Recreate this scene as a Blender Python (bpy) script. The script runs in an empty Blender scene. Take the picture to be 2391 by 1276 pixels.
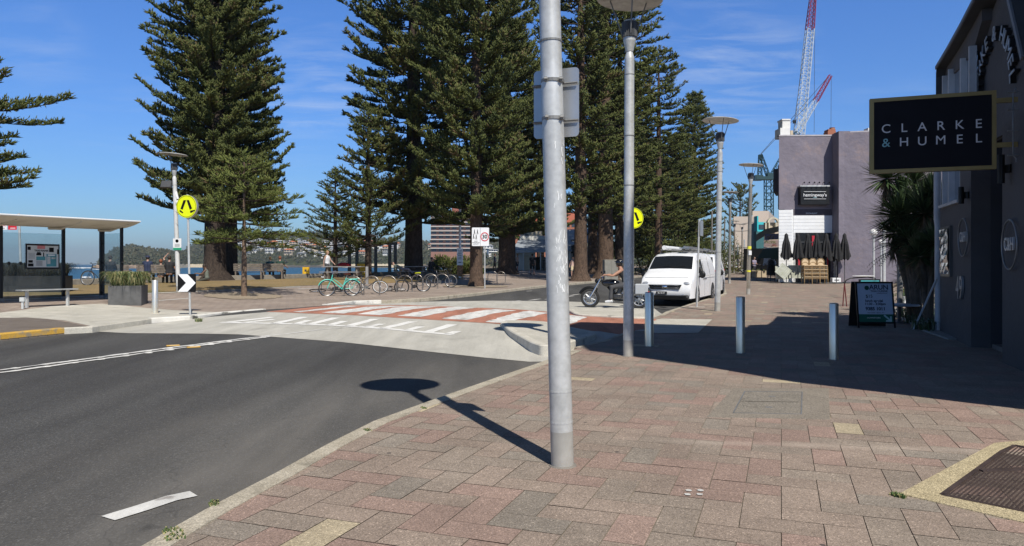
import bpy, bmesh, math, random
import numpy as np
from mathutils import Vector, Matrix, noise as mnoise
random.seed(7); RNG=np.random.default_rng(7)
SC=bpy.context.scene; COL=SC.collection
PI=math.pi; R=math.radians
F=1700.0; CX=1195.5; HY=617.0; EH=1.5
# ---------------------------------------------------------------- object helpers
def link(o, parent=None):
    COL.objects.link(o)
    if parent is not None: o.parent=parent
    return o
def tag(o,label=None,cat=None,group=None,kind=None):
    if label: o['label']=label
    if cat: o['category']=cat
    if group: o['group']=group
    if kind: o['kind']=kind
    return o
def thing(name,label,cat,loc=(0,0,0),rz=0,group=None):
    o=bpy.data.objects.new(name,None); o.empty_display_size=.1
    COL.objects.link(o); o.location=loc; o.rotation_euler=(0,0,rz)
    return tag(o,label,cat,group)
def copy_tree(o,parent=None):
    c=o.copy(); COL.objects.link(c)
    if parent is not None: c.parent=parent
    for ch in list(o.children): copy_tree(ch,c)
    return c
def basis(d):
    d=Vector(d).normalized()
    a=Vector((0,0,1)) if abs(d.z)<.95 else Vector((1,0,0))
    x=d.cross(a).normalized(); y=d.cross(x).normalized()
    return x,y,d
class MB:
    def __init__(s): s.v=[]; s.f=[]; s.m=[]; s.c=None; s.mats=[]; s.cur=0
    def mat(s,m):
        if m not in s.mats: s.mats.append(m)
        s.cur=s.mats.index(m); return s
    def add(s,vs,fs):
        n=len(s.v); s.v+= [tuple(p) for p in vs]
        for f in fs: s.f.append([i+n for i in f]); s.m.append(s.cur)
        return s
    def quad(s,a,b,c,d): return s.add([a,b,c,d],[(0,1,2,3)])
    def box(s,c,size,rz=0,M=None,taper=0,bev=0):
        hx,hy,hz=size[0]/2,size[1]/2,size[2]/2
        if bev>0:
            b=min(bev,hx*.9,hy*.9,hz*.9); P=[];idx={}
            for sx in(-1,1):
                for sy in(-1,1):
                    for sz in(-1,1):
                        for k,(ix,iy,iz) in enumerate(((0,1,1),(1,0,1),(1,1,0))):
                            idx[(sx,sy,sz,k)]=len(P)
                            P.append(Vector((sx*(hx-b*ix),sy*(hy-b*iy),sz*(hz-b*iz))))
            fs=[]
            def q(l): fs.append([idx[t] for t in l])
            for sg in(-1,1):
                q([(sg,-1,-1,0),(sg,1,-1,0),(sg,1,1,0),(sg,-1,1,0)])
                q([(-1,sg,-1,1),(1,sg,-1,1),(1,sg,1,1),(-1,sg,1,1)])
                q([(-1,-1,sg,2),(1,-1,sg,2),(1,1,sg,2),(-1,1,sg,2)])
            for a in(-1,1):
                for c2 in(-1,1):
                    q([(a,c2,-1,0),(a,c2,1,0),(a,c2,1,1),(a,c2,-1,1)])
                    q([(a,-1,c2,0),(a,1,c2,0),(a,1,c2,2),(a,-1,c2,2)])
                    q([(-1,a,c2,1),(1,a,c2,1),(1,a,c2,2),(-1,a,c2,2)])
            for sx in(-1,1):
                for sy in(-1,1):
                    for sz in(-1,1): q([(sx,sy,sz,0),(sx,sy,sz,1),(sx,sy,sz,2)])
        else:
            P=[Vector((x*hx*(1-taper*(z>0)),y*hy*(1-taper*(z>0)),z*hz)) for z in(-1,1) for x,y in((-1,-1),(1,-1),(1,1),(-1,1))]
            fs=[(3,2,1,0),(4,5,6,7),(0,1,5,4),(1,2,6,5),(2,3,7,6),(3,0,4,7)]
        if M is None: M=Matrix.Rotation(rz,3,'Z')
        c=Vector(c); return s.add([M@p+c for p in P],fs)
    def cyl(s,p0,p1,r0,r1=None,n=12,caps=True):
        r1=r0 if r1 is None else r1
        p0=Vector(p0);p1=Vector(p1); x,y,d=basis(p1-p0)
        vs=[];
        for p,r in((p0,r0),(p1,r1)):
            for k in range(n):
                a=2*PI*k/n; vs.append(p+x*math.cos(a)*r+y*math.sin(a)*r)
        fs=[(k,(k+1)%n,n+(k+1)%n,n+k) for k in range(n)]
        if caps: fs+=[tuple(range(n-1,-1,-1)),tuple(range(n,2*n))]
        return s.add(vs,fs)
    def tube(s,pts,r,n=8,closed=False,caps=True):
        pts=[Vector(p) for p in pts]; m=len(pts)
        rs=r if isinstance(r,(list,tuple)) else [r]*m
        vs=[];px=None
        for i,p in enumerate(pts):
            if closed: t=pts[(i+1)%m]-pts[i-1]
            else: t=pts[min(i+1,m-1)]-pts[max(i-1,0)]
            if t.length<1e-9: t=Vector((0,0,1))
            t.normalize()
            if px is None: x,y,_=basis(t)
            else:
                x=px-t*px.dot(t)
                if x.length<1e-6: x,_,_=basis(t)
                x.normalize(); y=t.cross(x)
            px=x
            for k in range(n):
                a=2*PI*k/n; vs.append(p+(x*math.cos(a)+y*math.sin(a))*rs[i])
        fs=[]
        for i in range(m if closed else m-1):
            j=(i+1)%m
            for k in range(n): fs.append((i*n+k,i*n+(k+1)%n,j*n+(k+1)%n,j*n+k))
        if caps and not closed: fs+=[tuple(range(n-1,-1,-1)),tuple((m-1)*n+k for k in range(n))]
        return s.add(vs,fs)
    def lathe(s,prof,n=24,c=(0,0,0),M=None,caps=True):
        c=Vector(c); vs=[]
        for r,z in prof:
            for k in range(n):
                a=2*PI*k/n; p=Vector((r*math.cos(a),r*math.sin(a),z))
                vs.append((M@p if M else p)+c)
        fs=[]
        for i in range(len(prof)-1):
            for k in range(n): fs.append((i*n+k,i*n+(k+1)%n,(i+1)*n+(k+1)%n,(i+1)*n+k))
        if caps and prof[0][0]>1e-4: fs.append(tuple(range(n-1,-1,-1)))
        if caps and prof[-1][0]>1e-4: fs.append(tuple((len(prof)-1)*n+k for k in range(n)))
        return s.add(vs,fs)
    def sphere(s,c,r,n=16,m=10,sc=(1,1,1),M=None):
        prof=[(max(1e-5,math.sin(PI*i/m)),-math.cos(PI*i/m)) for i in range(m+1)]
        S=Matrix.Diagonal((r*sc[0],r*sc[1],r*sc[2]))
        return s.lathe(prof,n,c,(M@S if M else S))
    def prism(s,pts,O,U,V,N,t):
        """polygon pts (u,v) on plane O+uU+vV extruded t along N"""
        O=Vector(O);U=Vector(U);V=Vector(V);N=Vector(N)
        a=[O+U*u+V*v for u,v in pts]; b=[p+N*t for p in a]; n=len(a)
        fs=[tuple(range(n-1,-1,-1)),tuple(range(n,2*n))]+[(i,(i+1)%n,n+(i+1)%n,n+i) for i in range(n)]
        return s.add(a+b,fs)
    def build(s,name,mat=None,parent=None,smooth=False,world=False,fix=True,ang=40):
        me=bpy.data.meshes.new(name)
        vs=s.v
        if world and parent is not None:
            L=Vector(parent.location); vs=[tuple(Vector(p)-L) for p in vs]
        me.from_pydata(vs,[],s.f)
        ms=s.mats if s.mats else [mat]
        if mat is not None and s.mats and mat not in s.mats: ms=s.mats
        for m in ms:
            if m is not None: me.materials.append(m)
        if len(ms)>1: me.polygons.foreach_set('material_index',s.m)
        if fix:
            bm=bmesh.new(); bm.from_mesh(me); bmesh.ops.recalc_face_normals(bm,faces=bm.faces); bm.to_mesh(me); bm.free()
        if smooth:
            me.polygons.foreach_set('use_smooth',[True]*len(me.polygons))
            try: me.set_sharp_from_angle(angle=R(ang))
            except Exception: pass
        me.update()
        return link(bpy.data.objects.new(name,me),parent)
# ---------------------------------------------------------------- materials
MC={}
def nodes(name):
    m=bpy.data.materials.new(name); m.use_nodes=True; nt=m.node_tree
    b=nt.nodes['Principled BSDF']; return m,nt,b
def N(nt,t,**k):
    n=nt.nodes.new(t)
    for a,v in k.items(): setattr(n,a,v)
    return n
def ramp(nt,fac,stops):
    r=N(nt,'ShaderNodeValToRGB'); e=r.color_ramp.elements
    while len(e)<len(stops): e.new(.5)
    for x,(p,c) in zip(e,stops):
        x.position=p; x.color=(*c,1) if len(c)==3 else c
    nt.links.new(fac,r.inputs[0]); return r.outputs[0]
def mat(name,col,rough=.6,metal=0,var=.12,scale=4,bump=0,bscale=40,spec=.5,coords='Object',var2=0,scale2=60,dirt=None):
    if name in MC: return MC[name]
    m,nt,b=nodes(name); L=nt.links.new
    b.inputs['Roughness'].default_value=rough; b.inputs['Metallic'].default_value=metal
    b.inputs['Specular IOR Level'].default_value=spec
    tc=N(nt,'ShaderNodeTexCoord')
    def ns(sc,det=4):
        n=N(nt,'ShaderNodeTexNoise'); n.inputs['Scale'].default_value=sc; n.inputs['Detail'].default_value=det
        L(tc.outputs[coords],n.inputs['Vector']); return n.outputs['Fac']
    lo=tuple(max(0,c*(1-var)) for c in col); hi=tuple(min(1,c*(1+var)) for c in col)
    c=ramp(nt,ns(scale),[(.3,lo),(.7,hi)])
    if var2:
        mx=N(nt,'ShaderNodeMixRGB',blend_type='MULTIPLY'); mx.inputs[0].default_value=1
        g=ramp(nt,ns(scale2,2),[(.3,(1-var2,)*3),(.7,(1+var2,)*3)]); L(c,mx.inputs[1]); L(g,mx.inputs[2]); c=mx.outputs[0]
    if dirt:
        mx=N(nt,'ShaderNodeMixRGB'); L(ramp(nt,ns(dirt[1],6),[(.5,(0,0,0)),(.72,(dirt[2],)*3)]),mx.inputs[0]); L(c,mx.inputs[1]); mx.inputs[2].default_value=(*dirt[0],1); c=mx.outputs[0]
    L(c,b.inputs['Base Color'])
    if bump:
        bp=N(nt,'ShaderNodeBump'); bp.inputs['Strength'].default_value=bump; bp.inputs['Distance'].default_value=.02
        L(ns(bscale,5),bp.inputs['Height']); L(bp.outputs[0],b.inputs['Normal'])
    MC[name]=m; return m
# ---------------------------------------------------------------- terrain
def lerp_tab(t,x):
    if x<=t[0][0]: return t[0][1]
    for (a,b),(c,d) in zip(t,t[1:]):
        if x<=c: return b+(d-b)*(x-a)/(c-a)
    return t[-1][1]
A_T=[(-10,0),(11,0),(16,.08),(30,.12),(47,.27),(75,.5),(130,.75)]
def AZ(X,Y): return lerp_tab(A_T,Y)
def raypt(px,py,fn,off=0):
    k=(px-CX)/F; s=(py-HY)/F
    lo,hi=.5,400.
    for _ in range(50):
        Y=(lo+hi)/2
        if EH-s*Y > fn(k*Y,Y)+off: lo=Y
        else: hi=Y
    return Vector((k*Y,Y))
FK_PX=[(-900,905),(-300,822),(0,781),(150,767),(215,764),(353,745),(443,740),(520,731),(620,723),(690,719),(765,713),(830,705),(890,703),(1000,696),(1100,686),(1270,667),(1400,656)]
FARK=[raypt(a,b,AZ) for a,b in FK_PX]
FARK+= [Vector((FARK[-1].x+ .36*t, FARK[-1].y+.93*t)) for t in (20,60,140)]
def pl_dist(P,x,y):
    """signed distance to polyline, positive on its left side"""
    best=1e9;sg=1
    p=Vector((x,y))
    for a,b in zip(P,P[1:]):
        d=b-a; t=max(0,min(1,(p-a).dot(d)/d.length_squared)); q=a+d*t; l=(p-q).length
        if l<best-1e-6: best=l; sg=1 if d.x*(p.y-a.y)-d.y*(p.x-a.x)>0 else -1
    return best*sg
FKC=[FARK[i] for i in (0,2,5,8,12,15,16,17,18,19)]
def tz(X,Y):
    z=AZ(X,Y)
    if X<.9*Y-20 or Y>25:
        if X< Y:
            d=pl_dist(FKC,X,Y)-3
            if d>0:
                t=min(1,d/8); z+=.35*t*t*(3-2*t)
    return z
CRC=Vector((-6.6,22.8)); CRU=Vector((.863,-.505)); CRN=Vector((.505,.863))
def rz_(X,Y):
    c=(Vector((X,Y))-CRC).dot(CRN)
    if c<-5.2 or c>5.5: r=0
    elif c<-1.7: r=(c+5.2)/3.5
    elif c<1.7: r=1
    else: r=(5.5-c)/3.8
    return AZ(X,Y)-.13+.125*r
def G(px,py,off=0): return raypt(px,py,tz,off)
def GR(px,py): return raypt(px,py,rz_)
def G3(px,py,off=0):
    p=G(px,py,off); return Vector((p.x,p.y,tz(p.x,p.y)+off))
def GR3(px,py):
    p=GR(px,py); return Vector((p.x,p.y,rz_(p.x,p.y)))
def AT(px,Y,z=None):
    X=(px-CX)/F*Y; return Vector((X,Y,tz(X,Y) if z is None else z))
def ZP(py,Y): return EH+(HY-py)/F*Y
def sheet(name,poly,fn,off,mt,step=.5,kind='structure',skirt=0,parent=None,fine=None):
    bm=bmesh.new()
    vs=[bm.verts.new((p[0],p[1],0)) for p in poly]
    f=bm.faces.new(vs); bmesh.ops.triangulate(bm,faces=[f])
    xs=[p[0] for p in poly]; ys=[p[1] for p in poly]
    for ax,(lo,hi) in enumerate(((min(xs),max(xs)),(min(ys),max(ys)))):
        x=math.floor(lo/step)*step+step
        while x<hi:
            co=(x,0,0) if ax==0 else (0,x,0); no=(1,0,0) if ax==0 else (0,1,0)
            bmesh.ops.bisect_plane(bm,geom=bm.verts[:]+bm.edges[:]+bm.faces[:],plane_co=co,plane_no=no,dist=1e-5)
            x+=step if (ax==0 or x<70) else step*4
    for v in bm.verts: v.co.z=fn(v.co.x,v.co.y)+off
    bmesh.ops.recalc_face_normals(bm,faces=bm.faces)
    up=sum(1 if f.normal.z>0 else -1 for f in bm.faces)
    if up<0: bmesh.ops.reverse_faces(bm,faces=bm.faces)
    if skirt:
        be=[e for e in bm.edges if e.is_boundary]
        r=bmesh.ops.extrude_edge_only(bm,edges=be)
        for v in [g for g in r['geom'] if isinstance(g,bmesh.types.BMVert)]: v.co.z-=skirt
    me=bpy.data.meshes.new(name); bm.to_mesh(me); bm.free()
    me.materials.append(mt)
    o=link(bpy.data.objects.new(name,me),parent)
    if kind: o['kind']=kind
    return o
def ragged(pts,amp=.02,step=.15,seed=0):
    rr=random.Random(seed); out=[]
    n=len(pts)
    for i in range(n):
        a=Vector(pts[i][:2]); b=Vector(pts[(i+1)%n][:2]); L=(b-a).length; k=max(1,int(L/step))
        nn=Vector((-(b-a).y,(b-a).x)); nn=nn.normalized() if nn.length>0 else nn
        for j in range(k):
            p=a.lerp(b,j/k)
            if j>0 and j<k: p=p+nn*rr.uniform(-amp,amp)
            out.append(p)
    return out
FONTC={}
def text(body,size,O,U,V,mt,parent,name='lettering',ext=.002,align='CENTER',bold=0,sx=1,shear=0,space=1,world=False):
    cu=bpy.data.curves.new('t','FONT'); cu.body=body; cu.size=size; cu.extrude=ext; cu.align_x=align; cu.align_y='CENTER'; cu.offset=bold; cu.shear=shear; cu.space_character=space
    o=bpy.data.objects.new('t',cu); COL.objects.link(o)
    dg=bpy.context.evaluated_depsgraph_get(); me=bpy.data.meshes.new_from_object(o.evaluated_get(dg))
    bpy.data.objects.remove(o); 
    O=Vector(O);U=Vector(U).normalized();V=Vector(V).normalized();W=U.cross(V)
    if world and parent is not None: O=O-Vector(parent.location)
    M=Matrix(((U.x*sx,V.x,W.x,O.x),(U.y*sx,V.y,W.y,O.y),(U.z*sx,V.z,W.z,O.z),(0,0,0,1)))
    me.transform(M); me.materials.clear(); me.materials.append(mt); me.name=name
    return link(bpy.data.objects.new(name,me),parent)
# ================================================================ camera, light, sky
cd=bpy.data.cameras.new('camera'); cam=bpy.data.objects.new('camera',cd); COL.objects.link(cam)
cam.location=(0,0,EH); cam.rotation_euler=(R(90),0,0)
cd.sensor_width=36; cd.lens=F/2391*36; cd.shift_y=-21/2391; cd.clip_start=.05; cd.clip_end=60000
SC.camera=cam
SUNV=Vector((.31,-.79,1)).normalized()
sl=bpy.data.lights.new('sun','SUN'); sl.energy=4.7; sl.angle=R(.5); sl.color=(1,.95,.86)
so=bpy.data.objects.new('sun',sl); COL.objects.link(so); so.rotation_euler=SUNV.to_track_quat('Z','Y').to_euler(); so.location=(10,-20,40)
SC.view_settings.view_transform='Standard'; SC.view_settings.look='None'; SC.view_settings.gamma=1; SC.view_settings.exposure=.17
w=bpy.data.worlds.new('World'); SC.world=w; w.use_nodes=True; nt=w.node_tree; nt.nodes.clear(); L=nt.links.new
sky=N(nt,'ShaderNodeTexSky',sky_type='NISHITA'); sky.sun_disc=False; sky.sun_elevation=math.asin(SUNV.z); sky.sun_rotation=math.atan2(SUNV.x,SUNV.y)
sky.air_density=1.0; sky.dust_density=.3; sky.ozone_density=3.5; sky.altitude=0
tc=N(nt,'ShaderNodeTexCoord'); sep=N(nt,'ShaderNodeSeparateXYZ'); L(tc.outputs['Generated'],sep.inputs[0])
# thin cirrus: stretched noise on a high plane
dv=N(nt,'ShaderNodeMath',operation='MAXIMUM'); L(sep.outputs['Z'],dv.inputs[0]); dv.inputs[1].default_value=.04
px_=N(nt,'ShaderNodeMath',operation='DIVIDE'); L(sep.outputs['X'],px_.inputs[0]); L(dv.outputs[0],px_.inputs[1])
py_=N(nt,'ShaderNodeMath',operation='DIVIDE'); L(sep.outputs['Y'],py_.inputs[0]); L(dv.outputs[0],py_.inputs[1])
cb=N(nt,'ShaderNodeCombineXYZ'); L(px_.outputs[0],cb.inputs[0]); L(py_.outputs[0],cb.inputs[1])
mp=N(nt,'ShaderNodeMapping'); mp.inputs['Rotation'].default_value=(0,0,R(38)); mp.inputs['Scale'].default_value=(.7,1.35,1); mp.inputs['Location'].default_value=(2.3,.6,0); L(cb.outputs[0],mp.inputs[0])
n1=N(nt,'ShaderNodeTexNoise'); n1.inputs['Scale'].default_value=2.6; n1.inputs['Detail'].default_value=8; n1.inputs['Roughness'].default_value=.62; n1.inputs['Distortion'].default_value=.5; L(mp.outputs[0],n1.inputs['Vector'])
n2=N(nt,'ShaderNodeTexNoise'); n2.inputs['Scale'].default_value=.55; n2.inputs['Detail'].default_value=2; L(cb.outputs[0],n2.inputs['Vector'])
a=ramp(nt,n1.outputs['Fac'],[(.44,(0,0,0)),(.8,(1,1,1))]); b=ramp(nt,n2.outputs['Fac'],[(.5,(0,0,0)),(.68,(1,1,1))])
mm=N(nt,'ShaderNodeMath',operation='MULTIPLY'); L(a,mm.inputs[0]); L(b,mm.inputs[1])
m2=N(nt,'ShaderNodeMath',operation='MULTIPLY'); L(mm.outputs[0],m2.inputs[0]); m2.inputs[1].default_value=.12
prev=m2.outputs[0]
for (cx_,cy_,wid,amt) in ((725,185,.012,.34),(1745,170,.016,.3),(1560,70,.02,.16),(90,105,.006,.15),(620,385,.012,.08)):
    vd=N(nt,'ShaderNodeVectorMath',operation='DOT_PRODUCT'); L(tc.outputs['Generated'],vd.inputs[0]); vd.inputs[1].default_value=Vector(((cx_-CX)/F,1,(HY-cy_)/F)).normalized()
    mr_=N(nt,'ShaderNodeMapRange',interpolation_type='SMOOTHSTEP'); L(vd.outputs['Value'],mr_.inputs['Value']); mr_.inputs['From Min'].default_value=1-wid*.35; mr_.inputs['From Max'].default_value=1; mr_.inputs['To Max'].default_value=amt
    q_=N(nt,'ShaderNodeMath',operation='MULTIPLY'); L(mr_.outputs[0],q_.inputs[0]); L(a,q_.inputs[1]); s_=N(nt,'ShaderNodeMath',operation='ADD'); L(prev,s_.inputs[0]); L(q_.outputs[0],s_.inputs[1]); prev=s_.outputs[0]
m2=s_
tint=N(nt,'ShaderNodeMixRGB',blend_type='MULTIPLY'); tint.inputs[0].default_value=1; L(ramp(nt,sep.outputs['Z'],[(0,(.62,.84,1.2)),(.06,(.64,.93,1.28)),(.18,(.66,1.02,1.55)),(.34,(.66,1.1,1.75)),(.44,(.42,.6,.82)),(1,(.1,.12,.14))]),tint.inputs[2]); L(sky.outputs[0],tint.inputs[1])
mx=N(nt,'ShaderNodeMixRGB'); lo_=ramp(nt,sep.outputs['Z'],[(.05,(0,0,0)),(.13,(1,1,1))]); m4_=N(nt,'ShaderNodeMath',operation='MULTIPLY'); L(m2.outputs[0],m4_.inputs[0]); L(lo_,m4_.inputs[1]); L(m4_.outputs[0],mx.inputs[0]); L(tint.outputs[0],mx.inputs[1]); mx.inputs[2].default_value=(9,9.6,10.4,1)
bg=N(nt,'ShaderNodeBackground'); bg.inputs['Strength'].default_value=.08; L(mx.outputs[0],bg.inputs[0])
ow=N(nt,'ShaderNodeOutputWorld'); L(bg.outputs[0],ow.inputs[0])
SC.cycles.max_bounces=6; SC.cycles.transparent_max_bounces=16; SC.cycles.use_denoising=True
# ================================================================ base materials
def asphalt():
    m,nt,b=nodes('asphalt'); L=nt.links.new; g=N(nt,'ShaderNodeNewGeometry')
    def ns(s,d=4,sc=None):
        n=N(nt,'ShaderNodeTexNoise'); n.inputs['Scale'].default_value=s; n.inputs['Detail'].default_value=d
        if sc:
            mp=N(nt,'ShaderNodeMapping'); mp.inputs['Rotation'].default_value=(0,0,sc[2]); mp.inputs['Scale'].default_value=(sc[0],sc[1],1); L(g.outputs['Position'],mp.inputs[0]); L(mp.outputs[0],n.inputs['Vector'])
        else: L(g.outputs['Position'],n.inputs['Vector'])
        return n.outputs['Fac']
    base=ramp(nt,ns(.5,3,(1.6,.25,R(20))),[(.35,(.064,.062,.060)),(.7,(.10,.098,.094))])
    v=N(nt,'ShaderNodeTexVoronoi'); v.inputs['Scale'].default_value=95; L(g.outputs['Position'],v.inputs['Vector'])
    sp=ramp(nt,v.outputs['Color'],[(.0,(.55,)*3),(.75,(1.05,)*3),(1,(2.1,)*3)])
    mx=N(nt,'ShaderNodeMixRGB',blend_type='MULTIPLY'); mx.inputs[0].default_value=1; L(base,mx.inputs[1]); L(sp,mx.inputs[2])
    # dusty strip where the wheels do not run, beside the near kerb
    at=N(nt,'ShaderNodeAttribute'); at.attribute_name='dust'
    pr=N(nt,'ShaderNodeMath',operation='MULTIPLY'); L(at.outputs['Fac'],pr.inputs[0]); L(ramp(nt,ns(1.1,5,(1.5,.4,R(28))),[(.3,(.15,)*3),(.75,(1,)*3)]),pr.inputs[1])
    m3=N(nt,'ShaderNodeMixRGB'); L(pr.outputs[0],m3.inputs[0]); L(mx.outputs[0],m3.inputs[1]); m3.inputs[2].default_value=(.2,.185,.165,1)
    pt=N(nt,'ShaderNodeMixRGB',blend_type='MULTIPLY'); pt.inputs[0].default_value=1; L(m3.outputs[0],pt.inputs[1]); L(ramp(nt,ns(.9,8,(2.2,.16,R(24))),[(.28,(.86,)*3),(.5,(1,)*3),(.72,(1.12,)*3)]),pt.inputs[2])
    ol=N(nt,'ShaderNodeMixRGB'); L(ramp(nt,ns(1.9,3),[(.70,(0,0,0)),(.76,(.5,)*3)]),ol.inputs[0]); L(pt.outputs[0],ol.inputs[1]); ol.inputs[2].default_value=(.035,.034,.033,1)
    vc=N(nt,'ShaderNodeTexVoronoi',feature='DISTANCE_TO_EDGE'); vc.inputs['Scale'].default_value=.32; nd=N(nt,'ShaderNodeTexNoise'); nd.inputs['Scale'].default_value=1.4; nd.inputs['Detail'].default_value=6; L(g.outputs['Position'],nd.inputs['Vector'])
    va=N(nt,'ShaderNodeMixRGB',blend_type='ADD'); va.inputs[0].default_value=.9; L(g.outputs['Position'],va.inputs[1]); L(nd.outputs['Color'],va.inputs[2]); L(va.outputs[0],vc.inputs['Vector'])
    ck=N(nt,'ShaderNodeMixRGB'); L(ramp(nt,vc.outputs['Distance'],[(.0,(.3,)*3),(.004,(0,0,0))]),ck.inputs[0]); L(ol.outputs[0],ck.inputs[1]); ck.inputs[2].default_value=(.03,.03,.03,1); m3=ck
    L(m3.outputs[0],b.inputs['Base Color']); b.inputs['Roughness'].default_value=.85; b.inputs['Specular IOR Level'].default_value=.3
    bp=N(nt,'ShaderNodeBump'); bp.inputs['Strength'].default_value=.5; bp.inputs['Distance'].default_value=.006; L(v.outputs['Distance'],bp.inputs['Height']); L(bp.outputs[0],b.inputs['Normal'])
    return m
def posmat(name,c0,c1,scale=1.,rough=.85,speck=None,sstr=.5,stain=None,bump=.2,rot=0,stretch=(1,1),track=0):
    m,nt,b=nodes(name); L=nt.links.new; g=N(nt,'ShaderNodeNewGeometry')
    mp=N(nt,'ShaderNodeMapping'); mp.inputs['Rotation'].default_value=(0,0,rot); mp.inputs['Scale'].default_value=(*stretch,1); L(g.outputs['Position'],mp.inputs[0])
    n=N(nt,'ShaderNodeTexNoise'); n.inputs['Scale'].default_value=scale; n.inputs['Detail'].default_value=6; n.inputs['Roughness'].default_value=.65; L(mp.outputs[0],n.inputs['Vector'])
    c=ramp(nt,n.outputs['Fac'],[(.3,c0),(.7,c1)])
    if speck:
        v=N(nt,'ShaderNodeTexVoronoi'); v.inputs['Scale'].default_value=speck; L(g.outputs['Position'],v.inputs['Vector'])
        mx=N(nt,'ShaderNodeMixRGB',blend_type='MULTIPLY'); mx.inputs[0].default_value=1; L(c,mx.inputs[1]); L(ramp(nt,v.outputs['Color'],[(0,(1-sstr,)*3),(.6,(1,)*3),(1,(1+sstr,)*3)]),mx.inputs[2]); c=mx.outputs[0]
        bp=N(nt,'ShaderNodeBump'); bp.inputs['Strength'].default_value=bump; bp.inputs['Distance'].default_value=.006; L(v.outputs['Distance'],bp.inputs['Height']); L(bp.outputs[0],b.inputs['Normal'])
    if stain:
        n3=N(nt,'ShaderNodeTexNoise'); n3.inputs['Scale'].default_value=stain[1]; n3.inputs['Detail'].default_value=8; L(g.outputs['Position'],n3.inputs['Vector'])
        mx=N(nt,'ShaderNodeMixRGB'); L(ramp(nt,n3.outputs['Fac'],[(stain[2],(0,0,0)),(stain[2]+.12,(stain[3],)*3)]),mx.inputs[0]); L(c,mx.inputs[1]); mx.inputs[2].default_value=(*stain[0],1); c=mx.outputs[0]
    if track:
        mp2=N(nt,'ShaderNodeMapping'); mp2.inputs['Rotation'].default_value=(0,0,R(26)); mp2.inputs['Scale'].default_value=(2.6,.22,1); L(g.outputs['Position'],mp2.inputs[0])
        n4=N(nt,'ShaderNodeTexNoise'); n4.inputs['Scale'].default_value=1.0; n4.inputs['Detail'].default_value=7; n4.inputs['Roughness'].default_value=.7; L(mp2.outputs[0],n4.inputs['Vector'])
        mx=N(nt,'ShaderNodeMixRGB',blend_type='MULTIPLY'); mx.inputs[0].default_value=1; L(c,mx.inputs[1]); L(ramp(nt,n4.outputs['Fac'],[(.3,(1-track,)*3),(.55,(1,)*3),(.75,(1+track*.3,)*3)]),mx.inputs[2]); c=mx.outputs[0]
    L(c,b.inputs['Base Color']); b.inputs['Roughness'].default_value=rough; b.inputs['Specular IOR Level'].default_value=.3
    return m
M_asph=asphalt()
M_conc=posmat('concrete',(.41,.395,.35),(.55,.53,.475),.7,speck=70,sstr=.13,stain=((.2,.19,.17),.9,.6,.4),rot=R(25),stretch=(1.5,.4),track=.17)
M_conc2=posmat('pale concrete',(.42,.40,.34),(.58,.55,.48),1.4,speck=60,sstr=.15,stain=((.25,.23,.2),2.2,.6,.5))
M_kerb=posmat('kerb stone',(.34,.3,.23),(.5,.45,.36),3,speck=120,sstr=.4,stain=((.2,.18,.14),5,.58,.7))
M_wkerb=posmat('white painted kerb',(.6,.58,.52),(.75,.73,.68),3,speck=90,sstr=.1,stain=((.06,.06,.055),2.3,.56,.95))
M_red=posmat('red crossing surface',(.40,.175,.115),(.50,.225,.155),1.5,speck=110,sstr=.2,stain=((.2,.1,.08),2.5,.6,.6),track=.35)
M_paint=posmat('road paint',(.62,.61,.58),(.78,.77,.74),3,speck=110,sstr=.12,stain=((.25,.22,.2),5,.56,.8),track=.3)
M_paint2=posmat('ramp marking paint',(.68,.67,.64),(.82,.81,.78),3,speck=110,sstr=.1,stain=((.4,.39,.36),7,.62,.6))
M_ypaint=posmat('yellow kerb paint',(.5,.29,.05),(.62,.38,.08),3,speck=90,sstr=.2,stain=((.25,.22,.17),4,.52,.9))
M_brown=posmat('old asphalt footway',(.14,.115,.095),(.2,.17,.145),2,speck=120,sstr=.35)
M_grass=posmat('dry lawn',(.30,.205,.095),(.21,.16,.07),.35,speck=25,sstr=.35,stain=((.10,.11,.03),.3,.58,.7))
M_joint=posmat('joint sand',(.17,.145,.115),(.24,.205,.16),3,speck=150,sstr=.3,stain=((.06,.08,.02),4,.66,.7))
M_sand=posmat('sand',(.5,.42,.3),(.6,.52,.38),.1)
M_land=posmat('ground earth',(.16,.13,.1),(.2,.17,.13),.5)
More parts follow.
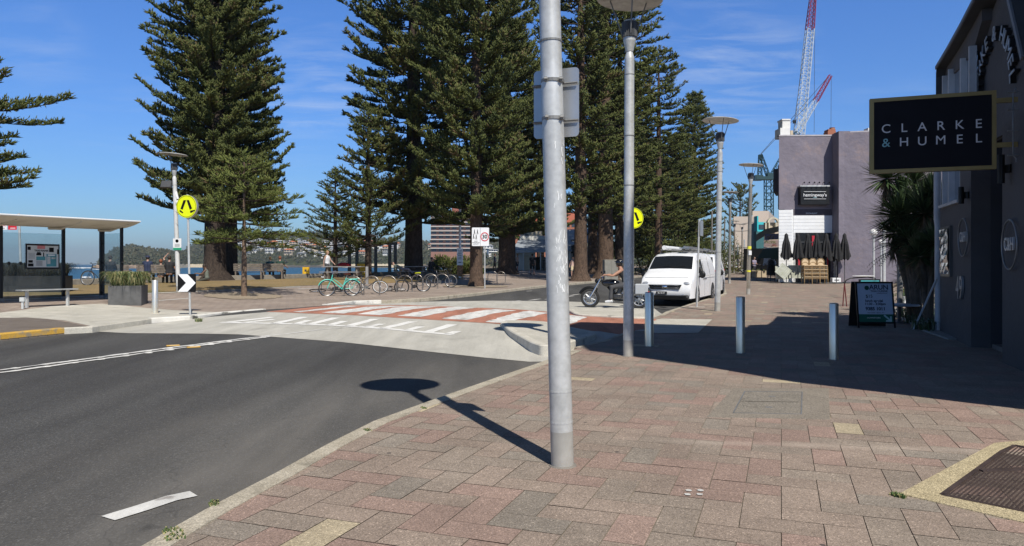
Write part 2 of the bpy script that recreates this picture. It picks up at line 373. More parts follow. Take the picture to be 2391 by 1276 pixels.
def tilemat():
    m,nt,b=nodes('granite pavers'); L=nt.links.new; g=N(nt,'ShaderNodeNewGeometry')
    at=N(nt,'ShaderNodeAttribute'); at.attribute_name='tile'
    v=N(nt,'ShaderNodeTexVoronoi'); v.inputs['Scale'].default_value=150; L(g.outputs['Position'],v.inputs['Vector'])
    v2=N(nt,'ShaderNodeTexVoronoi'); v2.inputs['Scale'].default_value=75; L(g.outputs['Position'],v2.inputs['Vector'])
    mx=N(nt,'ShaderNodeMixRGB',blend_type='MULTIPLY'); mx.inputs[0].default_value=1; L(at.outputs['Color'],mx.inputs[1]); L(ramp(nt,v.outputs['Color'],[(.0,(.5,)*3),(.45,(.92,)*3),(.8,(1.1,)*3),(1,(2.1,)*3)]),mx.inputs[2])
    mx2=N(nt,'ShaderNodeMixRGB',blend_type='MULTIPLY'); mx2.inputs[0].default_value=1; L(mx.outputs[0],mx2.inputs[1]); L(ramp(nt,v2.outputs['Color'],[(0,(.7,)*3),(.2,(1,)*3),(.8,(1,)*3),(1,(1.5,)*3)]),mx2.inputs[2])
    n=N(nt,'ShaderNodeTexNoise'); n.inputs['Scale'].default_value=1.3; n.inputs['Detail'].default_value=7; n.inputs['Roughness'].default_value=.7; L(g.outputs['Position'],n.inputs['Vector'])
    mx3=N(nt,'ShaderNodeMixRGB',blend_type='MULTIPLY'); mx3.inputs[0].default_value=1; L(mx2.outputs[0],mx3.inputs[1]); L(ramp(nt,n.outputs['Fac'],[(.28,(.80,)*3),(.52,(1,)*3),(.74,(1.2,)*3)]),mx3.inputs[2])
    sp2=N(nt,'ShaderNodeVectorMath',operation='DOT_PRODUCT'); L(g.outputs['Position'],sp2.inputs[0]); pa,pb=G(1560,1030),G(2250,1052); nn_=Vector((-(pb-pa).y,(pb-pa).x)).normalized(); sp2.inputs[1].default_value=(nn_.x,nn_.y,0)
    ds=N(nt,'ShaderNodeMath',operation='SUBTRACT'); L(sp2.outputs['Value'],ds.inputs[0]); ds.inputs[1].default_value=pa.dot(nn_); ab=N(nt,'ShaderNodeMath',operation='ABSOLUTE'); L(ds.outputs[0],ab.inputs[0])
    bnd=ramp(nt,ab.outputs[0],[(.02,(.42,)*3),(.12,(0,0,0))]); bm2=N(nt,'ShaderNodeMath',operation='MULTIPLY'); L(bnd,bm2.inputs[0]); L(ramp(nt,n.outputs['Fac'],[(.35,(.2,)*3),(.65,(1,)*3)]),bm2.inputs[1])
    sx_=N(nt,'ShaderNodeSeparateXYZ'); L(g.outputs['Position'],sx_.inputs[0]); bm3=N(nt,'ShaderNodeMath',operation='MULTIPLY'); L(bm2.outputs[0],bm3.inputs[0]); mr3=N(nt,'ShaderNodeMapRange'); L(sx_.outputs['X'],mr3.inputs['Value']); mr3.inputs['From Min'].default_value=.6; mr3.inputs['From Max'].default_value=1.6; L(mr3.outputs[0],bm3.inputs[1])
    mb_=N(nt,'ShaderNodeMixRGB'); L(bm3.outputs[0],mb_.inputs[0]); L(mx3.outputs[0],mb_.inputs[1]); mb_.inputs[2].default_value=(.50,.42,.35,1); mx3=mb_
    # chewing gum / grime spots
    v3=N(nt,'ShaderNodeTexVoronoi'); v3.inputs['Scale'].default_value=1.6; L(g.outputs['Position'],v3.inputs['Vector'])
    gm=N(nt,'ShaderNodeMixRGB'); L(ramp(nt,v3.outputs['Distance'],[(.028,(.8,)*3),(.034,(0,0,0))]),gm.inputs[0]); L(mx3.outputs[0],gm.inputs[1]); gm.inputs[2].default_value=(.05,.045,.045,1)
    L(gm.outputs[0],b.inputs['Base Color']); b.inputs['Roughness'].default_value=.8; b.inputs['Specular IOR Level'].default_value=.3
    bp=N(nt,'ShaderNodeBump'); bp.inputs['Strength'].default_value=.35; bp.inputs['Distance'].default_value=.004; L(v.outputs['Distance'],bp.inputs['Height']); L(bp.outputs[0],b.inputs['Normal'])
    return m
M_tile=tilemat()
def brickpave():
    m,nt,b=nodes('promenade pavers'); L=nt.links.new; g=N(nt,'ShaderNodeNewGeometry')
    mp=N(nt,'ShaderNodeMapping'); mp.inputs['Rotation'].default_value=(0,0,R(28)); L(g.outputs['Position'],mp.inputs[0])
    br=N(nt,'ShaderNodeTexBrick'); br.inputs['Scale'].default_value=1; br.inputs['Brick Width'].default_value=.4; br.inputs['Row Height'].default_value=.2; br.inputs['Mortar Size'].default_value=.012; br.inputs['Mortar Smooth'].default_value=.3
    br.inputs['Color1'].default_value=(.30,.235,.19,1); br.inputs['Color2'].default_value=(.345,.28,.23,1); br.inputs['Mortar'].default_value=(.15,.125,.105,1); L(mp.outputs[0],br.inputs['Vector'])
    n=N(nt,'ShaderNodeTexNoise'); n.inputs['Scale'].default_value=.6; n.inputs['Detail'].default_value=6; L(g.outputs['Position'],n.inputs['Vector'])
    mx=N(nt,'ShaderNodeMixRGB',blend_type='MULTIPLY'); mx.inputs[0].default_value=1; L(br.outputs['Color'],mx.inputs[1]); L(ramp(nt,n.outputs['Fac'],[(.3,(.82,)*3),(.7,(1.15,)*3)]),mx.inputs[2])
    L(mx.outputs[0],b.inputs['Base Color']); b.inputs['Roughness'].default_value=.85
    return m
M_prom=brickpave()
M_galv=mat('galvanised steel',(.50,.505,.49),.42,.25,var=.12,scale=3,var2=.08,scale2=24,dirt=((.72,.72,.71),5.5,.55))
M_galvd=mat('dark galvanised steel',(.2,.2,.195),.55,.25,var=.2,scale=6)
M_steel=mat('brushed stainless steel',(1,.88,.70),.36,.85,var=.04,scale=3)
M_black=mat('black painted metal',(.01,.0105,.011),.45,0,var=.2,spec=.3)
M_dkgrey=mat('dark grey plastic',(.06,.062,.065),.5,0)
M_white=mat('white paint',(.75,.75,.74),.4,0,var=.04)
M_vanwhite=mat('white car paint',(.78,.79,.8),.22,0,var=.01,spec=.6,dirt=((.6,.58,.54),3,.25))
M_rubber=mat('tyre rubber',(.022,.022,.022),.8,0,var=.2,scale=20)
M_chrome=mat('chrome',(.75,.76,.78),.1,1,var=.02)
M_alloy=mat('alloy wheel',(.42,.43,.44),.35,.8,var=.05)
def glass(name,tint,refl=.12,rough=.02,alpha=.9):
    m=bpy.data.materials.new(name); m.use_nodes=True; nt=m.node_tree; nt.nodes.clear(); L=nt.links.new
    t=N(nt,'ShaderNodeBsdfTransparent'); t.inputs[0].default_value=(*tint,1)
    g=N(nt,'ShaderNodeBsdfGlossy'); g.inputs['Roughness'].default_value=rough
    d=N(nt,'ShaderNodeBsdfDiffuse'); d.inputs[0].default_value=(.35,.4,.42,1)
    lw=N(nt,'ShaderNodeLayerWeight'); lw.inputs['Blend'].default_value=.5; pw=N(nt,'ShaderNodeMath',operation='POWER'); L(lw.outputs['Facing'],pw.inputs[0]); pw.inputs[1].default_value=4
    fr=N(nt,'ShaderNodeMath',operation='MULTIPLY_ADD'); L(pw.outputs[0],fr.inputs[0]); fr.inputs[1].default_value=.5; fr.inputs[2].default_value=.035
    m1=N(nt,'ShaderNodeMixShader'); m1.inputs[0].default_value=1-alpha; L(t.outputs[0],m1.inputs[1]); L(d.outputs[0],m1.inputs[2])
    m2=N(nt,'ShaderNodeMixShader'); L(fr.outputs[0],m2.inputs[0]); L(m1.outputs[0],m2.inputs[1]); L(g.outputs[0],m2.inputs[2])
    o=N(nt,'ShaderNodeOutputMaterial'); L(m2.outputs[0],o.inputs[0]); return m
M_glass=glass('shelter glass',(.84,.90,.92),alpha=.95)
M_dkglass=mat('dark window glass',(.02,.025,.03),.06,0,var=.1,spec=1)
M_skin=mat('skin',(.45,.27,.2),.55,0,var=.05)
# ================================================================ ground, road, kerbs
land=[(-60,-30),(-40,5),(-34,20)]
WALL_PX=[(-500,700),(0,672),(180,665),(400,658),(650,652),(800,647),(1000,641)]
WALL=[G(a,b) for a,b in WALL_PX]
WALL+= [Vector((WALL[-1].x+.28*t,WALL[-1].y+.96*t)) for t in (30,80,200,500)]
landp=[(WALL[0].x-60,WALL[0].y-80)]+[(p.x,p.y) for p in WALL]+[(900,900),(900,-80),(0,-80)]
sheet('ground',landp,lambda x,y:tz(x,y),-.35,M_land,8,skirt=4)
NK_PX=[(330,1276),(400,1235),(480,1190),(560,1148),(640,1107),(760,1040),(870,985),(1000,938),(1100,903),(1200,868),(1285,838),(1338,818)]
NEARK=[Vector((-4.2,-8)),Vector((-2.9,0)),Vector((-2.35,2.2))]+[G(a,b) for a,b in NK_PX]
NEAR2=[G(a,b) for a,b in [(1343,811),(1405,797),(1452,779),(1505,749),(1540,737),(1553,729),(1608,711),(1648,699),(1690,686)]]
NEAR2+=[Vector((13.2,46)),Vector((17.5,60)),Vector((24.5,82)),Vector((38,125))]
near_poly=NEARK+NEAR2+[Vector((70,125)),Vector((70,-8))]
road_poly=[Vector((-60,-30)),Vector((-40,8))]+[p+Vector((-.4,.3)) for p in FARK]+[Vector((60,200)),Vector((60,125))]+[Vector((38.4,125))]+[p+Vector((.3,-.1)) for p in reversed(NEAR2)]+[p+Vector((.4,0)) for p in reversed(NEARK)]+[Vector((-3,-30))]
road=sheet('road',road_poly,rz_,0,M_asph,.6)
me=road.data; at=me.attributes.new('dust','FLOAT','POINT')
vals=[]
for v in me.vertices:
    d=abs(pl_dist(NEARK,v.co.x,v.co.y)); vals.append(max(0,min(1,1.0-d/3.0))*(1 if v.co.y<14 else .4)*.85)
at.data.foreach_set('value',vals)
# near pavement: joint bed + individually coloured granite slabs
sheet('footpath',near_poly,lambda x,y:tz(x,y),-.0065,M_joint,1.5,skirt=.12)
AX=R(20.3); du=Vector((math.cos(AX),-math.sin(AX))); dv_=Vector((math.sin(AX),math.cos(AX)))
def inpoly(P,x,y):
    c=False;n=len(P);j=n-1
    for i in range(n):
        if (P[i].y>y)!=(P[j].y>y) and x<(P[j].x-P[i].x)*(y-P[i].y)/(P[j].y-P[i].y)+P[i].x: c=not c
        j=i
    return c
EDGE=NEARK+NEAR2
def clip(q,a,b):
    out=[];d=b-a
    def sd(p): return d.x*(p.y-a.y)-d.y*(p.x-a.x)
    for i in range(len(q)):
        p=q[i];r=q[(i+1)%len(q)];s1=sd(p);s2=sd(r)
        if s1<=0: out.append(p)
        if (s1<0)!=(s2<0) and abs(s1-s2)>1e-9: out.append(p.lerp(r,s1/(s1-s2)))
    return out
tv=[];tf=[];tc_=[]
U=.228; gap=.0055; rr=random.Random(5)
COVER=(Vector((0,0)),)
def tilecol(X,Y):
    r=rr.random(); k=rr.uniform(.92,1.08)
    nz=mnoise.noise(Vector((X*.35,Y*.35,3)))
    if r<.022: c=(.46,.385,.265)
    elif r<.27+nz*.16: c=(.312,.222,.182)
    elif r<.62: c=(.30,.236,.19)
    elif r<.9: c=(.287,.235,.19)
    else: c=(.266,.228,.188)
    return tuple(a*k for a in c)
def put(i,j,w,h):
    base=du*(i*U)+dv_*(j*U)
    jx=rr.uniform(-.003,.003)
    q=[base+du*(a*U)+dv_*(b*U) for a,b in ((gap/U/2,gap/U/2),(w-gap/U/2,gap/U/2),(w-gap/U/2,h-gap/U/2),(gap/U/2,h-gap/U/2))]
    c=sum(q,Vector((0,0)))/4
    if c.y<1.5 or c.y>75 or c.x<-4 or c.x>c.y*.8+4: return
    if not inpoly(near_poly,c.x,c.y):
        if abs(pl_dist(EDGE,c.x,c.y))>.4: return
    for a,b in zip(EDGE,EDGE[1:]):
        if abs(pl_dist([a,b],c.x,c.y))<.45: q=clip(q,a,b)
        if len(q)<3: return
    n=len(tv); tz0=tz(c.x,c.y); tilt=(rr.uniform(-.003,.003),rr.uniform(-.003,.003)); dz=rr.uniform(-.001,.001)
    for p in q: tv.append((p.x,p.y,tz(p.x,p.y)+dz+tilt[0]*(p.x-c.x)+tilt[1]*(p.y-c.y)))
    tf.append(list(range(n,n+len(q)))); tc_.append(tilecol(c.x,c.y))
for i in range(-170,300):
    for j in range(-45,370):
        m4=(i-j)%4
        if m4==0: put(i,j,2,1)
        elif m4==3: put(i,j,1,2)
me=bpy.data.meshes.new('footpath_pavers'); me.from_pydata(tv,[],tf)
ca=me.attributes.new('tile','FLOAT_COLOR','FACE'); ca.data.foreach_set('color',[x for c in tc_ for x in (*c,1)])
me.materials.append(M_tile); o=link(bpy.data.objects.new('footpath_pavers',me)); tag(o,kind='structure')
bm=bmesh.new(); bm.from_mesh(me); bmesh.ops.recalc_face_normals(bm,faces=bm.faces)
for f in bm.faces:
    if f.normal.z<0: f.normal_flip()
bm.to_mesh(me); bm.free()
def kerb(name,line,width,mt,top=.006,drop=.16,kind='structure',inner=1,seg=.5,round_=.02,fn=tz):
    """stone edge along a polyline; body lies on the left (inner=1) or right side"""
    P=[];
    for a,b in zip(line,line[1:]):
        n=max(1,int((b-a).length/seg))
        for k in range(n): P.append(a.lerp(b,k/n))
    P.append(line[-1]); mb=MB(); rows=[]
    for i,p in enumerate(P):
        t=(P[min(i+1,len(P)-1)]-P[max(i-1,0)]).normalized(); nn=Vector((-t.y,t.x))*inner
        z=fn(p.x,p.y)+top; p=p-nn*.012; q=p+nn*width; z2=fn(q.x,q.y)+top
        rows.append([(p.x,p.y,z-drop),(p.x,p.y,z-round_),(p.x+nn.x*round_,p.y+nn.y*round_,z),(q.x,q.y,z2),(q.x,q.y,z2-.05)])
    m=len(rows[0]); vs=[v for r_ in rows for v in r_]
    fs=[(i*m+k,(i+1)*m+k,(i+1)*m+k+1,i*m+k+1) for i in range(len(rows)-1) for k in range(m-1)]
    fs+=[tuple(range(m)),tuple((len(rows)-1)*m+k for k in range(m))]
    mb.add(vs,fs); o=mb.build(name,mt); 
    if kind: o['kind']=kind
    return o
kerb('kerb',NEARK,.17,M_kerb,inner=-1)
kerb('kerb',NEAR2[4:],.15,M_kerb,inner=-1,seg=1)
kerb('kerb',NEAR2[:3],.1,M_kerb,inner=-1,top=.004)
# far pavement
far_poly=FARK+[Vector((60,200)),Vector((20,200))]+[p+Vector((.25,-.15)) for p in reversed(WALL[:9])]
sheet('promenade',[p for p in far_poly],tz,0,M_prom,1.2,skirt=.3)
kerb('kerb',FARK[3:6],.16,M_conc2,inner=1,top=.012)
kerb('kerb',FARK[0:3],.14,M_kerb,inner=1)
kerb('kerb',[FARK[5],FARK[6],FARK[7],FARK[8]],.2,M_wkerb,inner=1,top=.02)
kerb('kerb',[FARK[10],FARK[11],FARK[12]],.22,M_wkerb,inner=1,top=.03)
kerb('kerb',FARK[12:],.14,M_kerb,inner=1,seg=1)
def pxpoly(l,fn=G): return [fn(a,b) for a,b in l]
sheet('concrete_pad',pxpoly([(-260,742),(0,731),(120,716),(236,710),(285,714),(355,721),(405,725),(476,729),(520,730),(443,739),(353,744.5),(215,763),(150,749),(60,742),(-100,748)]),tz,.006,M_conc2,.8)
sheet('footway',pxpoly([(-400,762),(-60,744),(60,743),(110,746),(160,754),(203,764),(150,766.5),(0,780),(-400,838)]),tz,.012,M_brown,.8)
kerb('kerb_paint',[FARK[2]+Vector((-2,-2.6)),FARK[2],FARK[3]],.16,M_ypaint,inner=1,top=.014,drop=.12)
# lawn between promenade path and sea wall
lawn=pxpoly([(-500,722),(0,700),(240,689),(440,680),(560,676),(700,668),(900,662),(1010,657),(1080,652),(1085,641)])
lw=[p+Vector((.35,-.2)) for p in WALL[:7]]
sheet('lawn',lawn+list(reversed(lw)),tz,.012,M_grass,1.2)
sheet('path_line',ragged(pxpoly([(-500,724),(0,702),(240,690.5),(440,681.5),(560,677.2),(700,669),(700,670),(560,678.6),(440,683),(240,692),(0,703.5),(-500,726)]),.0),tz,.016,M_conc2,2)
for a,b in (((370,703),(445,697)),((540,687),(590,684)),((668,673),(705,671)),((690,676),(740,674))):
    p=G(*a);q=G(*b);n=Vector((-(q-p).y,(q-p).x)).normalized()*.05
    sheet('path_line',[p-n,q-n,q+n,p+n],tz,.01,M_paint,2)
# concrete ramp, crossing, stripes
sheet('crossing_table',pxpoly([(205,774),(300,779),(470,780),(560,782),(630,787),(800,800),(1000,822),(1130,836),(1236,846),(1300,845),(1500,790),(1560,740),(1520,715),(1440,709),(1300,704),(1150,703),(1000,705),(890,709),(760,716),(620,730),(443,745),(353,757)],GR),rz_,.006,M_conc,.6)
sheet('red_crossing',pxpoly([(620,729),(771,714.5),(955,713.5),(1200,723),(1345,734),(1530,746),(1550,760),(1450,783),(1400,775),(1330,772),(1165,757.5),(1000,747.5),(830,737.5)],GR),rz_,.010,M_red,.6)
strp=[((684,729),(702,730.5),(845,716),(812,715.5)),((751,731.5),(803,733.5),(954,716),(900,715.5)),((833,735),(888,737.5),(1030,717),(962,716.2)),((927,738.5),(983,741.5),(1114,720),(1066,717.5)),((1032,745.5),(1090,748.5),(1206,726),(1156,723)),((1133,753.5),(1176,756),(1284,733),(1236,727)),((1262,763),(1310,766),(1372,742),(1330,737))]
for k,s in enumerate(strp):
    sheet('crossing_stripe',ragged(pxpoly(s,GR),.05,.3,k),rz_,.014,M_paint,1)
def stroke(name,pxs,w,mt=M_paint,fn=GR,surf=rz_,off=.012,rag=.02,seed=1,wpx=None):
    P=[fn(*p) for p in pxs]; Lp=[];Rp=[]
    for i,p in enumerate(P):
        t=(P[min(i+1,len(P)-1)]-P[max(i-1,0)]).normalized(); n=Vector((-t.y,t.x))*w/2
        Lp.append(p+n);Rp.append(p-n)
    return sheet(name,ragged(Lp+Rp[::-1],rag,.25,seed),surf,off,mt,1.5)
stroke('tooth_line',[(515,754),(700,758),(800,762),(900,769),(1058,783)],.18,mt=M_paint2,seed=2)
teeth=[((535,753.5),(636,742)),((565,755),(640,747)),((640,757),(712,741.5)),((690,758),(722,749)),((722,759),(785,743)),((768,761),(805,751)),((812,763.5),(876,746)),((860,765),(892,757.5)),((892,769),(965,752)),((950,773),(983,764)),((1000,777),(1056,759)),((1045,782),(1068,775))]
for k,(a,b) in enumerate(teeth): stroke('tooth_mark',[a,b],.26 if k%2==0 else .22,mt=M_paint2,seed=k)
stroke('centre_line',[(-300,905),(0,866),(200,840),(400,813),(632,784.5)],.1,rag=.03,seed=3)
stroke('centre_line',[(-300,914),(0,872),(200,845),(400,817),(632,787)],.1,rag=.03,seed=4)
stroke('centre_line',[(636,784.5),(760,770),(895,760)],.07,rag=.03,seed=14,off=.012)
stroke('lane_line',[(1183,706),(1215,703)],.12); stroke('lane_line',[(1235,702.5),(1262,699)],.12)
stroke('lane_line',[(1330,691),(1352,688)],.12); stroke('lane_line',[(1272,700),(1340,692)],.1,seed=3)
for a,b in (((1230,681),(1242,680)),((1560,652),(1580,649.5))): stroke('lane_line',[a,b],.12)
stroke('edge_dash',[(252,1213),(330,1189),(400,1166),(452,1155)],.15,rag=.012,seed=9,off=.008)
# tactile ribs on the double centre line
for k_,(pp,pq) in enumerate((((0,866),(632,784.5)),((0,872),(632,787)))):
    a_,b_=GR(*pp),GR(*pq); m=MB(); n_=int((b_-a_).length/.42); d_=(b_-a_).normalized(); s_=Vector((-d_.y,d_.x))
    for i in range(n_):
        c_=a_+(b_-a_)*((i+.5)/n_); 
        if abs(c_.x)>12: continue
        w_=.075+random.uniform(0,.02); l_=.07; z_=rz_(c_.x,c_.y)
        P_=[c_+s_*w_*math.cos(q)+d_*l_*math.sin(q) for q in [2*PI*j/8 for j in range(8)]]; m.add([(p.x,p.y,z_+.011) for p in P_]+[(c_.x,c_.y,z_+.022)],[(j,(j+1)%8,8) for j in range(8)])
    tag(m.build('centre_line_rib',M_paint),kind='structure')
# raised pavement markers
for k,(x,y,s) in enumerate(((404,808.5,'farther'),(452,812,'nearer'))):
    p=GR3(x,y); mb=MB(); mb.box((0,0,.01),(.24,.12,.022),bev=.009); 
    t=thing('road_reflector','yellow raised reflector, the %s of two by the double white line'%s,'road marker',p,R(30),'raised reflectors by the double line')
    mb.build('marker_body',mat('marker yellow',(.62,.36,.08),.4),t)
    m2=MB(); m2.box((0,-.048,.017),(.13,.01,.012)); m2.build('lens',mat('marker lens',(.75,.7,.5),.1),t)
M_ikerb=posmat('island kerb',(.48,.45,.38),(.64,.61,.54),2.5,speck=80,sstr=.15,stain=((.13,.12,.1),3,.6,.8))
# concrete islands (kerb extensions)
def island(label,pxs,top,tint=M_conc2,rim=M_ikerb,h=.15,rimw=.15):
    P=pxpoly(pxs,lambda a,b:raypt(a,b,tz,top))
    n=len(P); area=sum(P[i].x*P[(i+1)%n].y-P[(i+1)%n].x*P[i].y for i in range(n))
    if area<0: P=P[::-1]
    c=sum(P,Vector((0,0)))/n
    # smooth corners
    Q=[]
    for i in range(n):
        a,b,d=P[i-1],P[i],P[(i+1)%n]; r=min(.35,(a-b).length*.35,(d-b).length*.35)
        p0=b+(a-b).normalized()*r; p1=b+(d-b).normalized()*r
        for k in range(5):
            t=k/4; Q.append(p0*(1-t)**2+b*2*t*(1-t)+p1*t*t)
    ins=[]
    m=len(Q)
    for i,q in enumerate(Q):
        t=(Q[(i+1)%m]-Q[i-1]).normalized(); nn=Vector((-t.y,t.x)); ins.append(q+nn*rimw)
    mb=MB(); vs=[];fs=[]
    for i,(q,s) in enumerate(zip(Q,ins)):
        z=tz(q.x,q.y)+top; q2=q.lerp(s,.12)
        vs+=[(q.x,q.y,z-h-.1),(q.x,q.y,z-.02),(q2.x,q2.y,z-.002),(s.x,s.y,z)]
    for i in range(m):
        j=(i+1)%m
        for k in range(3): fs.append((i*4+k,j*4+k,j*4+k+1,i*4+k+1))
    mb.mat(rim).add(vs,fs)
    mb.mat(tint).add([(s.x,s.y,tz(s.x,s.y)+top-.001) for s in ins],[tuple(range(m))])
    o=mb.build('traffic_island',None); tag(o,kind='structure'); return o
island('near',[(1167,752),(1188,771),(1240,799),(1262,806),(1300,806),(1345,794),(1400,776),(1345,766),(1270,750),(1190,747)],.07)
island('far',[(1324,722),(1345,734),(1480,741),(1527,741),(1530,729),(1500,723),(1400,719)],.05)
# pale slab let into the footpath and service covers
sheet('crossing_slab',pxpoly([(1508,779),(1522,752),(1545,745),(1663,747),(1630,779)]),tz,.008,M_conc2,1)
# ================================================================ lamps
def lamp_post(name_label,base,top_z,lean=(0,0),bands=(3.1,2.35),group='disc lamps along the street',mt=None,small=False,disc=True,tilt=4,rz=0,cables=False):
    t=thing('street_lamp',name_label,'street lamp',base,rz,group)
    H=top_z-base[2]; mt=mt or M_galv
    hh=H-1.05 if disc else H
    lx,ly=lean
    def P(z,x=0,y=0): return (x+lx*z,y+ly*z,z)
    mb=MB(); mb.tube([P(-.05),P(.5),P(1.5),P(hh*.6),P(hh)],[.084,.084,.083,.081,.078],20)
    mb.tube([P(hh),P(hh+.03),P(hh+.12),P(hh+.15)],[.078,.078,.052,.05],16)
    mb.build('pole',mt,t,True)
    b=MB(); b.cyl(P(-.01),P(.008),.11,.1,20); b.build('base_ring',mat('base mortar',(.2,.18,.155),.9),t,True)
    MB().tube([P(0),P(.26)],[.0848,.0848],20).build('base_sleeve',mat('dirty base metal',(.42,.405,.365),.55,.2,var=.2,scale=5,dirt=((.2,.18,.15),4,.5)),t,True)
    b=MB()
    for z in bands: MB().cyl(P(z),P(z+.014),.0855,n=20).build('band',M_galvd if z>1 else mt,t)
    if disc: MB().cyl(P(hh-.25),P(hh-.24),.083,n=20).build('band',M_galvd,t)
    if disc:
        m=MB(); m.cyl(P(hh+.13),P(hh+.3),.06,.1,20); m.cyl(P(hh+.3),P(hh+.36),.1,.1,20); m.build('collar',M_galv,t,True)
        m=MB()
        n=28
        prof=[]
        for k in range(n*2):
            a=2*PI*k/(n*2); r=.128 if k%2 else .116; prof.append((r*math.cos(a),r*math.sin(a)))
        m.prism(prof,P(hh+.36),(1,0,0),(0,1,0),(0,0,1),.24); m.build('lamp_housing',M_dkgrey,t)
        m=MB(); m.cyl(P(hh+.6),P(hh+.63),.11,.09,20); m.build('lens',mat('lamp lens',(.5,.5,.48),.2),t,True)
        zt=H-.06; rot=Matrix.Rotation(R(tilt),3,'Y')
        m=MB()
        for k in range(3):
            a=2*PI*k/3+.5; q=rot@Vector((.34*math.cos(a),.34*math.sin(a),0))
            m.cyl(P(hh+.4,.12*math.cos(a),.12*math.sin(a)),(P(zt)[0]+q.x,P(zt)[1]+q.y,zt+q.z),.011,n=6)
        m.build('strut',M_galvd,t,True)
        m=MB(); m.lathe([(.001,.035),(.3,.028),(.5,.005),(.53,-.012),(.53,-.022),(.5,-.015),(.3,.008),(.001,.014)],40,P(zt),rot)
        m.build('reflector_disc',mat('lamp reflector',(.5,.49,.46),.5,.2,var=.2,dirt=((.22,.2,.17),5,.6)),t,True)
    return t
b1=G3(1313.5,1087); 
L1=lamp_post('closest galvanised lamp post, with a sign plate strapped to its back, by the kerb',b1,5.55,(-.028,.0),bands=(.32,.55,3.15))
# sign plate strapped on the first lamp, facing the road
mb=MB(); 
def rrect(w,h,r,n=4):
    pts=[]
    for cx,cy,a0 in ((w/2-r,h/2-r,0),(-w/2+r,h/2-r,90),(-w/2+r,-h/2+r,180),(w/2-r,-h/2+r,270)):
        for k in range(n+1):
            a=R(a0+90*k/n); pts.append((cx+r*math.cos(a),cy+r*math.sin(a)))
    return pts
def plate(w,h,r,O,U,V,t=.004):
    U=Vector(U).normalized();V=Vector(V).normalized(); return (rrect(w,h,r),O,U,V,U.cross(V),t)
uu=Vector((.93,-.37,0)).normalized()
mb.prism(rrect(.36,.52,.03),(.03-.026*2.75,.105,2.72),uu,(0,0,1),(-uu.y,uu.x,0),.004)
mb.build('sign_plate',mat('aluminium sign back',(.42,.43,.44),.35,.6,var=.06),L1)
for z in (2.58,2.86):
    m=MB(); m.cyl((-.026*z,0,z-.012),(-.026*z,0,z+.012),.0875,n=20)
    for s in(-1,1): m.box((-.026*z+s*.055,-.07,z),(.02,.03,.035),bev=.003); m.cyl((-.026*z+s*.055-.012,-.09,z),(-.026*z+s*.055+.012,-.09,z),.008,n=8)
    m.build('strap',M_galvd,L1)
m=MB(); 
for z in (2.58,2.86): MB().cyl((-.026*z-.16*uu.x,.095-.16*uu.y,z),(-.026*z+.2*uu.x,.095+.0-.2*uu.y*-1,z),.008,n=6).build('bracket',M_galvd,L1)
def scratches(t,lean,zlo,zhi,a0,a1,n,seed,r=.0842):
    rr=random.Random(seed); m=MB()
    for i in range(n):
        a=R(rr.uniform(a0,a1)); z=rr.uniform(zlo,zhi); da=rr.uniform(-.12,.12); dz=rr.uniform(.015,.07); w=rr.uniform(.0015,.004)
        P=[]
        for k in range(4):
            f=k/3; aa=a+da*f+.04*math.sin(f*5+i); zz=z+dz*f
            for s in(-1,1): P.append((lean*zz+r*math.cos(aa+s*w/r),r*math.sin(aa+s*w/r),zz))
        m.add(P,[(0,1,3,2),(2,3,5,4),(4,5,7,6)])
    m.build('scratch_marks',mat('scratched paint white',(.74,.75,.74),.6),t,fix=False)
scratches(L1,-.028,1.28,1.72,-95,-25,46,1); scratches(L1,-.028,1.9,2.4,-100,-30,9,2)
b2=G3(1467,832)
L2=lamp_post('galvanised disc lamp in the building shadow beside the first steel bollard',b2,5.85,(.004,0),bands=(2.75,3.55),tilt=4)
scratches(L2,.004,.75,1.75,-120,-40,50,5)
m=MB(); m.box((.075,.05,.78),(.03,.1,.5)); m.mat(M_black); 
m.build('hazard_board',M_black,L2)
# remaining lamps
L3=lamp_post('third disc lamp along the footpath, beside the parking sign and white vans',G3(1675,727),G3(1675,727).z+5.75,(.0165,0),bands=(1.75,3.3,4.15))
p=G3(1747,688); L4=lamp_post('disc lamp with brownish pole wearing a yellow band, left of the outdoor cafe',p,p.z+5.85,(.022,0),bands=(2.6,4.2),mt=mat('weathered bronze steel',(.4,.34,.26),.35,.7,var=.15))
m=MB(); m.cyl((.02,0,1.0),(.022,0,1.08),.09,n=16); m.cyl((.045,0,2.02),(.05,0,2.15),.09,n=16); m.build('reflective_band',mat('reflective yellow',(.75,.7,.05),.4),L4)
MB().box((.05,-.1,1.85),(.13,.06,.2),bev=.01).build('small_notice',M_white,L4)
for (px,Y,top,lab) in ((1703,46,447,'disc lamp rising just behind the rear of the second white van'),(1714,80,515,'thin lamp farther up the street, left of the pale building'),(1732,92,523,'slender lamp in front of the pale building far up the street'),(1661,66,497,'bare-topped lamp pole rising above the white van roof, seen before the pines'),(1691,84,512,'short lamp pole far up the street behind the parked vans')):
    q=AT(px,Y); zt=ZP(top,Y)
    lamp_post(lab,q,zt,(.01,0),bands=(2.5,),mt=MC['weathered bronze steel'],disc=(px not in(1661,1691)))
q=AT(417,29); L0=lamp_post('white-painted disc lamp with floodlight, camera and a small notice, near the bus shelter',q,ZP(357,29),(-.036,0),bands=(),mt=mat('pale painted pole',(.6,.6,.58),.5,0))
H0=ZP(357,29)-q.z
def l0(z,x=0,y=0): return (x-.036*z,y,z)
m=MB(); m.box(l0(H0-1.28,-.28,-.1),(.4,.12,.3),M=Matrix.Rotation(R(-25),3,'X'),bev=.01); m.cyl(l0(H0-1.3,0),l0(H0-1.3,-.2),.02); m.build('floodlight',M_dkgrey,L0)
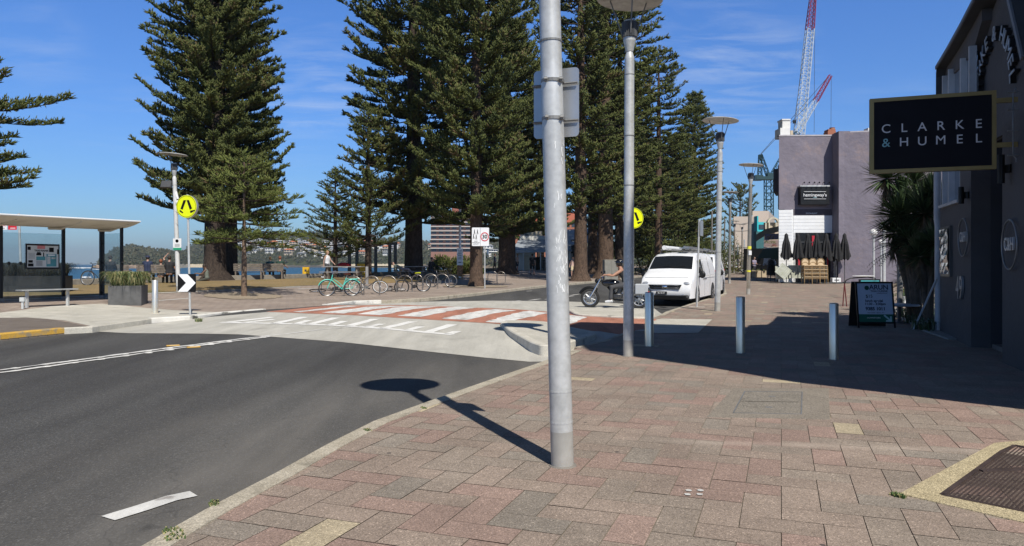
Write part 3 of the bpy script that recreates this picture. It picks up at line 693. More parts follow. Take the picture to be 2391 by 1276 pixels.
m=MB(); m.sphere(l0(H0-2.0,.15,-.05),.11); m.cyl(l0(H0-1.85,.12,-.04),l0(H0-1.5,.02),.05); m.build('security_camera',M_white,L0,True)
m=MB(); z=ZP(571,29)-q.z; m.mat(M_white).box(l0(z,.06,-.1),(.33,.012,.46)); m.mat(mat('green paint',(.02,.3,.15),.5)).box(l0(z-.185,.06,-.109),(.33,.006,.09)); m.mat(mat('ink black',(.008,.008,.009),.7,spec=.15)).lathe([(.05,0),(.065,0)],20,l0(z+.13,.06,-.108),Matrix.Rotation(PI/2,3,'X'))
for k in range(4): m.box(l0(z+.0-.03*k,.06,-.108),(.2,.003,.008))
m.build('notice_sign',None,L0)
# ================================================================ bollards
for k,(px,py,top,lab) in enumerate(((1516,812,682,'steel bollard nearest the shadowed lamp post, first of the row of three'),(1729,828,692,'middle steel bollard of the row of three across the footpath'),(1947,843,707,'rightmost steel bollard of the row, close to the black menu board'),(362,735,655,'lone steel bollard on the concrete pad beside the grass planter'))):
    q=G3(px,py-3); h=(py-top)/F*q.y-.03
    t=thing('bollard',lab,'bollard',q,0,'polished steel bollards')
    w=.5*(20.5 if k<3 else 13.5)/F*q.y; 
    m=MB(); m.lathe([(w,-.03),(w,h-.012),(w-.006,h-.003),(w-.012,h)],32); m.build('post',M_steel,t,True)
    m=MB(); m.lathe([(w-.011,h+.0005),(w-.014,h+.002),(.0005,h+.006)],32); m.build('cap',mat('brushed cap steel',(.5,.49,.42),.5,.8),t,True)
    m=MB(); m.lathe([(w+.001,-.004),(w+.012,-.004),(w+.012,.004),(w+.001,.006)],32); m.build('base_ring',M_galvd,t)
# ================================================================ pedestrian signs
M_yel=mat('fluorescent yellow sheeting',(.78,.86,.0),.45,0,var=.02)
M_ink=MC['ink black']
def ped_sign(lab,base,zc,r,face_rz,lean,pole_top):
    t=thing('crossing_sign',lab,'road sign',base,0,'yellow pedestrian crossing signs')
    m=MB(); m.tube([(0,0,-.05),(lean*pole_top,0,pole_top)],.03,12); m.build('pole',M_galv,t,True)
    Rm=Matrix.Rotation(face_rz,3,'Z'); U=Rm@Vector((1,0,0)); W=Rm@Vector((0,-1,0)); V=Vector((0,0,1)); O=Vector((lean*zc,0,zc))+W*.045
    circ=lambda r_,n=40:[(r_*math.cos(2*PI*k/n),r_*math.sin(2*PI*k/n)) for k in range(n)]
    m=MB(); m.mat(mat('aluminium sign back',(.42,.43,.44))); m.prism(circ(r),O-W*.075,U,V,W,.085); m.build('sign_box',None,t)
    m=MB(); m.prism(circ(r*.985),O+W*.011,U,V,W,.003); d=m.build('face',M_yel,t)
    m=MB(); n=40
    a=[O+W*.016+U*x+V*y for x,y in circ(r*.93)]; b=[O+W*.016+U*x+V*y for x,y in circ(r*.90)]
    m.add(a+b,[(k,(k+1)%n,n+(k+1)%n,n+k) for k in range(n)])
    def pg(pts): m.prism([(x*r,y*r) for x,y in pts],O+W*.0145,U,V,W,.002)
    pg([(-.28,.55),(-.02,.55),(-.36,-.28),(-.58,-.2)]); pg([(.02,.55),(.26,.55),(.56,-.18),(.34,-.3)])
    pg([(-.62,-.28),(-.5,-.36),(-.3,-.5),(-.36,-.6),(-.55,-.5),(-.68,-.4)]); pg([(.36,-.38),(.56,-.34),(.84,-.3),(.8,-.4),(.5,-.56),(.38,-.55)])
    m.build('symbol',M_ink,t); return t
q=G3(444,737); t=ped_sign('round yellow crossing sign over the black and white chevron board, on the left kerb',q,ZP(483,q.y)-q.z,.315,R(-12),-.022,ZP(455,q.y)-q.z)
q=AT(1478,22,tz(3.6,22)+.0); ped_sign('round yellow crossing sign half hidden behind the second lamp post',q,ZP(510,q.y)-q.z,.315,R(14),.0,ZP(490,q.y)-q.z)
# chevron board on the same pole
q=G3(444,737); zc=ZP(661,q.y)-q.z
t=bpy.data.objects.get('crossing_sign')
U=Vector((1,.05,0)).normalized(); O=Vector((-.022*zc-.05,-.045,zc)); W=Vector((.05,-1,0)).normalized()
m=MB(); m.prism(rrect(.49,.49,.03),O,U,(0,0,1),W,.008); m.build('chevron_board',M_ink,t)
m=MB(); s=.24; m.prism([(-s,s),(.02,s),(s,0),(.02,-s),(-s,-s),(-.02,0)],O+W*.009,U,(0,0,1),W,.003); m.build('chevron',mat('white sheeting',(.8,.8,.8),.4,var=.03),t)
# ================================================================ parking sign
q=G3(1627,718); t=thing('parking_sign','grey parking sign pole seen edge on beside the first white van','road sign',q)
H=ZP(513,q.y)-q.z; m=MB(); m.tube([(0,0,-.05),(.028*H,0,H)],.03,12); m.build('pole',M_galv,t,True)
m=MB(); z=H-.28; m.prism(rrect(.3,.5,.03),(.028*z+.1,.06,z),Vector((.55,.83,0)),(0,0,1),Vector((.83,-.55,0)),.004); m.build('sign_plate',MC['aluminium sign back'],t)
MB().box((0,0,.01),(.5,.12,.012),rz=R(-10)).build('base_patch',M_conc2,t)
# ================================================================ speed sign
q=G3(1132,674); t=thing('speed_sign','white 30 speed limit sign with pedestrian panel in front of a pine trunk','road sign',q)
Y=q.y; s=Y/F; zc=ZP(553.5,Y)-q.z; H=ZP(533,Y)-q.z
m=MB(); m.tube([(0,0,-.05),(0,0,H)],.035,10); m.build('pole',M_galv,t,True)
U=Vector((1,0,0)); V=Vector((0,0,1)); W=Vector((0,-1,0))
m=MB(); m.prism(rrect(40*s,43*s,.05),Vector((-10*s,-.04,zc)),U,V,W,.006); m.build('panel',mat('white sheeting',(.8,.8,.8)),t)
m=MB(); O=Vector((-.2*s,-.055,zc)); n=36
a=[O+U*(9.6*s*math.cos(2*PI*k/n))+V*(10.5*s*math.sin(2*PI*k/n)+3*s*0) for k in range(n)]; b=[O+(p-O)*.8 for p in a]
m.add(a+b,[(k,(k+1)%n,n+(k+1)%n,n+k) for k in range(n)]); m.build('red_ring',mat('sign red',(.6,.02,.03),.4),t)
text('30',12*s,O+V*0.0,U,V,M_ink,t,bold=.006)
m=MB(); m.box(Vector((-10.6*s,-.05,zc)),(.012,.004,42*s)); m.build('divider',M_ink,t)
m=MB()
for dx,dz in ((-24,12),(-17,12),(-26,1),(-20,0)):
    c=Vector((dx*s,-.053,zc+dz*s)); m.box(c,(1.8*s,.004,5*s)); m.box(c+Vector((0,0,4*s)),(1.6*s,.004,1.6*s)); m.box(c+Vector((-1*s,0,-4*s)),(1*s,.004,4*s)); m.box(c+Vector((1.2*s,0,-4*s)),(1*s,.004,4*s))
m.build('pedestrian_symbols',M_ink,t)
for k,tx in enumerate(('HIGH','PEDESTRIAN','ACTIVITY')): text(tx,3.0*s,Vector((-20.5*s,-.05,zc-(10.5+3.4*k)*s)),U,V,M_ink,t)
# ================================================================ info column
q=AT(1074,50); s=50/F; t=thing('info_column','tall white pole with a notice panel over an orange artwork band','pole',q)
H=ZP(487,50)-q.z; m=MB(); m.cyl((0,0,-.1),(0,0,H),.085,n=14); m.build('pole',M_white,t,True)
m=MB(); m.box((0,-.05,ZP(600,50)-q.z),(14*s,.12,40*s),bev=.01); m.build('notice_panel',mat('white sheeting',(.8,.8,.8)),t)
m=MB()
for k in range(6): m.box((0,-.115,ZP(585+4*k,50)-q.z),(8*s,.004,1.2*s))
m.box((0,-.115,ZP(613,50)-q.z),(7*s,.004,2*s)); m.build('notice_print',M_dkgrey,t)
m=MB(); m.box((0,-.04,ZP(633,50)-q.z),(13*s,.1,26*s)); m.build('art_panel',mat('art panel',(.3,.14,.06),.7,var=.9,scale=9),t)
# ================================================================ bus shelter
FRp=Vector((-12.4,24.3,2.9));FLp=Vector((-16.9,17.0,2.9));BRp=Vector((-14.25,25.6,2.72));BLp=Vector((-19.0,17.9,2.72))
ax=(BLp-BRp).normalized()
t=thing('bus_shelter','glass bus shelter with a thin pale curved roof and black posts','bus shelter',(-14.5,25,tz(-14.5,25)))
mb=MB(); rows=[]
nu,nv=14,8
M_roof=mat('shelter roof cream',(.6,.56,.48),.6,var=.05,dirt=((.35,.3,.22),2,.5)); 
vs=[]
for side in (0,1):
    for i in range(nu+1):
        for j in range(nv+1):
            u=i/nu; v=j/nv
            a=FRp.lerp(FLp,u); b=BRp.lerp(BLp,u); p=a.lerp(b,v)
            z=p.z-.12*math.sin(PI*v)*.5*(1-v) - (.05 if side else 0)*math.sin(PI*min(1,max(0,v)))
            tip=max(0,1-u*nu/2.0)
            p=Vector((p.x,p.y,z+ (.03 if side==0 else -.012))); vs.append(p)
n1_=(nu+1)*(nv+1); fs=[]
for i in range(nu):
    for j in range(nv):
        a=i*(nv+1)+j; q_=(a,a+nv+1,a+nv+2,a+1); fs.append(q_); fs.append(tuple(x+n1_ for x in q_[::-1]))
for i in range(nu):
    for j in (0,nv):
        a=i*(nv+1)+j; fs.append((a,a+nv+1,a+nv+1+n1_,a+n1_))
for j in range(nv):
    for i in (0,nu):
        a=i*(nv+1)+j; fs.append((a,a+1,a+1+n1_,a+n1_))
mb.add(vs,fs); mb.build('roof',M_roof,t,world=True)
m=MB(); m.tube([FRp+Vector((0,0,.02)),FLp+Vector((0,0,.02))],.024,8); m.tube([FRp+Vector((0,0,.02)),BRp+Vector((0,0,.02))],.022,8); m.build('roof_edge',M_white,t,True,world=True)
def shp(px): # point on the back line under a given pixel column
    k=(px-CX)/F; d=BLp-BRp; u=(k*BRp.y-BRp.x)/(d.x-k*d.y); p=BRp+d*u; return Vector((p.x,p.y,tz(p.x,p.y)))
PA,PC,PB=shp(2),shp(148),shp(238); k=(284-CX)/F; PD=Vector((k*24.7,24.7,tz(k*24.7,24.7)))
for p,w_,zt in ((PA,.09,2.7),(PC,.09,2.7),(PB,.15,2.72),(PD,.08,2.86),(shp(-150),.09,2.7)):
    m=MB(); m.box((p.x,p.y,(p.z+zt)/2),(w_,.08,zt-p.z),rz=R(58)); m.build('post',M_black,t,world=True)
    MB().box((p.x,p.y,p.z+.05),(w_+.03,.11,.1),rz=R(58)).build('post_shoe',M_galvd,t,world=True)
m=MB()
for u in (.03,.21,.42,.6):
    a=BRp.lerp(BLp,u)+Vector((0,0,-.04)); b=FRp.lerp(FLp,u)+Vector((0,0,-.06)); m.tube([a,a.lerp(b,.35)+Vector((0,0,-.09)),b.lerp(a,.1)],[.05,.045,.02],8)
m.build('roof_bracket',M_roof,t,True,world=True)
def gl(a,b,z0,z1,nm='glass_panel',th=.012):
    a=Vector(a);b=Vector(b); d=(b-a).normalized(); n=Vector((-d.y,d.x,0))*th/2
    m=MB(); vs=[a+n,b+n,b-n,a-n]; m.add([Vector((v.x,v.y,z0)) for v in vs]+[Vector((v.x,v.y,z1)) for v in vs],[(3,2,1,0),(4,5,6,7),(0,1,5,4),(1,2,6,5),(2,3,7,6),(3,0,4,7)])
    return m.build(nm,M_glass,t,world=True)
gl(PA.lerp(PC,.02),PA.lerp(PC,.97),.28,2.5); gl(PB.lerp(PD,.06),PB.lerp(PD,.95),.22,2.55)
gl(shp(-150),PA.lerp(shp(-150),.03),.28,2.5)
m=MB()
for p in (PC,PB,PD):
    for z in (.5,1.55,2.2): m.sphere((p.x+.05,p.y-.05,z),.035,8,6)
for f in (.12,.3,.55): 
    p=PA.lerp(PC,f); m.lathe([(.05,-.01),(.06,0),(.05,.01)],14,(p.x,p.y,1.52),Matrix.Rotation(PI/2,3,'X'))
m.build('glass_clamp',M_black,t,True,world=True)
# poster case on the glass
d=(PC-PA).normalized(); n=Vector((d.y,-d.x,0)); 
def pxon(px,py,A=PA,D=d,off=.03):
    k=(px-CX)/F; u=(k*A.y-A.x)/(D.x-k*D.y); p=A+D*u+n*off; return Vector((p.x,p.y,EH+(HY-py)/F*p.y))
a=pxon(58,629);b=pxon(137,571); wdt=(Vector((b.x,b.y,0))-Vector((a.x,a.y,0))).length; hgt=b.z-a.z; ctr=(a+b)/2
pt=thing('notice_board','black-framed taxi rank notice board fixed to the bus shelter glass','notice board',ctr)
m=MB(); m.prism([(-wdt/2,-hgt/2),(wdt/2,-hgt/2),(wdt/2,hgt/2),(-wdt/2,hgt/2)],(0,0,0),d,(0,0,1),n,.03); m.build('frame',M_black,pt)
paper=mat('poster paper',(.55,.57,.56),.5,var=.05)
m=MB(); m.prism([(-wdt*.46,-hgt*.43),(wdt*.46,-hgt*.43),(wdt*.46,hgt*.43),(-wdt*.46,hgt*.43)],n*.031,d,(0,0,1),n,.003); m.build('poster',paper,pt)
m=MB()
def rc(x0,x1,y0,y1,mt_):
    m.mat(mt_).prism([(x0*wdt,y0*hgt),(x1*wdt,y0*hgt),(x1*wdt,y1*hgt),(x0*wdt,y1*hgt)],n*.035,d,(0,0,1),n,.002)
teal=mat('teal print',(.06,.25,.28),.5); pink=mat('pink print',(.6,.2,.2),.5)
rc(-.17,.06,.3,.43,pink); rc(.1,.4,-.4,.1,teal); rc(-.2,.07,-.15,0,teal)
for x0,x1,y0,y1 in ((-.45,-.36,.25,.38),(.18,.32,.18,.36),(-.43,-.3,-.25,-.15),(-.44,-.28,-.4,-.28),(.42,.46,.1,.3)): rc(x0,x1,y0,y1,M_ink)
# taxi
rc(-.2,-.05,.04,.12,M_ink); rc(-.18,-.07,.12,.17,M_ink); rc(.0,.03,0,.16,M_ink)
white=MC['white sheeting']
rc(.12,.22,-.3,.0,paper);rc(.25,.38,-.1,-.02,paper); rc(.14,.36,.03,.08,white)
for k in range(5): rc(-.2,-.02,-.2-.04*k,-.185-.04*k,M_dkgrey)
for k in range(6): rc(-.43,-.24,.12-.04*k,.13-.04*k,M_dkgrey)
m.build('poster_print',None,pt)
text('TAXI RANK',hgt*.1,n*.04+Vector((0,0,.225*hgt))-d*(.05*wdt),d,(0,0,1),M_ink,pt,bold=.002)
# bench
a=G3(63,719);b=G3(158,715); 
bt=thing('shelter_bench','backless metal bench inside the bus shelter','bench',a)
zs=.52; s0=a+Vector((-.1,0,zs)); dd=Vector((b.x-a.x,b.y-a.y,0)).normalized(); Lb=Vector((b.x-a.x,b.y-a.y,0)).length
nn=Vector((dd.y,-dd.x,0))
m=MB(); ctr=a+dd*(Lb/2)+Vector((0,0,zs))
for k in (-1,0,1): m.box(ctr+nn*(.13*k),(Lb+.45,.12,.03),rz=math.atan2(dd.y,dd.x))
m.build('seat',mat('bench aluminium',(.5,.5,.47),.4,.5),bt,world=True)
for p in (a,b):
    m=MB(); m.box((p.x,p.y,p.z+.25),(.07,.07,.5)); m.build('leg',M_galv,bt,world=True)
p=G3(53,722); MB().box((p.x,p.y,p.z+.12),(.05,.05,.25)).box((p.x,p.y,p.z+.28),(.13,.1,.12)).build('service_box',MC['poster paper'],bt,world=True)
# bus zone flag pole behind
Y=28; q=AT(50,Y); t=thing('bus_stop_pole','pole with red and white bus zone plates behind the shelter glass','road sign',q)
m=MB(); m.tube([(0,0,-.05),(-.1,0,ZP(499,Y)-q.z)],.045,10); m.build('pole',M_galv,t,True)
s=Y/F; m=MB(); z=ZP(524,Y)-q.z; m.box((-.14-10*s,-.06,z),(20*s,.01,26*s)); m.build('red_plate',MC['sign red'],t)
m=MB(); m.box((-.14-34*s,-.07,z-.0),(24*s,.01,26*s)); m.build('zone_plate',MC['white sheeting'],t)
text('BUS',7*s,(-.14-34*s,-.077,z+5*s),(1,0,0),(0,0,1),MC['sign red'],t); text('ZONE',7*s,(-.14-34*s,-.077,z-3*s),(1,0,0),(0,0,1),MC['sign red'],t)
m=MB(); m.box((-.14-34*s,-.077,z-9.5*s),(14*s,.003,1.2*s)); m.build('arrow',M_ink,t)
m=MB(); m.box((-.14-9*s,-.067,z-9.5*s),(12*s,.003,1.5*s)); m.build('arrow',MC['white sheeting'],t)
# ================================================================ planters with strappy grass
def grass_clump(mb,c,size,n,h,droop,seed,w=.014,mats=None):
    rr=random.Random(seed)
    for i in range(n):
        bx=c[0]+rr.uniform(-.5,.5)*size[0]; by=c[1]+rr.uniform(-.5,.5)*size[1]
        a=rr.uniform(0,2*PI); l=h*rr.uniform(.6,1.15); out=l*rr.uniform(.25,.95)*droop
        if mats: mb.mat(mats[0] if rr.random()<.62 else mats[1])
        p0=Vector((bx,by,c[2])); dx=Vector((math.cos(a),math.sin(a),0)); sd=Vector((-dx.y,dx.x,0))*w
        P=[p0,p0+dx*out*.25+Vector((0,0,l*.55)),p0+dx*out*.65+Vector((0,0,l*.75)),p0+dx*out+Vector((0,0,l*(.75-.55*droop*rr.random())))]
        vs=[];
        for k,p in enumerate(P[:3]): vs+= [p-sd*(1-k*.25),p+sd*(1-k*.25)]
        vs.append(P[3]); mb.add(vs,[(0,1,3,2),(2,3,5,4),(4,5,6)])
M_gr1=mat('strappy leaf green',(.075,.11,.03),.6,var=.4,scale=8); M_gr2=mat('strappy leaf straw',(.3,.27,.12),.7,var=.3,scale=8)
M_plant=mat('planter concrete dark',(.10,.1,.098),.7,var=.25,scale=3,bump=.2,dirt=((.05,.05,.05),4,.5))
def planter(lab,A,B,depth,h,group,seed,grow=.45,dark=False):  # dark: shelter shade and glass tint put into the colours
    A=Vector(A);B=Vector(B); d=(B-A); L_=Vector((d.x,d.y,0)).length; rz=math.atan2(d.y,d.x)
    n=Vector((-math.sin(rz),math.cos(rz),0)); c=(A+B)/2+n*depth/2; c.z=tz(c.x,c.y)
    t=thing('planter',lab,'planter',c,rz,group)
    m=MB(); w=.06
    for (x,y,sx,sy) in ((0,-depth/2+w/2,L_,w),(0,depth/2-w/2,L_,w),(-L_/2+w/2,0,w,depth-2*w-.004),(L_/2-w/2,0,w,depth-2*w-.004)): m.box((x,y,h/2-.03),(sx,sy,h+.06),bev=.008)
    m.build('box',mat('shade darkened planter',(.03,.03,.03),.7) if dark else M_plant,t)
    m=MB(); m.box((0,0,h-.1),(L_-2*w-.01,depth-2*w-.01,.1)); m.build('soil',M_joint,t)
    m=MB(); grass_clump(m,(0,0,h-.06),(L_-.2,depth-.2),int(L_*depth*1700),grow,1.35,seed,.012,[mat('shade darkened grass',(.018,.022,.012),.6,var=.4)]*2 if dark else [M_gr1,M_gr2]); m.build('grass',None,t,fix=False)  # dark variant colours the grass as if shaded by the shelter roof
a=G3(252,713);b=G3(330,714.5); planter('dark concrete planter of strappy grass between shelter and steel bollard',a,b,1.0,ZP(668,a.y)-a.z,'grass planters at the shelter',1,.62)
a=AT(-90,26.6); b=AT(141,26.9); planter('long shade-darkened planter box of grasses behind the bus shelter glass',a,b,.9,.6,'grass planters at the shelter',2,.65,True)
# ================================================================ service covers, grate
def slabring(lab,name,cat,pxs,mt_rim,mt_in,inner_px,h=.006):
    P=[G3(*p) for p in pxs]; c=sum(P,Vector())/len(P)
    t=thing(name,lab,cat,c)
    Q=[G3(*p) for p in inner_px]; m=MB(); n=len(P)
    m.add([p+Vector((0,0,h)) for p in P]+[p+Vector((0,0,h)) for p in Q]+[p-Vector((0,0,.02)) for p in P],[(i,(i+1)%n,n+(i+1)%n,n+i) for i in range(n)]+[(i,(i+1)%n,2*n+(i+1)%n,2*n+i) for i in range(n)])
    m.build('surround',mt_rim,t,world=True); return t,Q
t,Q=slabring('square granite-filled service cover let into the footpath','service_cover','manhole cover',[(1650,975),(1712,908),(1935,908),(1938,980)],posmat('cover concrete',(.22,.19,.155),(.28,.245,.2),3,speck=140,sstr=.5),None,[(1712,966),(1739,915.5),(1873,917),(1871,969)])
m=MB(); 
QQ=[Q[0].lerp(Q[2],.012),Q[1].lerp(Q[3],.012),Q[2].lerp(Q[0],.012),Q[3].lerp(Q[1],.012)]
m1=[QQ[0].lerp(QQ[1],.49),QQ[3].lerp(QQ[2],.49)]; m2_=[QQ[0].lerp(QQ[1],.505),QQ[3].lerp(QQ[2],.505)]
for poly in ((QQ[0],m1[0],m1[1],QQ[3]),(m2_[0],QQ[1],QQ[2],m2_[1])): m.add([p+Vector((0,0,.0075)) for p in poly],[(0,1,2,3)])
m.build('lid',posmat('cover fill',(.2,.18,.15),(.27,.24,.2),3,speck=120,sstr=.6),t,world=True)
m=MB()
for a,b in ((Q[0],Q[1]),(Q[1],Q[2]),(Q[2],Q[3]),(Q[3],Q[0])): m.box((a+b)/2+Vector((0,0,.003)),((a-b).length,.012,.012),rz=math.atan2((b-a).y,(b-a).x))
for f in (.25,.75):
    p=Q[0].lerp(Q[1],f).lerp(Q[3].lerp(Q[2],f),.5); m.box(p+Vector((0,0,.006)),(.07,.03,.008))
m.build('frame',M_galvd,t,world=True)
# tree grate / vent grate lower right
rim=posmat('exposed aggregate beige',(.4,.33,.2),(.52,.44,.28),4,speck=170,sstr=.75)
Pp=[(2100,1155),(2322,1036),(2391,1030),(2700,1080),(2900,1300),(2391,1222)]
Pi=[(2200,1158),(2340,1056),(2370,1042),(2640,1090),(2800,1260),(2391,1197)]
t,Q=slabring('rusty mesh ventilation grate with a beige aggregate surround in the footpath corner','floor_grate','grate',Pp,rim,None,Pi)
c=sum(Q,Vector())/6
m=MB(); m.add([p-Vector((0,0,.16)) for p in Q],[tuple(range(6))])
m.build('pit',mat('pit dark',(.03,.026,.024),.9),t,world=True)
rust=mat('rusty grate iron',(.085,.06,.052),.6,.4,var=.3,scale=6)
m=MB(); P2=[Vector((p.x,p.y)) for p in Q]
def seg_in(P,a,b):
    """clip segment to polygon, returns list of intervals"""
    ts=[0,1]; n=len(P); d=b-a
    for i in range(n):
        e=P[(i+1)%n]-P[i]; den=d.x*e.y-d.y*e.x
        if abs(den)<1e-9: continue
        w_=P[i]-a; t_=(w_.x*e.y-w_.y*e.x)/den; u_=(w_.x*d.y-w_.y*d.x)/den
        if 0<t_<1 and 0<=u_<=1: ts.append(t_)
    ts.sort(); out=[]
    for x,y in zip(ts,ts[1:]):
        mid=a+d*((x+y)/2)
        if y-x>1e-4 and inpoly(P,mid.x,mid.y): out.append((a+d*x,a+d*y))
    return out
e1=(P2[1]-P2[0]).normalized(); e2=Vector((e1.y,-e1.x)); 
for D,S in ((e1,e2),(e2,e1)):
    o_=P2[0]
    for k in range(-90,200):
        a=o_+S*(k*.026)-D*3; b=o_+S*(k*.026)+D*4
        for (x,y) in seg_in(P2,a,b):
            if x.x>3.9 and y.x>3.9: continue
            mid=(x+y)/2; m.box((mid.x,mid.y,c.z-.002+( .001 if D is e1 else 0)),((y-x).length,.011,.008),rz=math.atan2(D.y,D.x))
m.build('mesh',rust,t,world=True,fix=False)
m=MB()
for a,b in zip(Q,Q[1:]+Q[:1]): m.box((a+b)/2+Vector((0,0,.003)),((a-b).length,.03,.016),rz=math.atan2((b-a).y,(b-a).x))
a=G3(2290,1101);b=G3(2460,1095); m.box((a+b)/2+Vector((0,0,.006)),((a-b).length,.05,.012),rz=math.atan2((b-a).y,(b-a).x))
m.build('frame',rust,t,world=True)
# four white paint dots
for (x,y) in ((1608,1147),(1636,1147),(1606,1156.5),(1634,1156.5)):
    p=G3(x,y); P=[Vector((p.x+.022*math.cos(a_)*random.uniform(.85,1.1),p.y+.022*math.sin(a_)*random.uniform(.85,1.1))) for a_ in [2*PI*k/14 for k in range(14)]]
    sheet('paint_dot',P,tz,.006,M_paint,1)
# weeds
def weed(lab,p,size,h,n,seed,grp='weeds in the kerb joints'):
    m=MB(); grass_clump(m,(0,0,0),(size,size*.5),n,h,.8,seed,.006,[mat('weed green',(.06,.11,.025),.7,var=.3),M_gr2])
    o=m.build('weed',None,None,fix=False); o.location=p; o.rotation_euler=(0,0,R(-60)); tag(o,lab,'weed',grp)
for k,(x,y,s_,h,n,l) in enumerate(((1262,812,.16,.16,160,'tall leafy weed at the foot of the white island kerb'),(500,1178,.12,.02,70,'small weed at the kerb inner edge below the white dash'),(858,1006,.1,.02,60,'low weed in the kerb joint left of the lamp shadow'),(988,954,.09,.02,50,'low weed at the kerb beside the lamp shadow'),(405,1250,.2,.025,110,'ragged weed strip at the kerb near the bottom edge'),(2098,1160,.09,.03,90,'tuft of grass at the corner of the grate surround'),(464,752,.3,.12,80,'weed at the foot of the left white kerb'))):
    weed(l,(GR3(x,y) if k in(0,6) else G3(x,y)),s_,h,n,k+20)
# rusty edge dirt, menu board etc
# ================================================================ A-frame menu board
q=G3(2043,766); Y=q.y; s=Y/F
t=thing('menu_board','black-framed sandwich board with blue-white thai menu panel and green footer','sandwich board',q,R(-4))
Hh=(768-660)*s; Wd=86*s; tl=R(9)
V=Vector((0,math.sin(tl),math.cos(tl))); U=Vector((1,0,0)); W=U.cross(V)
O=Vector((0,0,Hh/2))
M_menu=mat('menu panel',(.50,.56,.66),.35,var=.03)
m=MB(); hw,hh=Wd/2,Hh/2
for (x,y,a_,b_) in ((0,hh-.02,Wd,.035),(0,-hh+.11,Wd,.035),(-hw+.02,0,.035,Hh),(hw-.02,0,.035,Hh)):
    m.prism([(x-a_/2,y-b_/2),(x+a_/2,y-b_/2),(x+a_/2,y+b_/2),(x-a_/2,y+b_/2)],O+W*(.0 if a_>b_ else .002),U,V,W,.025)
m.build('frame',M_black,t)
m=MB(); m.prism([(-hw+.03,-hh+.3),(hw-.03,-hh+.3),(hw-.03,hh-.03),(-hw+.03,hh-.03)],O+W*.005,U,V,W,.008); m.build('menu_panel',M_menu,t)
m=MB(); m.prism([(-hw+.03,-hh+.12),(hw-.03,-hh+.12),(hw-.03,-hh+.299),(-hw+.03,-hh+.299)],O+W*.005,U,V,W,.008); m.build('footer_panel',mat('menu green',(.01,.12,.075),.4),t)
V2=Vector((0,-math.sin(tl),math.cos(tl)))
m=MB(); m.prism([(-hw,-hh),(hw,-hh),(hw,hh),(-hw,hh)],O+Vector((0,.34,0)),U,V2,Vector((0,1,0)),.02); m.build('rear_leaf',M_black,t)
T=lambda b_,sz,x,y,mt_=M_ink,al='CENTER',bo=0: text(b_,sz,O+W*.014+U*x+V*y,U,V,mt_,t,align=al,bold=bo)
navy=mat('menu ink',(.02,.025,.06),.5)
T('ARUN',.15,.1,hh-.13,navy,bo=.003); T('THAI CUISINE',.06,.1,hh-.215,navy,bo=.001); T('arunthai.com.au',.035,.16,hh-.26,navy)
T('$15',.1,-.12,hh-.33,M_ink,'CENTER'); T('lunch special',.075,-.02,hh-.43,navy,bo=.002); T('11:30 - 3:30pm',.075,0,hh-.5,navy,bo=.002); T('9385 1011',.1,.0,-hh+.42,navy,bo=.004); T('Thai Cuisine   @arun_thai',.034,0,-hh+.335,navy)
T('DOWNSTAIRS',.045,-.05,-hh+.22,MC['white sheeting'])
m=MB(); 
c0=Vector((.25,-hh+.21)); m.prism([(c0.x-.09,c0.y+.06),(c0.x-.06,c0.y+.085),(c0.x+.05,c0.y-.02),(c0.x+.05,c0.y+.045),(c0.x+.085,c0.y+.045),(c0.x+.085,c0.y-.075),(c0.x-.04,c0.y-.075),(c0.x-.04,c0.y-.04),(c0.x+.02,c0.y-.04)],O+W*.014,U,V,W,.003); m.build('arrow',mat('pale arrow',(.4,.6,.6),.4),t)
m=MB(); m.lathe([(.001,0),(.05,0)],20,O+W*.0145+U*(-.16)+V*(hh-.14),Matrix((U,V,W)).transposed()); m.build('emblem',mat('emblem green',(.02,.1,.06),.5),t)
# second board with blue picture and a hoop rack
q=AT(2030,22); s=22/F; t=thing('display_board','teal picture board standing behind the sandwich board','display board',q,R(8))
m=MB(); m.box((0,0,.47),(.68,.05,.95)); m.build('frame',M_black,t); zc=ZP(648,22)-q.z
m=MB(); m.box((0,-.028,.66),(.6,.01,.5)); m.build('picture',mat('teal picture',(.06,.3,.33),.5,var=.3,scale=5),t)
m=MB(); m.prism([(-.12,.02),(0,.1),(.2,.06),(.1,-.04),(0,-.12)],(0,-.035,.66),(1,0,0),(0,0,1),(0,-1,0),.003); m.prism([(-.02,.2),(.25,.2),(.25,.14),(-.02,.14)],(0,-.035,.66),(1,0,0),(0,0,1),(0,-1,0),.003); m.build('picture_detail',mat('cream picture',(.6,.5,.3),.5),t)
q=AT(1972,24); t=thing('hoop_rack','black curved tube stand with dark red legs carrying a pale board','stand',q)
m=MB(); pts=[(0,0,.75),(.05,0,.86),(.2,0,.93),(.75,0,.97),(1.0,0,.93),(1.08,0,.8),(1.1,0,.3)]; m.tube(pts,.02,8); m.build('hoop',M_black,t,True)
m=MB(); m.tube([(0,0,.76),(-.06,0,0)],.018,8); m.tube([(0,0,.76),(.07,0,0)],.018,8); m.build('leg',mat('dark red paint',(.12,.015,.015),.5),t,True)
m=MB(); m.lathe([(.001,-.02),(.34,-.01),(.36,0),(.34,.012),(.001,.02)],24,(.62,0,1.0),Matrix.Diagonal((1,.6,1))); m.build('pale_board',M_white,t,True)
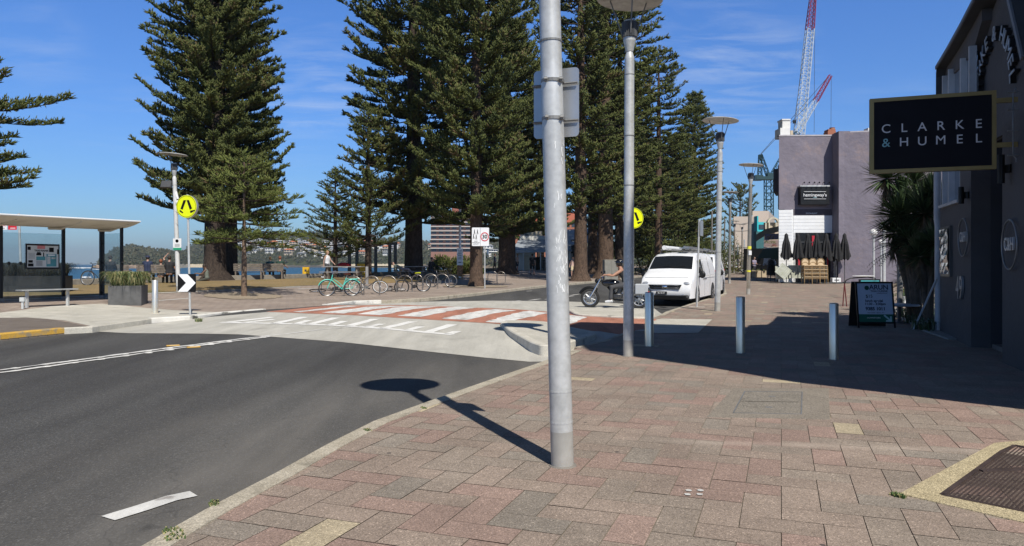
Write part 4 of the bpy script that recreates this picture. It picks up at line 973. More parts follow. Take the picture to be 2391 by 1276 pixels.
# round table
q=AT(2100,17.6); t=thing('round_table','round grey table behind the sandwich board, by the garden bed','table',q)
zt=ZP(710,17.6)-q.z
m=MB(); m.lathe([(.001,zt+.0),(.42,zt),(.45,zt-.02),(.45,zt-.04),(.42,zt-.05),(.001,zt-.05)],40,(0,0,0),Matrix.Diagonal((1,1,1))); m.build('tabletop',mat('table grey',(.33,.36,.4),.35,var=.05),t,True)
m=MB(); m.cyl((0,0,0),(0,0,zt-.05),.04,n=12); m.lathe([(.26,0),(.26,.02),(.05,.05)],24); m.build('pedestal',M_dkgrey,t,True)
# ================================================================ right hand building (local frame: s along the facade, o outward to the street, z up)
F0=Vector((7.15,10.2,0)); fd=Vector((.339,.941,0)).normalized(); fo=Vector((-fd.y,fd.x,0))
def FP(Y,z,o=0):
    """point of the facade plane at depth Y, height z, offset o towards the street"""
    s=(Y-F0.y)/fd.y; p=F0+fd*s+fo*o; return Vector((p.x,p.y,z))
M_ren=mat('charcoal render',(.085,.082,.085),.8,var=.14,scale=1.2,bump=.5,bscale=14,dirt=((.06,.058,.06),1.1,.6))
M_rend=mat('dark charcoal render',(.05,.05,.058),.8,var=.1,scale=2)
M_fr=mat('pale window frame',(.5,.5,.5),.5)
B=thing('corner_building','charcoal rendered office building with curved gable and open doorway, in shade','building',FP(12,0))
def wallseg(name,pts,o0,o1,mt_,parent=B,inv=False):
    """pts in (Y,z) extruded from offset o0 to o1"""
    m=MB(); a=[FP(y,z,o0) for y,z in pts]; b=[FP(y,z,o1) for y,z in pts]; n=len(pts)
    m.add(a+b,[tuple(range(n-1,-1,-1)),tuple(range(n,2*n))]+[(i,(i+1)%n,n+(i+1)%n,n+i) for i in range(n)])
    return m.build(name,mt_,parent,world=True)
# arch gable profile over Y
prof=[(15.2,5.6),(14.2,5.7),(13.2,5.83),(12.3,5.98),(12.0,6.3),(11.6,6.7),(11.2,6.75),(10.9,6.4),(10.6,5.7),(10.47,5.3),(10.2,4.84),(9.9,4.3)]
wallseg('wall',[(15.25,.0),(15.25,2.68),(13.62,2.68),(13.62,3.62),(12.87,3.62),(12.87,0)],-.3,0,M_ren)          # far pier
wallseg('gable_wall',[(15.25,5.30),(14.2,5.42),(13.2,5.56),(12.75,5.66),(12.3,6.05),(11.9,6.5),(11.5,6.85),(11.1,7.02),(10.8,6.95),(10.45,6.6),(10.2,6.0),(10.0,5.3),(9.9,4.6),(9.9,3.62),(13.62,3.62),(13.62,4.6),(13.2,5.2),(13.5,5.26),(14.2,5.12),(15.25,5.0)][:0] or [(13.6,3.621),(13.6,4.6),(13.3,5.2),(12.95,5.7),(12.3,5.95),(12.0,6.3),(11.6,6.7),(11.2,6.75),(10.9,6.4),(10.6,5.7),(10.47,5.3),(10.2,4.84),(9.9,4.3),(9.9,3.621)],-.6,-.25,M_ren)
wallseg('wall',[(11.1,0),(11.1,3.618),(7.6,3.618),(7.6,0)],-.3,0,M_ren)
wallseg('wall',[(15.25,5.3),(15.25,5.57),(14.2,5.66),(13.2,5.8),(12.6,5.9),(12.6,5.7),(13.2,5.3)],-.3,-.1,M_ren)   # band over windows
# windows far pier
wallseg('window_glass',[(15.1,2.75),(15.1,5.3),(13.0,5.3),(13.0,3.63),(13.7,3.63),(13.7,2.75)],-.14,-.12,mat('mirror glass',(.5,.54,.58),.03,.95,var=0))
def fbar(pts,w,d,o,mt_,name,parent=B):
    m=MB(); P=[FP(y,z,o) for y,z in pts]
    for a,b in zip(P,P[1:]):
        v=(b-a); L_=v.length; U_=v.normalized(); Nn=fo; Vv=U_.cross(Nn)
        m.prism([(0,-w/2),(L_,-w/2),(L_,w/2),(0,w/2)],a-fo*d/2,U_,Vv,fo,d)
    return m.build(name,mt_,parent,world=True)
fbar([(15.15,2.68),(13.6,2.68)],.06,.2,-.04,M_fr,'window_sill')
for (y,a_,b_) in ((15.12,2.7,5.4),(14.6,2.7,5.4),(13.66,2.7,5.35),(13.05,3.62,5.4)): fbar([(y,a_),(y,b_)],.06,.12,-.07,M_fr,'window_frame')
fbar([(15.1,4.5),(13.0,4.5)],.05,.1,-.07,M_fr,'window_transom')
# doorway: recessed jambs, glazing, threshold
def jamb(Y,z1,name): 
    a,b=FP(Y,0,-.3),FP(Y,0,-1.0); m=MB(); d=(fd*.0)
    m.add([FP(Y,0,-.301),FP(Y+.12*(1 if Y>12 else -1),0,-.301),FP(Y+.12*(1 if Y>12 else -1),0,-1.2),FP(Y,0,-1.2),FP(Y,z1,-.301),FP(Y+.12*(1 if Y>12 else -1),z1,-.301),FP(Y+.12*(1 if Y>12 else -1),z1,-1.2),FP(Y,z1,-1.2)],[(3,2,1,0),(4,5,6,7),(0,1,5,4),(1,2,6,5),(2,3,7,6),(3,0,4,7)])
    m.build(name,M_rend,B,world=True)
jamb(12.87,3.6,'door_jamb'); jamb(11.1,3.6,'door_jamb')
wallseg('door_glass',[(12.87,.12),(12.87,3.6),(11.1,3.6),(11.1,.12)],-1.0,-.98,mat('lobby glass',(.03,.035,.045),.05,.3,var=0))
wallseg('door_step',[(12.86,-.02),(12.86,.1),(11.11,.1),(11.11,-.02)],-1.0,-.32,mat('terrazzo step',(.2,.17,.15),.6))
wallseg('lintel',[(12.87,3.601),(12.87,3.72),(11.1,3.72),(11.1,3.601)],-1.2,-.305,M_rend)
# interior plant seen in doorway glass top and side body of the building
def extr(name,pts,o0,o1,mt_): return wallseg(name,pts,o0,o1,mt_)
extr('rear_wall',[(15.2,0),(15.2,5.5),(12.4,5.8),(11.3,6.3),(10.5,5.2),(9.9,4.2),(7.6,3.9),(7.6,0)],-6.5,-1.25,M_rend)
extr('side_wall',[(15.2,.0),(15.2,5.5),(14.98,5.5),(14.98,0)],-1.249,-.31,M_ren)
# roof: curved sheet over the gable with overhang
m=MB(); pr=[(15.32,4.2),(15.3,5.45)]+prof
A_=[FP(y,z+.08,.07) for y,z in pr]; B_=[FP(y,z+.10,-6.6) for y,z in pr]; A2=[FP(y,z-.02,.07) for y,z in pr]; B2=[FP(y,z-.02,-6.6) for y,z in pr]
n=len(pr); m.add(A_+B_+A2+B2,[(i,i+1,n+i+1,n+i) for i in range(n-1)]+[(2*n+i,3*n+i,3*n+i+1,2*n+i+1) for i in range(n-1)]+[(i,2*n+i,2*n+i+1,i+1) for i in range(n-1)]+[(0,n,3*n,2*n)])
m.build('roof',mat('dark zinc roof',(.07,.072,.075),.5,.3,var=.15),B,world=True)
fbar(prof,.07,.03,.09,mat('grey fascia',(.2,.2,.21),.5,.2),'fascia')
# raised letters on the arch
txt='CLARKE & HUMEL'; M_let=mat('letter white metal',(.5,.52,.55),.35,.3,var=.02); M_lets=mat('letter return black',(.015,.015,.016),.5)
cy,cz,rad=12.25,4.24,1.08
for i,chh in enumerate(txt):
    if chh==' ': continue
    a=R(172-(172-8)*i/(len(txt)-1))
    # reading direction on the facade runs towards smaller Y
    sy=-math.cos(a)*rad; sz=math.sin(a)*rad*1.05
    U_=(-fd)*math.sin(a)+Vector((0,0,1))*(math.cos(a)) ; V_=(fd)*(-math.cos(a))*1+Vector((0,0,1))*math.sin(a)
    V_=(-fd)*math.cos(a)+Vector((0,0,1))*math.sin(a); U_=(-fd)*math.sin(a)-Vector((0,0,1))*math.cos(a)
    ctr=FP(cy,cz,-.25)+(-fd)*math.cos(a)*rad+Vector((0,0,1))*math.sin(a)*rad
    lt=text(chh,.36,ctr+fo*.09,U_,V_,M_let,B,name='letter',ext=.006,world=True); 
    text(chh,.36,ctr+fo*.045,U_,V_,M_lets,B,name='letter_return',ext=.036,world=True)
# round C&H medallions, 49, wall lights, display case
def medallion(Y,z,r):
    c=FP(Y,z,.06); m=MB(); pts=[c+fd*(r*math.cos(2*PI*k/36))+Vector((0,0,r*math.sin(2*PI*k/36))) for k in range(36)]
    m.tube(pts,.014,8,closed=True); ob=m.build('ring_sign',mat('ring grey metal',(.25,.25,.25),.4,.5),B,True,world=True)
    text('C&H',.26*r/.35,c,-fd,(0,0,1),M_let,B,name='ring_letters',ext=.012,bold=.004,sx=.85,world=True)
medallion(13.15,1.98,.34); medallion(10.55,1.78,.36)
c=FP(13.45,.0,.02); text('49',.62,FP(13.5,1.04,.03),-fd,(0,0,1),mat('number grey',(.28,.29,.3),.4,.3),B,name='house_number',ext=.02,sx=.8,world=True)
def walllight(Y,z,h):
    c=FP(Y,z,.12); m=MB(); m.cyl(c-Vector((0,0,h/2)),c+Vector((0,0,h/2)),.045,n=14); m.box(FP(Y,z,.04),(.06,.1,.12),rz=R(20)); m.build('wall_light',M_black,B,True,world=True)
walllight(13.0,2.73,.3); walllight(10.7,2.9,.42)
a=FP(14.9,1.5,.02); 
wallseg('display_case',[(15.0,1.25),(15.0,2.25),(14.2,2.25),(14.2,1.25)],.002,.05,mat('case frame',(.08,.08,.08),.4))
def crumple():
    m=MB(); rr=random.Random(3); nx,nz=7,12; vs=[];fs=[]
    for i in range(nx+1):
        for j in range(nz+1): vs.append(FP(14.95-.7*i/nx,1.3+.9*j/nz,.056+rr.uniform(0,.03)))
    for i in range(nx):
        for j in range(nz): a=i*(nz+1)+j; fs.append((a,a+1,a+nz+2,a+nz+1))
    m.add(vs,fs); m.build('case_film',mat('crumpled film',(.45,.48,.5),.12,.7,var=.05),B,world=True,fix=False)
crumple()
# drainpipe
m=MB(); p=FP(15.42,0,.0); m.tube([(p.x,p.y,.0),(p.x,p.y,2.3),(p.x-.02,p.y,2.45),(p.x-.02,p.y,5.0)],.07,12); m.build('drainpipe',mat('downpipe white',(.42,.43,.45),.5),B,True,world=True)
a=FP(15.75,0,.35); MB().cyl((a.x-.1,a.y,0),(p.x-.06,p.y-.05,1.2),.02,n=8).build('stay_rod',MC['downpipe white'],B,world=True)
# projecting sign
Ssup=FP(10.4,3.6,.0); so_=fo
t=thing('hanging_sign','black and gold projecting sign reading CLARKE & HUMEL on the charcoal building','sign',FP(10.4,3.5,.1))
sgn_c=FP(10.4,3.43,.27+.82); U_=-fo*1.0; U_=Vector((-fo.x,-fo.y,0)); V_=Vector((0,0,1)); W_=U_.cross(V_)
gold=mat('tarnished gold frame',(.30,.21,.075),.42,.45,var=.1)
wS,hS=1.64,1.13
m=MB()
def rect(cx,cy,a_,b_,o,th,mt_): m.mat(mt_).prism([(cx-a_/2,cy-b_/2),(cx+a_/2,cy-b_/2),(cx+a_/2,cy+b_/2),(cx-a_/2,cy+b_/2)],sgn_c+W_*o,U_,V_,W_,th)
fw=.055
rect(0,hS/2-fw/2,wS,fw,-.05,.1,gold); rect(0,-hS/2+fw/2,wS,fw,-.05,.1,gold); rect(-wS/2+fw/2,0,fw,hS-2*fw,-.05,.1,gold); rect(wS/2-fw/2,0,fw,hS-2*fw,-.05,.1,gold)
m.build('frame',None,t,world=True)
m=MB(); rect(0,0,wS-2*fw,hS-2*fw,-.035,.07,mat('sign face black',(.008,.008,.012),.6,spec=.15)); m.build('panel',None,t,world=True)
def spread(word,x0,x1,y,size,mt_,first=None):
    n=len(word)
    for i,c_ in enumerate(word):
        x=x0+(x1-x0)*i/(n-1); text(c_,size,sgn_c+W_*.037+U_*x+V_*y,U_,V_,mt_ if not(i==0 and first) else first,t,ext=.003,world=True)
M_slet=mat('sign letter white',(.62,.62,.64),.4,var=.02)
spread('CLARKE',-.60,.60,.095,.185,M_slet); spread('&HUMEL',-.60,.60,-.115,.185,M_slet,first=mat('sign letter teal',(.2,.42,.46),.4))
for z in (3.43+.42,3.43-.22+.0):
    m=MB(); a=FP(10.4,z,.0); b=FP(10.4,z,.28); m.prism([(0,-.035),(.3,-.035),(.3,.035),(0,.035)],a-W_*.02,fo,V_,W_,.04); m.build('bracket',gold,t,world=True)
m=MB(); pts=[FP(10.35,z_,.03) for z_ in (2.95,3.0)]+[FP(10.35,z_,.07) for z_ in (3.05,3.95)]+[FP(10.35,4.0,.03)]
m.tube(pts,.01,6)
for z_ in (3.05,3.4,3.7,3.95): m.cyl(FP(10.35,z_,0),FP(10.35,z_,.14),.012,n=8)
m.build('conduit',M_galvd,t,True,world=True)
# neighbouring taller building just outside the frame (casts the shade on the footpath)
nb=thing('neighbour_building','tall charcoal building beside the office, right of the footpath','building',FP(7,0))
wallseg('wall',[(6.3,0),(6.17,1.58),(5.71,2.8),(5.24,4.25),(4.62,6.0),(4.32,8.17),(3.83,9.92),(3.24,11.77),(4.6,14.6),(6.45,14.5),(6.86,12.93),(7.95,10.44),(9.29,8.63),(10.1,7.6),(10.12,3.7),(7.59,3.66),(7.59,0)],-6,-.32,M_ren,nb)
wallseg('shopfront',[(7.4,.3),(7.4,2.6),(6.5,2.6),(6.5,.3)],-.319,-.3,M_dkglass,nb)
for z0 in (5.2,8.0): wallseg('window',[(7.6,z0),(7.6,z0+1.4),(6.4,z0+1.4),(6.4,z0)],-.319,-.3,M_dkglass,nb)
# garden bed with kerb, yuccas and palms
bed=pxpoly([(2092,733),(2110,728),(2150,728),(2192,752),(2216,793),(2196,793),(2140,765)])
sheet('garden_bed',[G(2100,722),G(2196,722),FP(15.3,0,0).xy,FP(14.6,0,.02).xy,G(2215,790),G(2160,762),G(2120,738)],tz,.03,mat('dark mulch',(.03,.026,.022),.95,var=.4,scale=20,bump=.5),.6)
sheet('bed_edging',[G(2085,722),G(2098,722),G(2125,738),G(2165,762),G(2250,795),G(2215,795),G(2150,772),G(2103,744)],tz,.035,posmat('pale edging',(.25,.24,.22),(.33,.32,.3),3,speck=90,sstr=.15),.6,skirt=.04)
M_yuc=mat('yucca leaf',(.045,.075,.028),.45,var=.35,scale=5); M_yuct=mat('yucca trunk',(.09,.07,.05),.85,var=.3,scale=9,bump=.6,bscale=12)
M_dead=mat('dead palm skirt',(.10,.075,.045),.9,var=.3,scale=6)
def rosette(mb,c,r,n,seed,w=.03,up=0,droop=.5):
    rr=random.Random(seed); c=Vector(c)
    for i in range(n):
        ph=rr.uniform(0,2*PI); th=rr.uniform(-.55,1.5)+up; l=r*1.2*rr.uniform(.75,1.08)
        d=Vector((math.cos(ph)*math.cos(th),math.sin(ph)*math.cos(th),math.sin(th)))
        sd=d.cross(Vector((0,0,1))); sd=(sd.normalized() if sd.length>.01 else Vector((1,0,0)))*w
        dr=Vector((0,0,-1))*l*droop*max(0,math.cos(th))**1*.35*rr.uniform(.2,.9)
        a=c+d*.04; b=c+d*l*.5+dr*.25; e=c+d*l+dr
        nn=sd.cross(d).normalized()*w*.5
        mb.add([a-sd*.6,a+sd*.6,b-sd,b+sd,e,b+nn*-1],[(0,1,5),(0,5,2),(1,3,5),(2,5,4),(5,3,4)])
def yucca(lab,base,heads,group,seed):
    t=thing('yucca',lab,'plant',base,0,group)
    m=MB()
    for (x,y,z,r,n) in heads:
        m.tube([(x*.1,y*.1,0),(x*.35,y*.35,z*.4),(x*.8,y*.8,z*.8),(x,y,z)],[.09,.07,.06,.05],9)
    m.build('trunk',M_yuct,t,True)
    m=MB()
    for k,(x,y,z,r,n) in enumerate(heads): rosette(m,(x,y,z),r,n,seed+k)
    m.build('leaves',M_yuc,t,fix=False)
    m=MB()
    for k,(x,y,z,r,n) in enumerate(heads):
        rr=random.Random(seed*3+k)
        for i in range(60):
            a=rr.uniform(0,2*PI); zz=z-rr.uniform(.02,.5); l=rr.uniform(.25,.5); dx=Vector((math.cos(a),math.sin(a),0)); p=Vector((x,y,zz)); m.add([p+Vector((-dx.y,dx.x,0))*.02,p-Vector((-dx.y,dx.x,0))*.02,p+dx*.16-Vector((0,0,l))],[(0,1,2)])
    m.build('dead_skirt',M_dead,t,fix=False)
def hx(px,py,Y,b): p=AT(px,Y,0); return (p.x-b.x,Y-b.y,ZP(py,Y)-b.z)
b=AT(2150,17.4); yucca('tall yucca with a sunlit star-shaped head above the shaded clump',b,[(*hx(2068,418,17.9,b),.62,150),(*hx(2100,505,17.6,b),.7,230),(*hx(2125,560,17.4,b),.65,200)],'yuccas by the drainpipe',11)
b=AT(2168,16.6); yucca('dense shaded yucca against the drainpipe',b,[(*hx(2160,500,16.9,b),.72,240),(*hx(2178,455,16.8,b),.5,150),(*hx(2150,600,16.7,b),.55,180),(*hx(2182,570,16.4,b),.5,170)],'yuccas by the drainpipe',31)
b=AT(2135,17.9); yucca('broad yucca crown filling the middle of the shaded clump',b,[(*hx(2105,470,17.9,b),.6,200),(*hx(2085,545,17.9,b),.5,150),(*hx(2135,425,18.1,b),.5,140),(*hx(2180,520,17.6,b),.6,180)],'yuccas by the drainpipe',71)
b=AT(2120,19.5); yucca('lower yucca in the bed behind the dark post',b,[(*hx(2125,655,19.6,b),.5,110),(*hx(2160,690,18.5,b),.45,120)],'yuccas by the drainpipe',51)
# fine palm fronds
def palm(lab,base,crown,r,n,seed):
    t=thing('palm',lab,'plant',base); m=MB(); c=Vector(crown)
    m.tube([(0,0,0),(c.x*.5,c.y*.5,c.z*.5),tuple(c)],[.07,.06,.05],9); m.build('trunk',M_yuct,t,True)
    m=MB(); rr=random.Random(seed)
    for i in range(n):
        a=2*PI*i/n+rr.uniform(-.2,.2); el=rr.uniform(.2,1.1); L_=r*rr.uniform(.8,1.1); P=[]
        for k in range(9):
            u=k/8; P.append(c+Vector((math.cos(a),math.sin(a),0))*(L_*u*math.cos(el)+L_*.15*u*u)+Vector((0,0,1))*(L_*math.sin(el)*u-L_*.75*u*u))
        m.tube(P,[.012*(1-.8*k/8) for k in range(9)],4)
        for k in range(1,9):
            for q_ in (0,.5):
                p=P[k-1].lerp(P[k],q_+.5); d=(P[k]-P[k-1]).normalized(); sd=d.cross(Vector((0,0,1))).normalized()
                for s_ in(-1,1):
                    l=.28*r/1.0*(1.1-k/9); e=p+(sd*s_+d*.6).normalized()*l-Vector((0,0,l*.35)); m.add([p-d*.012,p+d*.012,e],[(0,1,2)])
    m.build('fronds',M_yuc,t,fix=False)
b=AT(2140,18.4); palm('fine-leaved palm with drooping fronds in front of the globe lamps',b,hx(2105,590,18.2,b),1.0,16,5)
b=AT(2150,21.5); palm('low sunlit palm clump at the rear of the garden bed',b,hx(2130,690,21.5,b),.8,16,9)
# leaf litter in bed
m=MB(); 
for i in range(3):
    p=G3(2150+22*i,745+14*i); grass_clump(m,(p.x,p.y,p.z+.02),(.9,.9),160,.28,.8,70+i,.02,[M_yuc,M_yuc])
o=m.build('ground_cover',None,None,fix=False); tag(o,'dark strappy ground cover on the shaded garden bed','ground cover',kind='stuff')
# dark post in bed
p=AT(2101,19); t=thing('bed_post','slim dark post in front of the purple wall, beside the palm','post',p)
m=MB(); m.cyl((0,0,-.05),(0,0,ZP(520,19)-p.z),.07,n=12); m.cyl((0,0,0),(0,0,.02),.1,n=12); m.build('post',M_galvd,t,True)
p=AT(2122,24); t=thing('white_pot','small white square pot beneath the palms','plant pot',p); m=MB(); m.box((0,0,.17),(.5,.4,.34),taper=-.1,bev=.01); m.build('pot',M_white,t); m=MB(); grass_clump(m,(0,0,.3),(.3,.3),120,.4,.8,4,.015,[M_gr1,M_gr2]); m.build('leaves',None,t,fix=False)
# globe lamps
def globe(lab,px,Y,top,r,basepy=None):
    p=AT(px,Y); zt=ZP(top,Y)-p.z; t=thing('globe_lamp',lab,'lamp',p,0,'globe lamps by the purple wall')
    m=MB(); m.cyl((0,0,-.05),(0,0,zt-2*r+.03),.065 if r>.15 else .045,n=14); m.cyl((0,0,zt-2*r-.02),(0,0,zt-2*r+.05),.09,n=14); m.build('pole',M_galv,t,True)
    m=MB(); m.sphere((0,0,zt-r),r,20,14); m.build('globe',mat('opal globe',(.72,.71,.68),.25,var=.02),t,True)
globe('left globe lamp on a grey pole behind the sandwich board',2040,30,535,.15); globe('taller globe lamp half hidden by palm fronds',2064,28,521,.16); globe('small low globe lamp between the two poles',2057,40,560,.14)
# ================================================================ sea, wall, hills
def seamat():
    m,nt,b=nodes('sea water'); L=nt.links.new; g=N(nt,'ShaderNodeNewGeometry')
    mp=N(nt,'ShaderNodeMapping'); mp.inputs['Rotation'].default_value=(0,0,R(-12)); mp.inputs['Scale'].default_value=(.25,1,1); L(g.outputs['Position'],mp.inputs[0])
    n=N(nt,'ShaderNodeTexNoise'); n.inputs['Scale'].default_value=.05; n.inputs['Detail'].default_value=8; n.inputs['Roughness'].default_value=.6; L(mp.outputs[0],n.inputs['Vector'])
    L(ramp(nt,n.outputs['Fac'],[(.35,(.008,.042,.07)),(.6,(.014,.075,.105)),(.72,(.03,.12,.14))]),b.inputs['Base Color'])
    b.inputs['Roughness'].default_value=.35; b.inputs['Specular IOR Level'].default_value=.25
    n2=N(nt,'ShaderNodeTexNoise'); n2.inputs['Scale'].default_value=.5; n2.inputs['Detail'].default_value=6; L(mp.outputs[0],n2.inputs['Vector'])
    bp=N(nt,'ShaderNodeBump'); bp.inputs['Strength'].default_value=.9; bp.inputs['Distance'].default_value=.7; L(n2.outputs['Fac'],bp.inputs['Height']); L(bp.outputs[0],b.inputs['Normal'])
    return m
ZS=-3.0
m=MB(); m.add([(-5500,-500,ZS),(3000,-500,ZS),(3000,6000,ZS),(-5500,6000,ZS)],[(0,1,2,3)])
o=m.build('sea',seamat()); tag(o,kind='structure')
foam=mat('surf foam',(.72,.76,.78),.8,var=.1,scale=.3)
def surf(px0,px1,py,thick,seed,n=26):
    rr=random.Random(seed); top=[];bot=[]
    for i in range(n+1):
        px=px0+(px1-px0)*i/n; e=abs(math.sin(PI*i/n))**.5*thick*rr.uniform(.4,1.1)
        for yy,l in ((py-e/2+rr.uniform(-.2,.2),top),(py+e/2+rr.uniform(-.2,.2),bot)):
            D=(EH-ZS)*F/(yy-HY+.0); l.append(((px-CX)/F*D,D,ZS+.25))
    m=MB()
    for i in range(n): m.add([top[i],top[i+1],bot[i+1],bot[i]],[(0,1,2,3)])
    o=m.build('surf',foam,fix=False); tag(o,kind='structure')
surf(148,222,626.5,3.4,1); surf(188,214,649.5,4.5,2,12); surf(40,150,628,1.0,3); surf(214,236,630,1.5,4,10); surf(60,130,641,.8,5,10); surf(900,1060,630.5,1.2,6); surf(200,250,658,1.0,7,8)
# sea wall
kerbw=posmat('sea wall stone',(.2,.175,.14),(.3,.27,.22),.8,speck=8,sstr=.15,stain=((.1,.09,.07),.8,.55,.6))
def wall_strip(name,lab,P,h,w,mt,cat='wall'):
    t=thing(name,lab,cat,(P[0].x,P[0].y,0)); m=MB(); rows=[]
    Q=[]
    for a,b in zip(P,P[1:]):
        n=max(1,int((b-a).length/2))
        for k in range(n): Q.append(a.lerp(b,k/n))
    Q.append(P[-1])
    for i,p in enumerate(Q):
        d=(Q[min(i+1,len(Q)-1)]-Q[max(i-1,0)]).normalized(); nn=Vector((-d.y,d.x)); z=tz(p.x,p.y)
        a=p+nn*w; rows.append([(p.x,p.y,z-4),(p.x,p.y,z+h-.02),(p.x+nn.x*.02,p.y+nn.y*.02,z+h),(a.x,a.y,z+h),(a.x,a.y,z-4)])
    k=5; vs=[v for r_ in rows for v in r_]; m.add(vs,[(i*k+j,(i+1)*k+j,(i+1)*k+j+1,i*k+j+1) for i in range(len(rows)-1) for j in range(k-1)])
    m.build('wall_body',mt,t,world=True); return t
WT=wall_strip('sea_wall','low stone sea wall along the back of the lawn',[p for p in WALL[:9]],.26,.5,kerbw)
for (px,py,lab) in ((716,637,'small yellow marker box on the sea wall right of the benches'),(14,657,'yellow marker block on the sea wall seen through the shelter glass')):
    k=(px-CX)/F
    best=min(((abs(k-(a.lerp(b,f).x/a.lerp(b,f).y)),a.lerp(b,f)) for a,b in zip(WALL,WALL[1:8]) for f in [i/20 for i in range(20)]),key=lambda q:q[0])[1]
    z0=tz(best.x,best.y)+.26; s=best.y/F
    t=thing('marker_box',lab,'marker',(best.x-.05,best.y+.25,z0)); m=MB(); m.box((0,0,8*s),(18*s if px<100 else 15*s,.2,16*s),bev=.01); m.build('box',mat('signal yellow',(.7,.42,.02),.5),t)
    m=MB(); m.box((0,-.105,8*s),(5*s,.006,5*s)); m.build('mark',M_dkgrey,t)
# distant headland with houses
RID=[(150,623),(222,621),(232,611),(245,600),(262,584),(285,577),(310,574),(330,579),(365,583),(395,587),(425,589),(440,576),(470,562),(520,552),(560,549),(620,546),(700,542),(745,540),(790,544),(860,552),(930,560),(1000,566),(1080,563),(1150,560),(1250,562),(1330,566),(1450,570),(1600,575)]
def ridge(px): return lerp_tab(RID,px)
def hill_D(px): return lerp_tab([(150,760),(240,740),(420,800),(440,980),(700,1000),(1000,900),(1200,700),(1600,600)],px)
DEP=260
def hillz(px,v):
    """v 0..1 from shore to ridge; returns D,z"""
    D0=hill_D(px); D=D0+DEP*v
    zr=EH+(HY-ridge(px)+0)/F*(D0+DEP)
    f=(v**.8) if v<1 else 1-(v-1)*.5
    return D,ZS+(zr-ZS)*f
m=MB(); nxp=440; nv=44; vs=[];fs=[]
for i in range(nxp+1):
    px=217+1383*i/nxp
    for j in range(nv+1):
        v=1.35*j/nv; D,z=hillz(px,v); X=(px-CX)/F*D
        a=min(1,v*6)
        nz=mnoise.fractal(Vector((X*.03,D*.03,0)),.8,2.1,4)*3.2+random.uniform(-1,1)*.9
        vs.append((X,D,z+(nz-1.5)*a*(1 if v<=1.01 else .5)))
for i in range(nxp):
    for j in range(nv): a=i*(nv+1)+j; fs.append((a,a+1,a+nv+2,a+nv+1))
m.add(vs,fs)
def hillmat():
    m,nt,b=nodes('coastal bush canopy'); L=nt.links.new; g=N(nt,'ShaderNodeNewGeometry')
    n=N(nt,'ShaderNodeTexNoise'); n.inputs['Scale'].default_value=.12; n.inputs['Detail'].default_value=9; n.inputs['Roughness'].default_value=.7; L(g.outputs['Position'],n.inputs['Vector'])
    c=ramp(nt,n.outputs['Fac'],[(.3,(.022,.03,.018)),(.5,(.05,.06,.032)),(.68,(.095,.095,.05)),(.8,(.16,.14,.09))])
    sp=N(nt,'ShaderNodeSeparateXYZ'); L(g.outputs['Position'],sp.inputs[0])
    n2=N(nt,'ShaderNodeTexNoise'); n2.inputs['Scale'].default_value=.06; n2.inputs['Detail'].default_value=4; L(g.outputs['Position'],n2.inputs['Vector'])
    ad=N(nt,'ShaderNodeMath',operation='MULTIPLY_ADD'); L(n2.outputs['Fac'],ad.inputs[0]); ad.inputs[1].default_value=-14; L(sp.outputs['Z'],ad.inputs[2])
    mr=N(nt,'ShaderNodeMapRange'); mr.inputs['From Min'].default_value=-9; mr.inputs['From Max'].default_value=-6.5; mr.inputs['To Min'].default_value=1; mr.inputs['To Max'].default_value=0; L(ad.outputs[0],mr.inputs['Value'])
    mx=N(nt,'ShaderNodeMixRGB'); L(mr.outputs[0],mx.inputs[0]); L(c,mx.inputs[1]); mx.inputs[2].default_value=(.24,.19,.135,1); L(mx.outputs[0],b.inputs['Base Color'])
    b.inputs['Roughness'].default_value=.95; b.inputs['Specular IOR Level'].default_value=.05; return m
o=m.build('headland',hillmat()); tag(o,kind='structure')
# trees standing on the slope read as one wood
rr=random.Random(9); BP=[];BD=[];BL=[];BW=[]
for i in range(5200):
    px=rr.uniform(232,1400); v=rr.random()**1.05*.99; D,z=hillz(px,v); X=(px-CX)/F*D; r=rr.uniform(1.3,3.4)
    if v<.05: continue
    for k in range(11):
        a=rr.uniform(0,2*PI); el=rr.uniform(.05,1.5); d=Vector((math.cos(a)*math.cos(el),math.sin(a)*math.cos(el),math.sin(el)))
        BP.append((X+d.x*r*.35,D+d.y*r*.35,z+d.z*r*.5)); BD.append(tuple(d)); BL.append(r*rr.uniform(.6,1.1)); BW.append(r*rr.uniform(.22,.36))
SPN=(BP,BD,BL,BW)
# beach and breakwater strips
for nm,p0,p1,ya,yb,mt,zz in (('beach',415,560,617.8,622,M_sand,-2.2),('beach',800,960,617.6,622.5,M_sand,-2.2),('shore_rocks',640,1000,621,625,mat('dark rocks',(.09,.08,.07),.9,var=.5,scale=.2),-2.0),('shore_rocks',225,420,620,624.5,mat('tan rocks',(.3,.22,.15),.9,var=.6,scale=.08),-2.2)):
    D0=(EH-ZS)*F/(yb-HY); m=MB(); vs=[]; n=60
    for i in range(n+1):
        px=p0+(p1-p0)*i/n; Dh=hill_D(px); X=lambda D:(px-CX)/F*D
        zt=EH-(ya-HY)/F*(Dh+2); dn=min(Dh-8,Dh-8)
        vs+=[(X(dn-20),dn-20,ZS-.2),(X(dn-4),dn-4,zt*.4+ZS*.6+random.uniform(0,.6)),(X(Dh+5),Dh+5,zt+random.uniform(0,.8))]
    m.add(vs,[(i*3+k,(i+1)*3+k,(i+1)*3+k+1,i*3+k+1) for i in range(n) for k in range(2)]); o=m.build(nm,mt); tag(o,kind='structure')
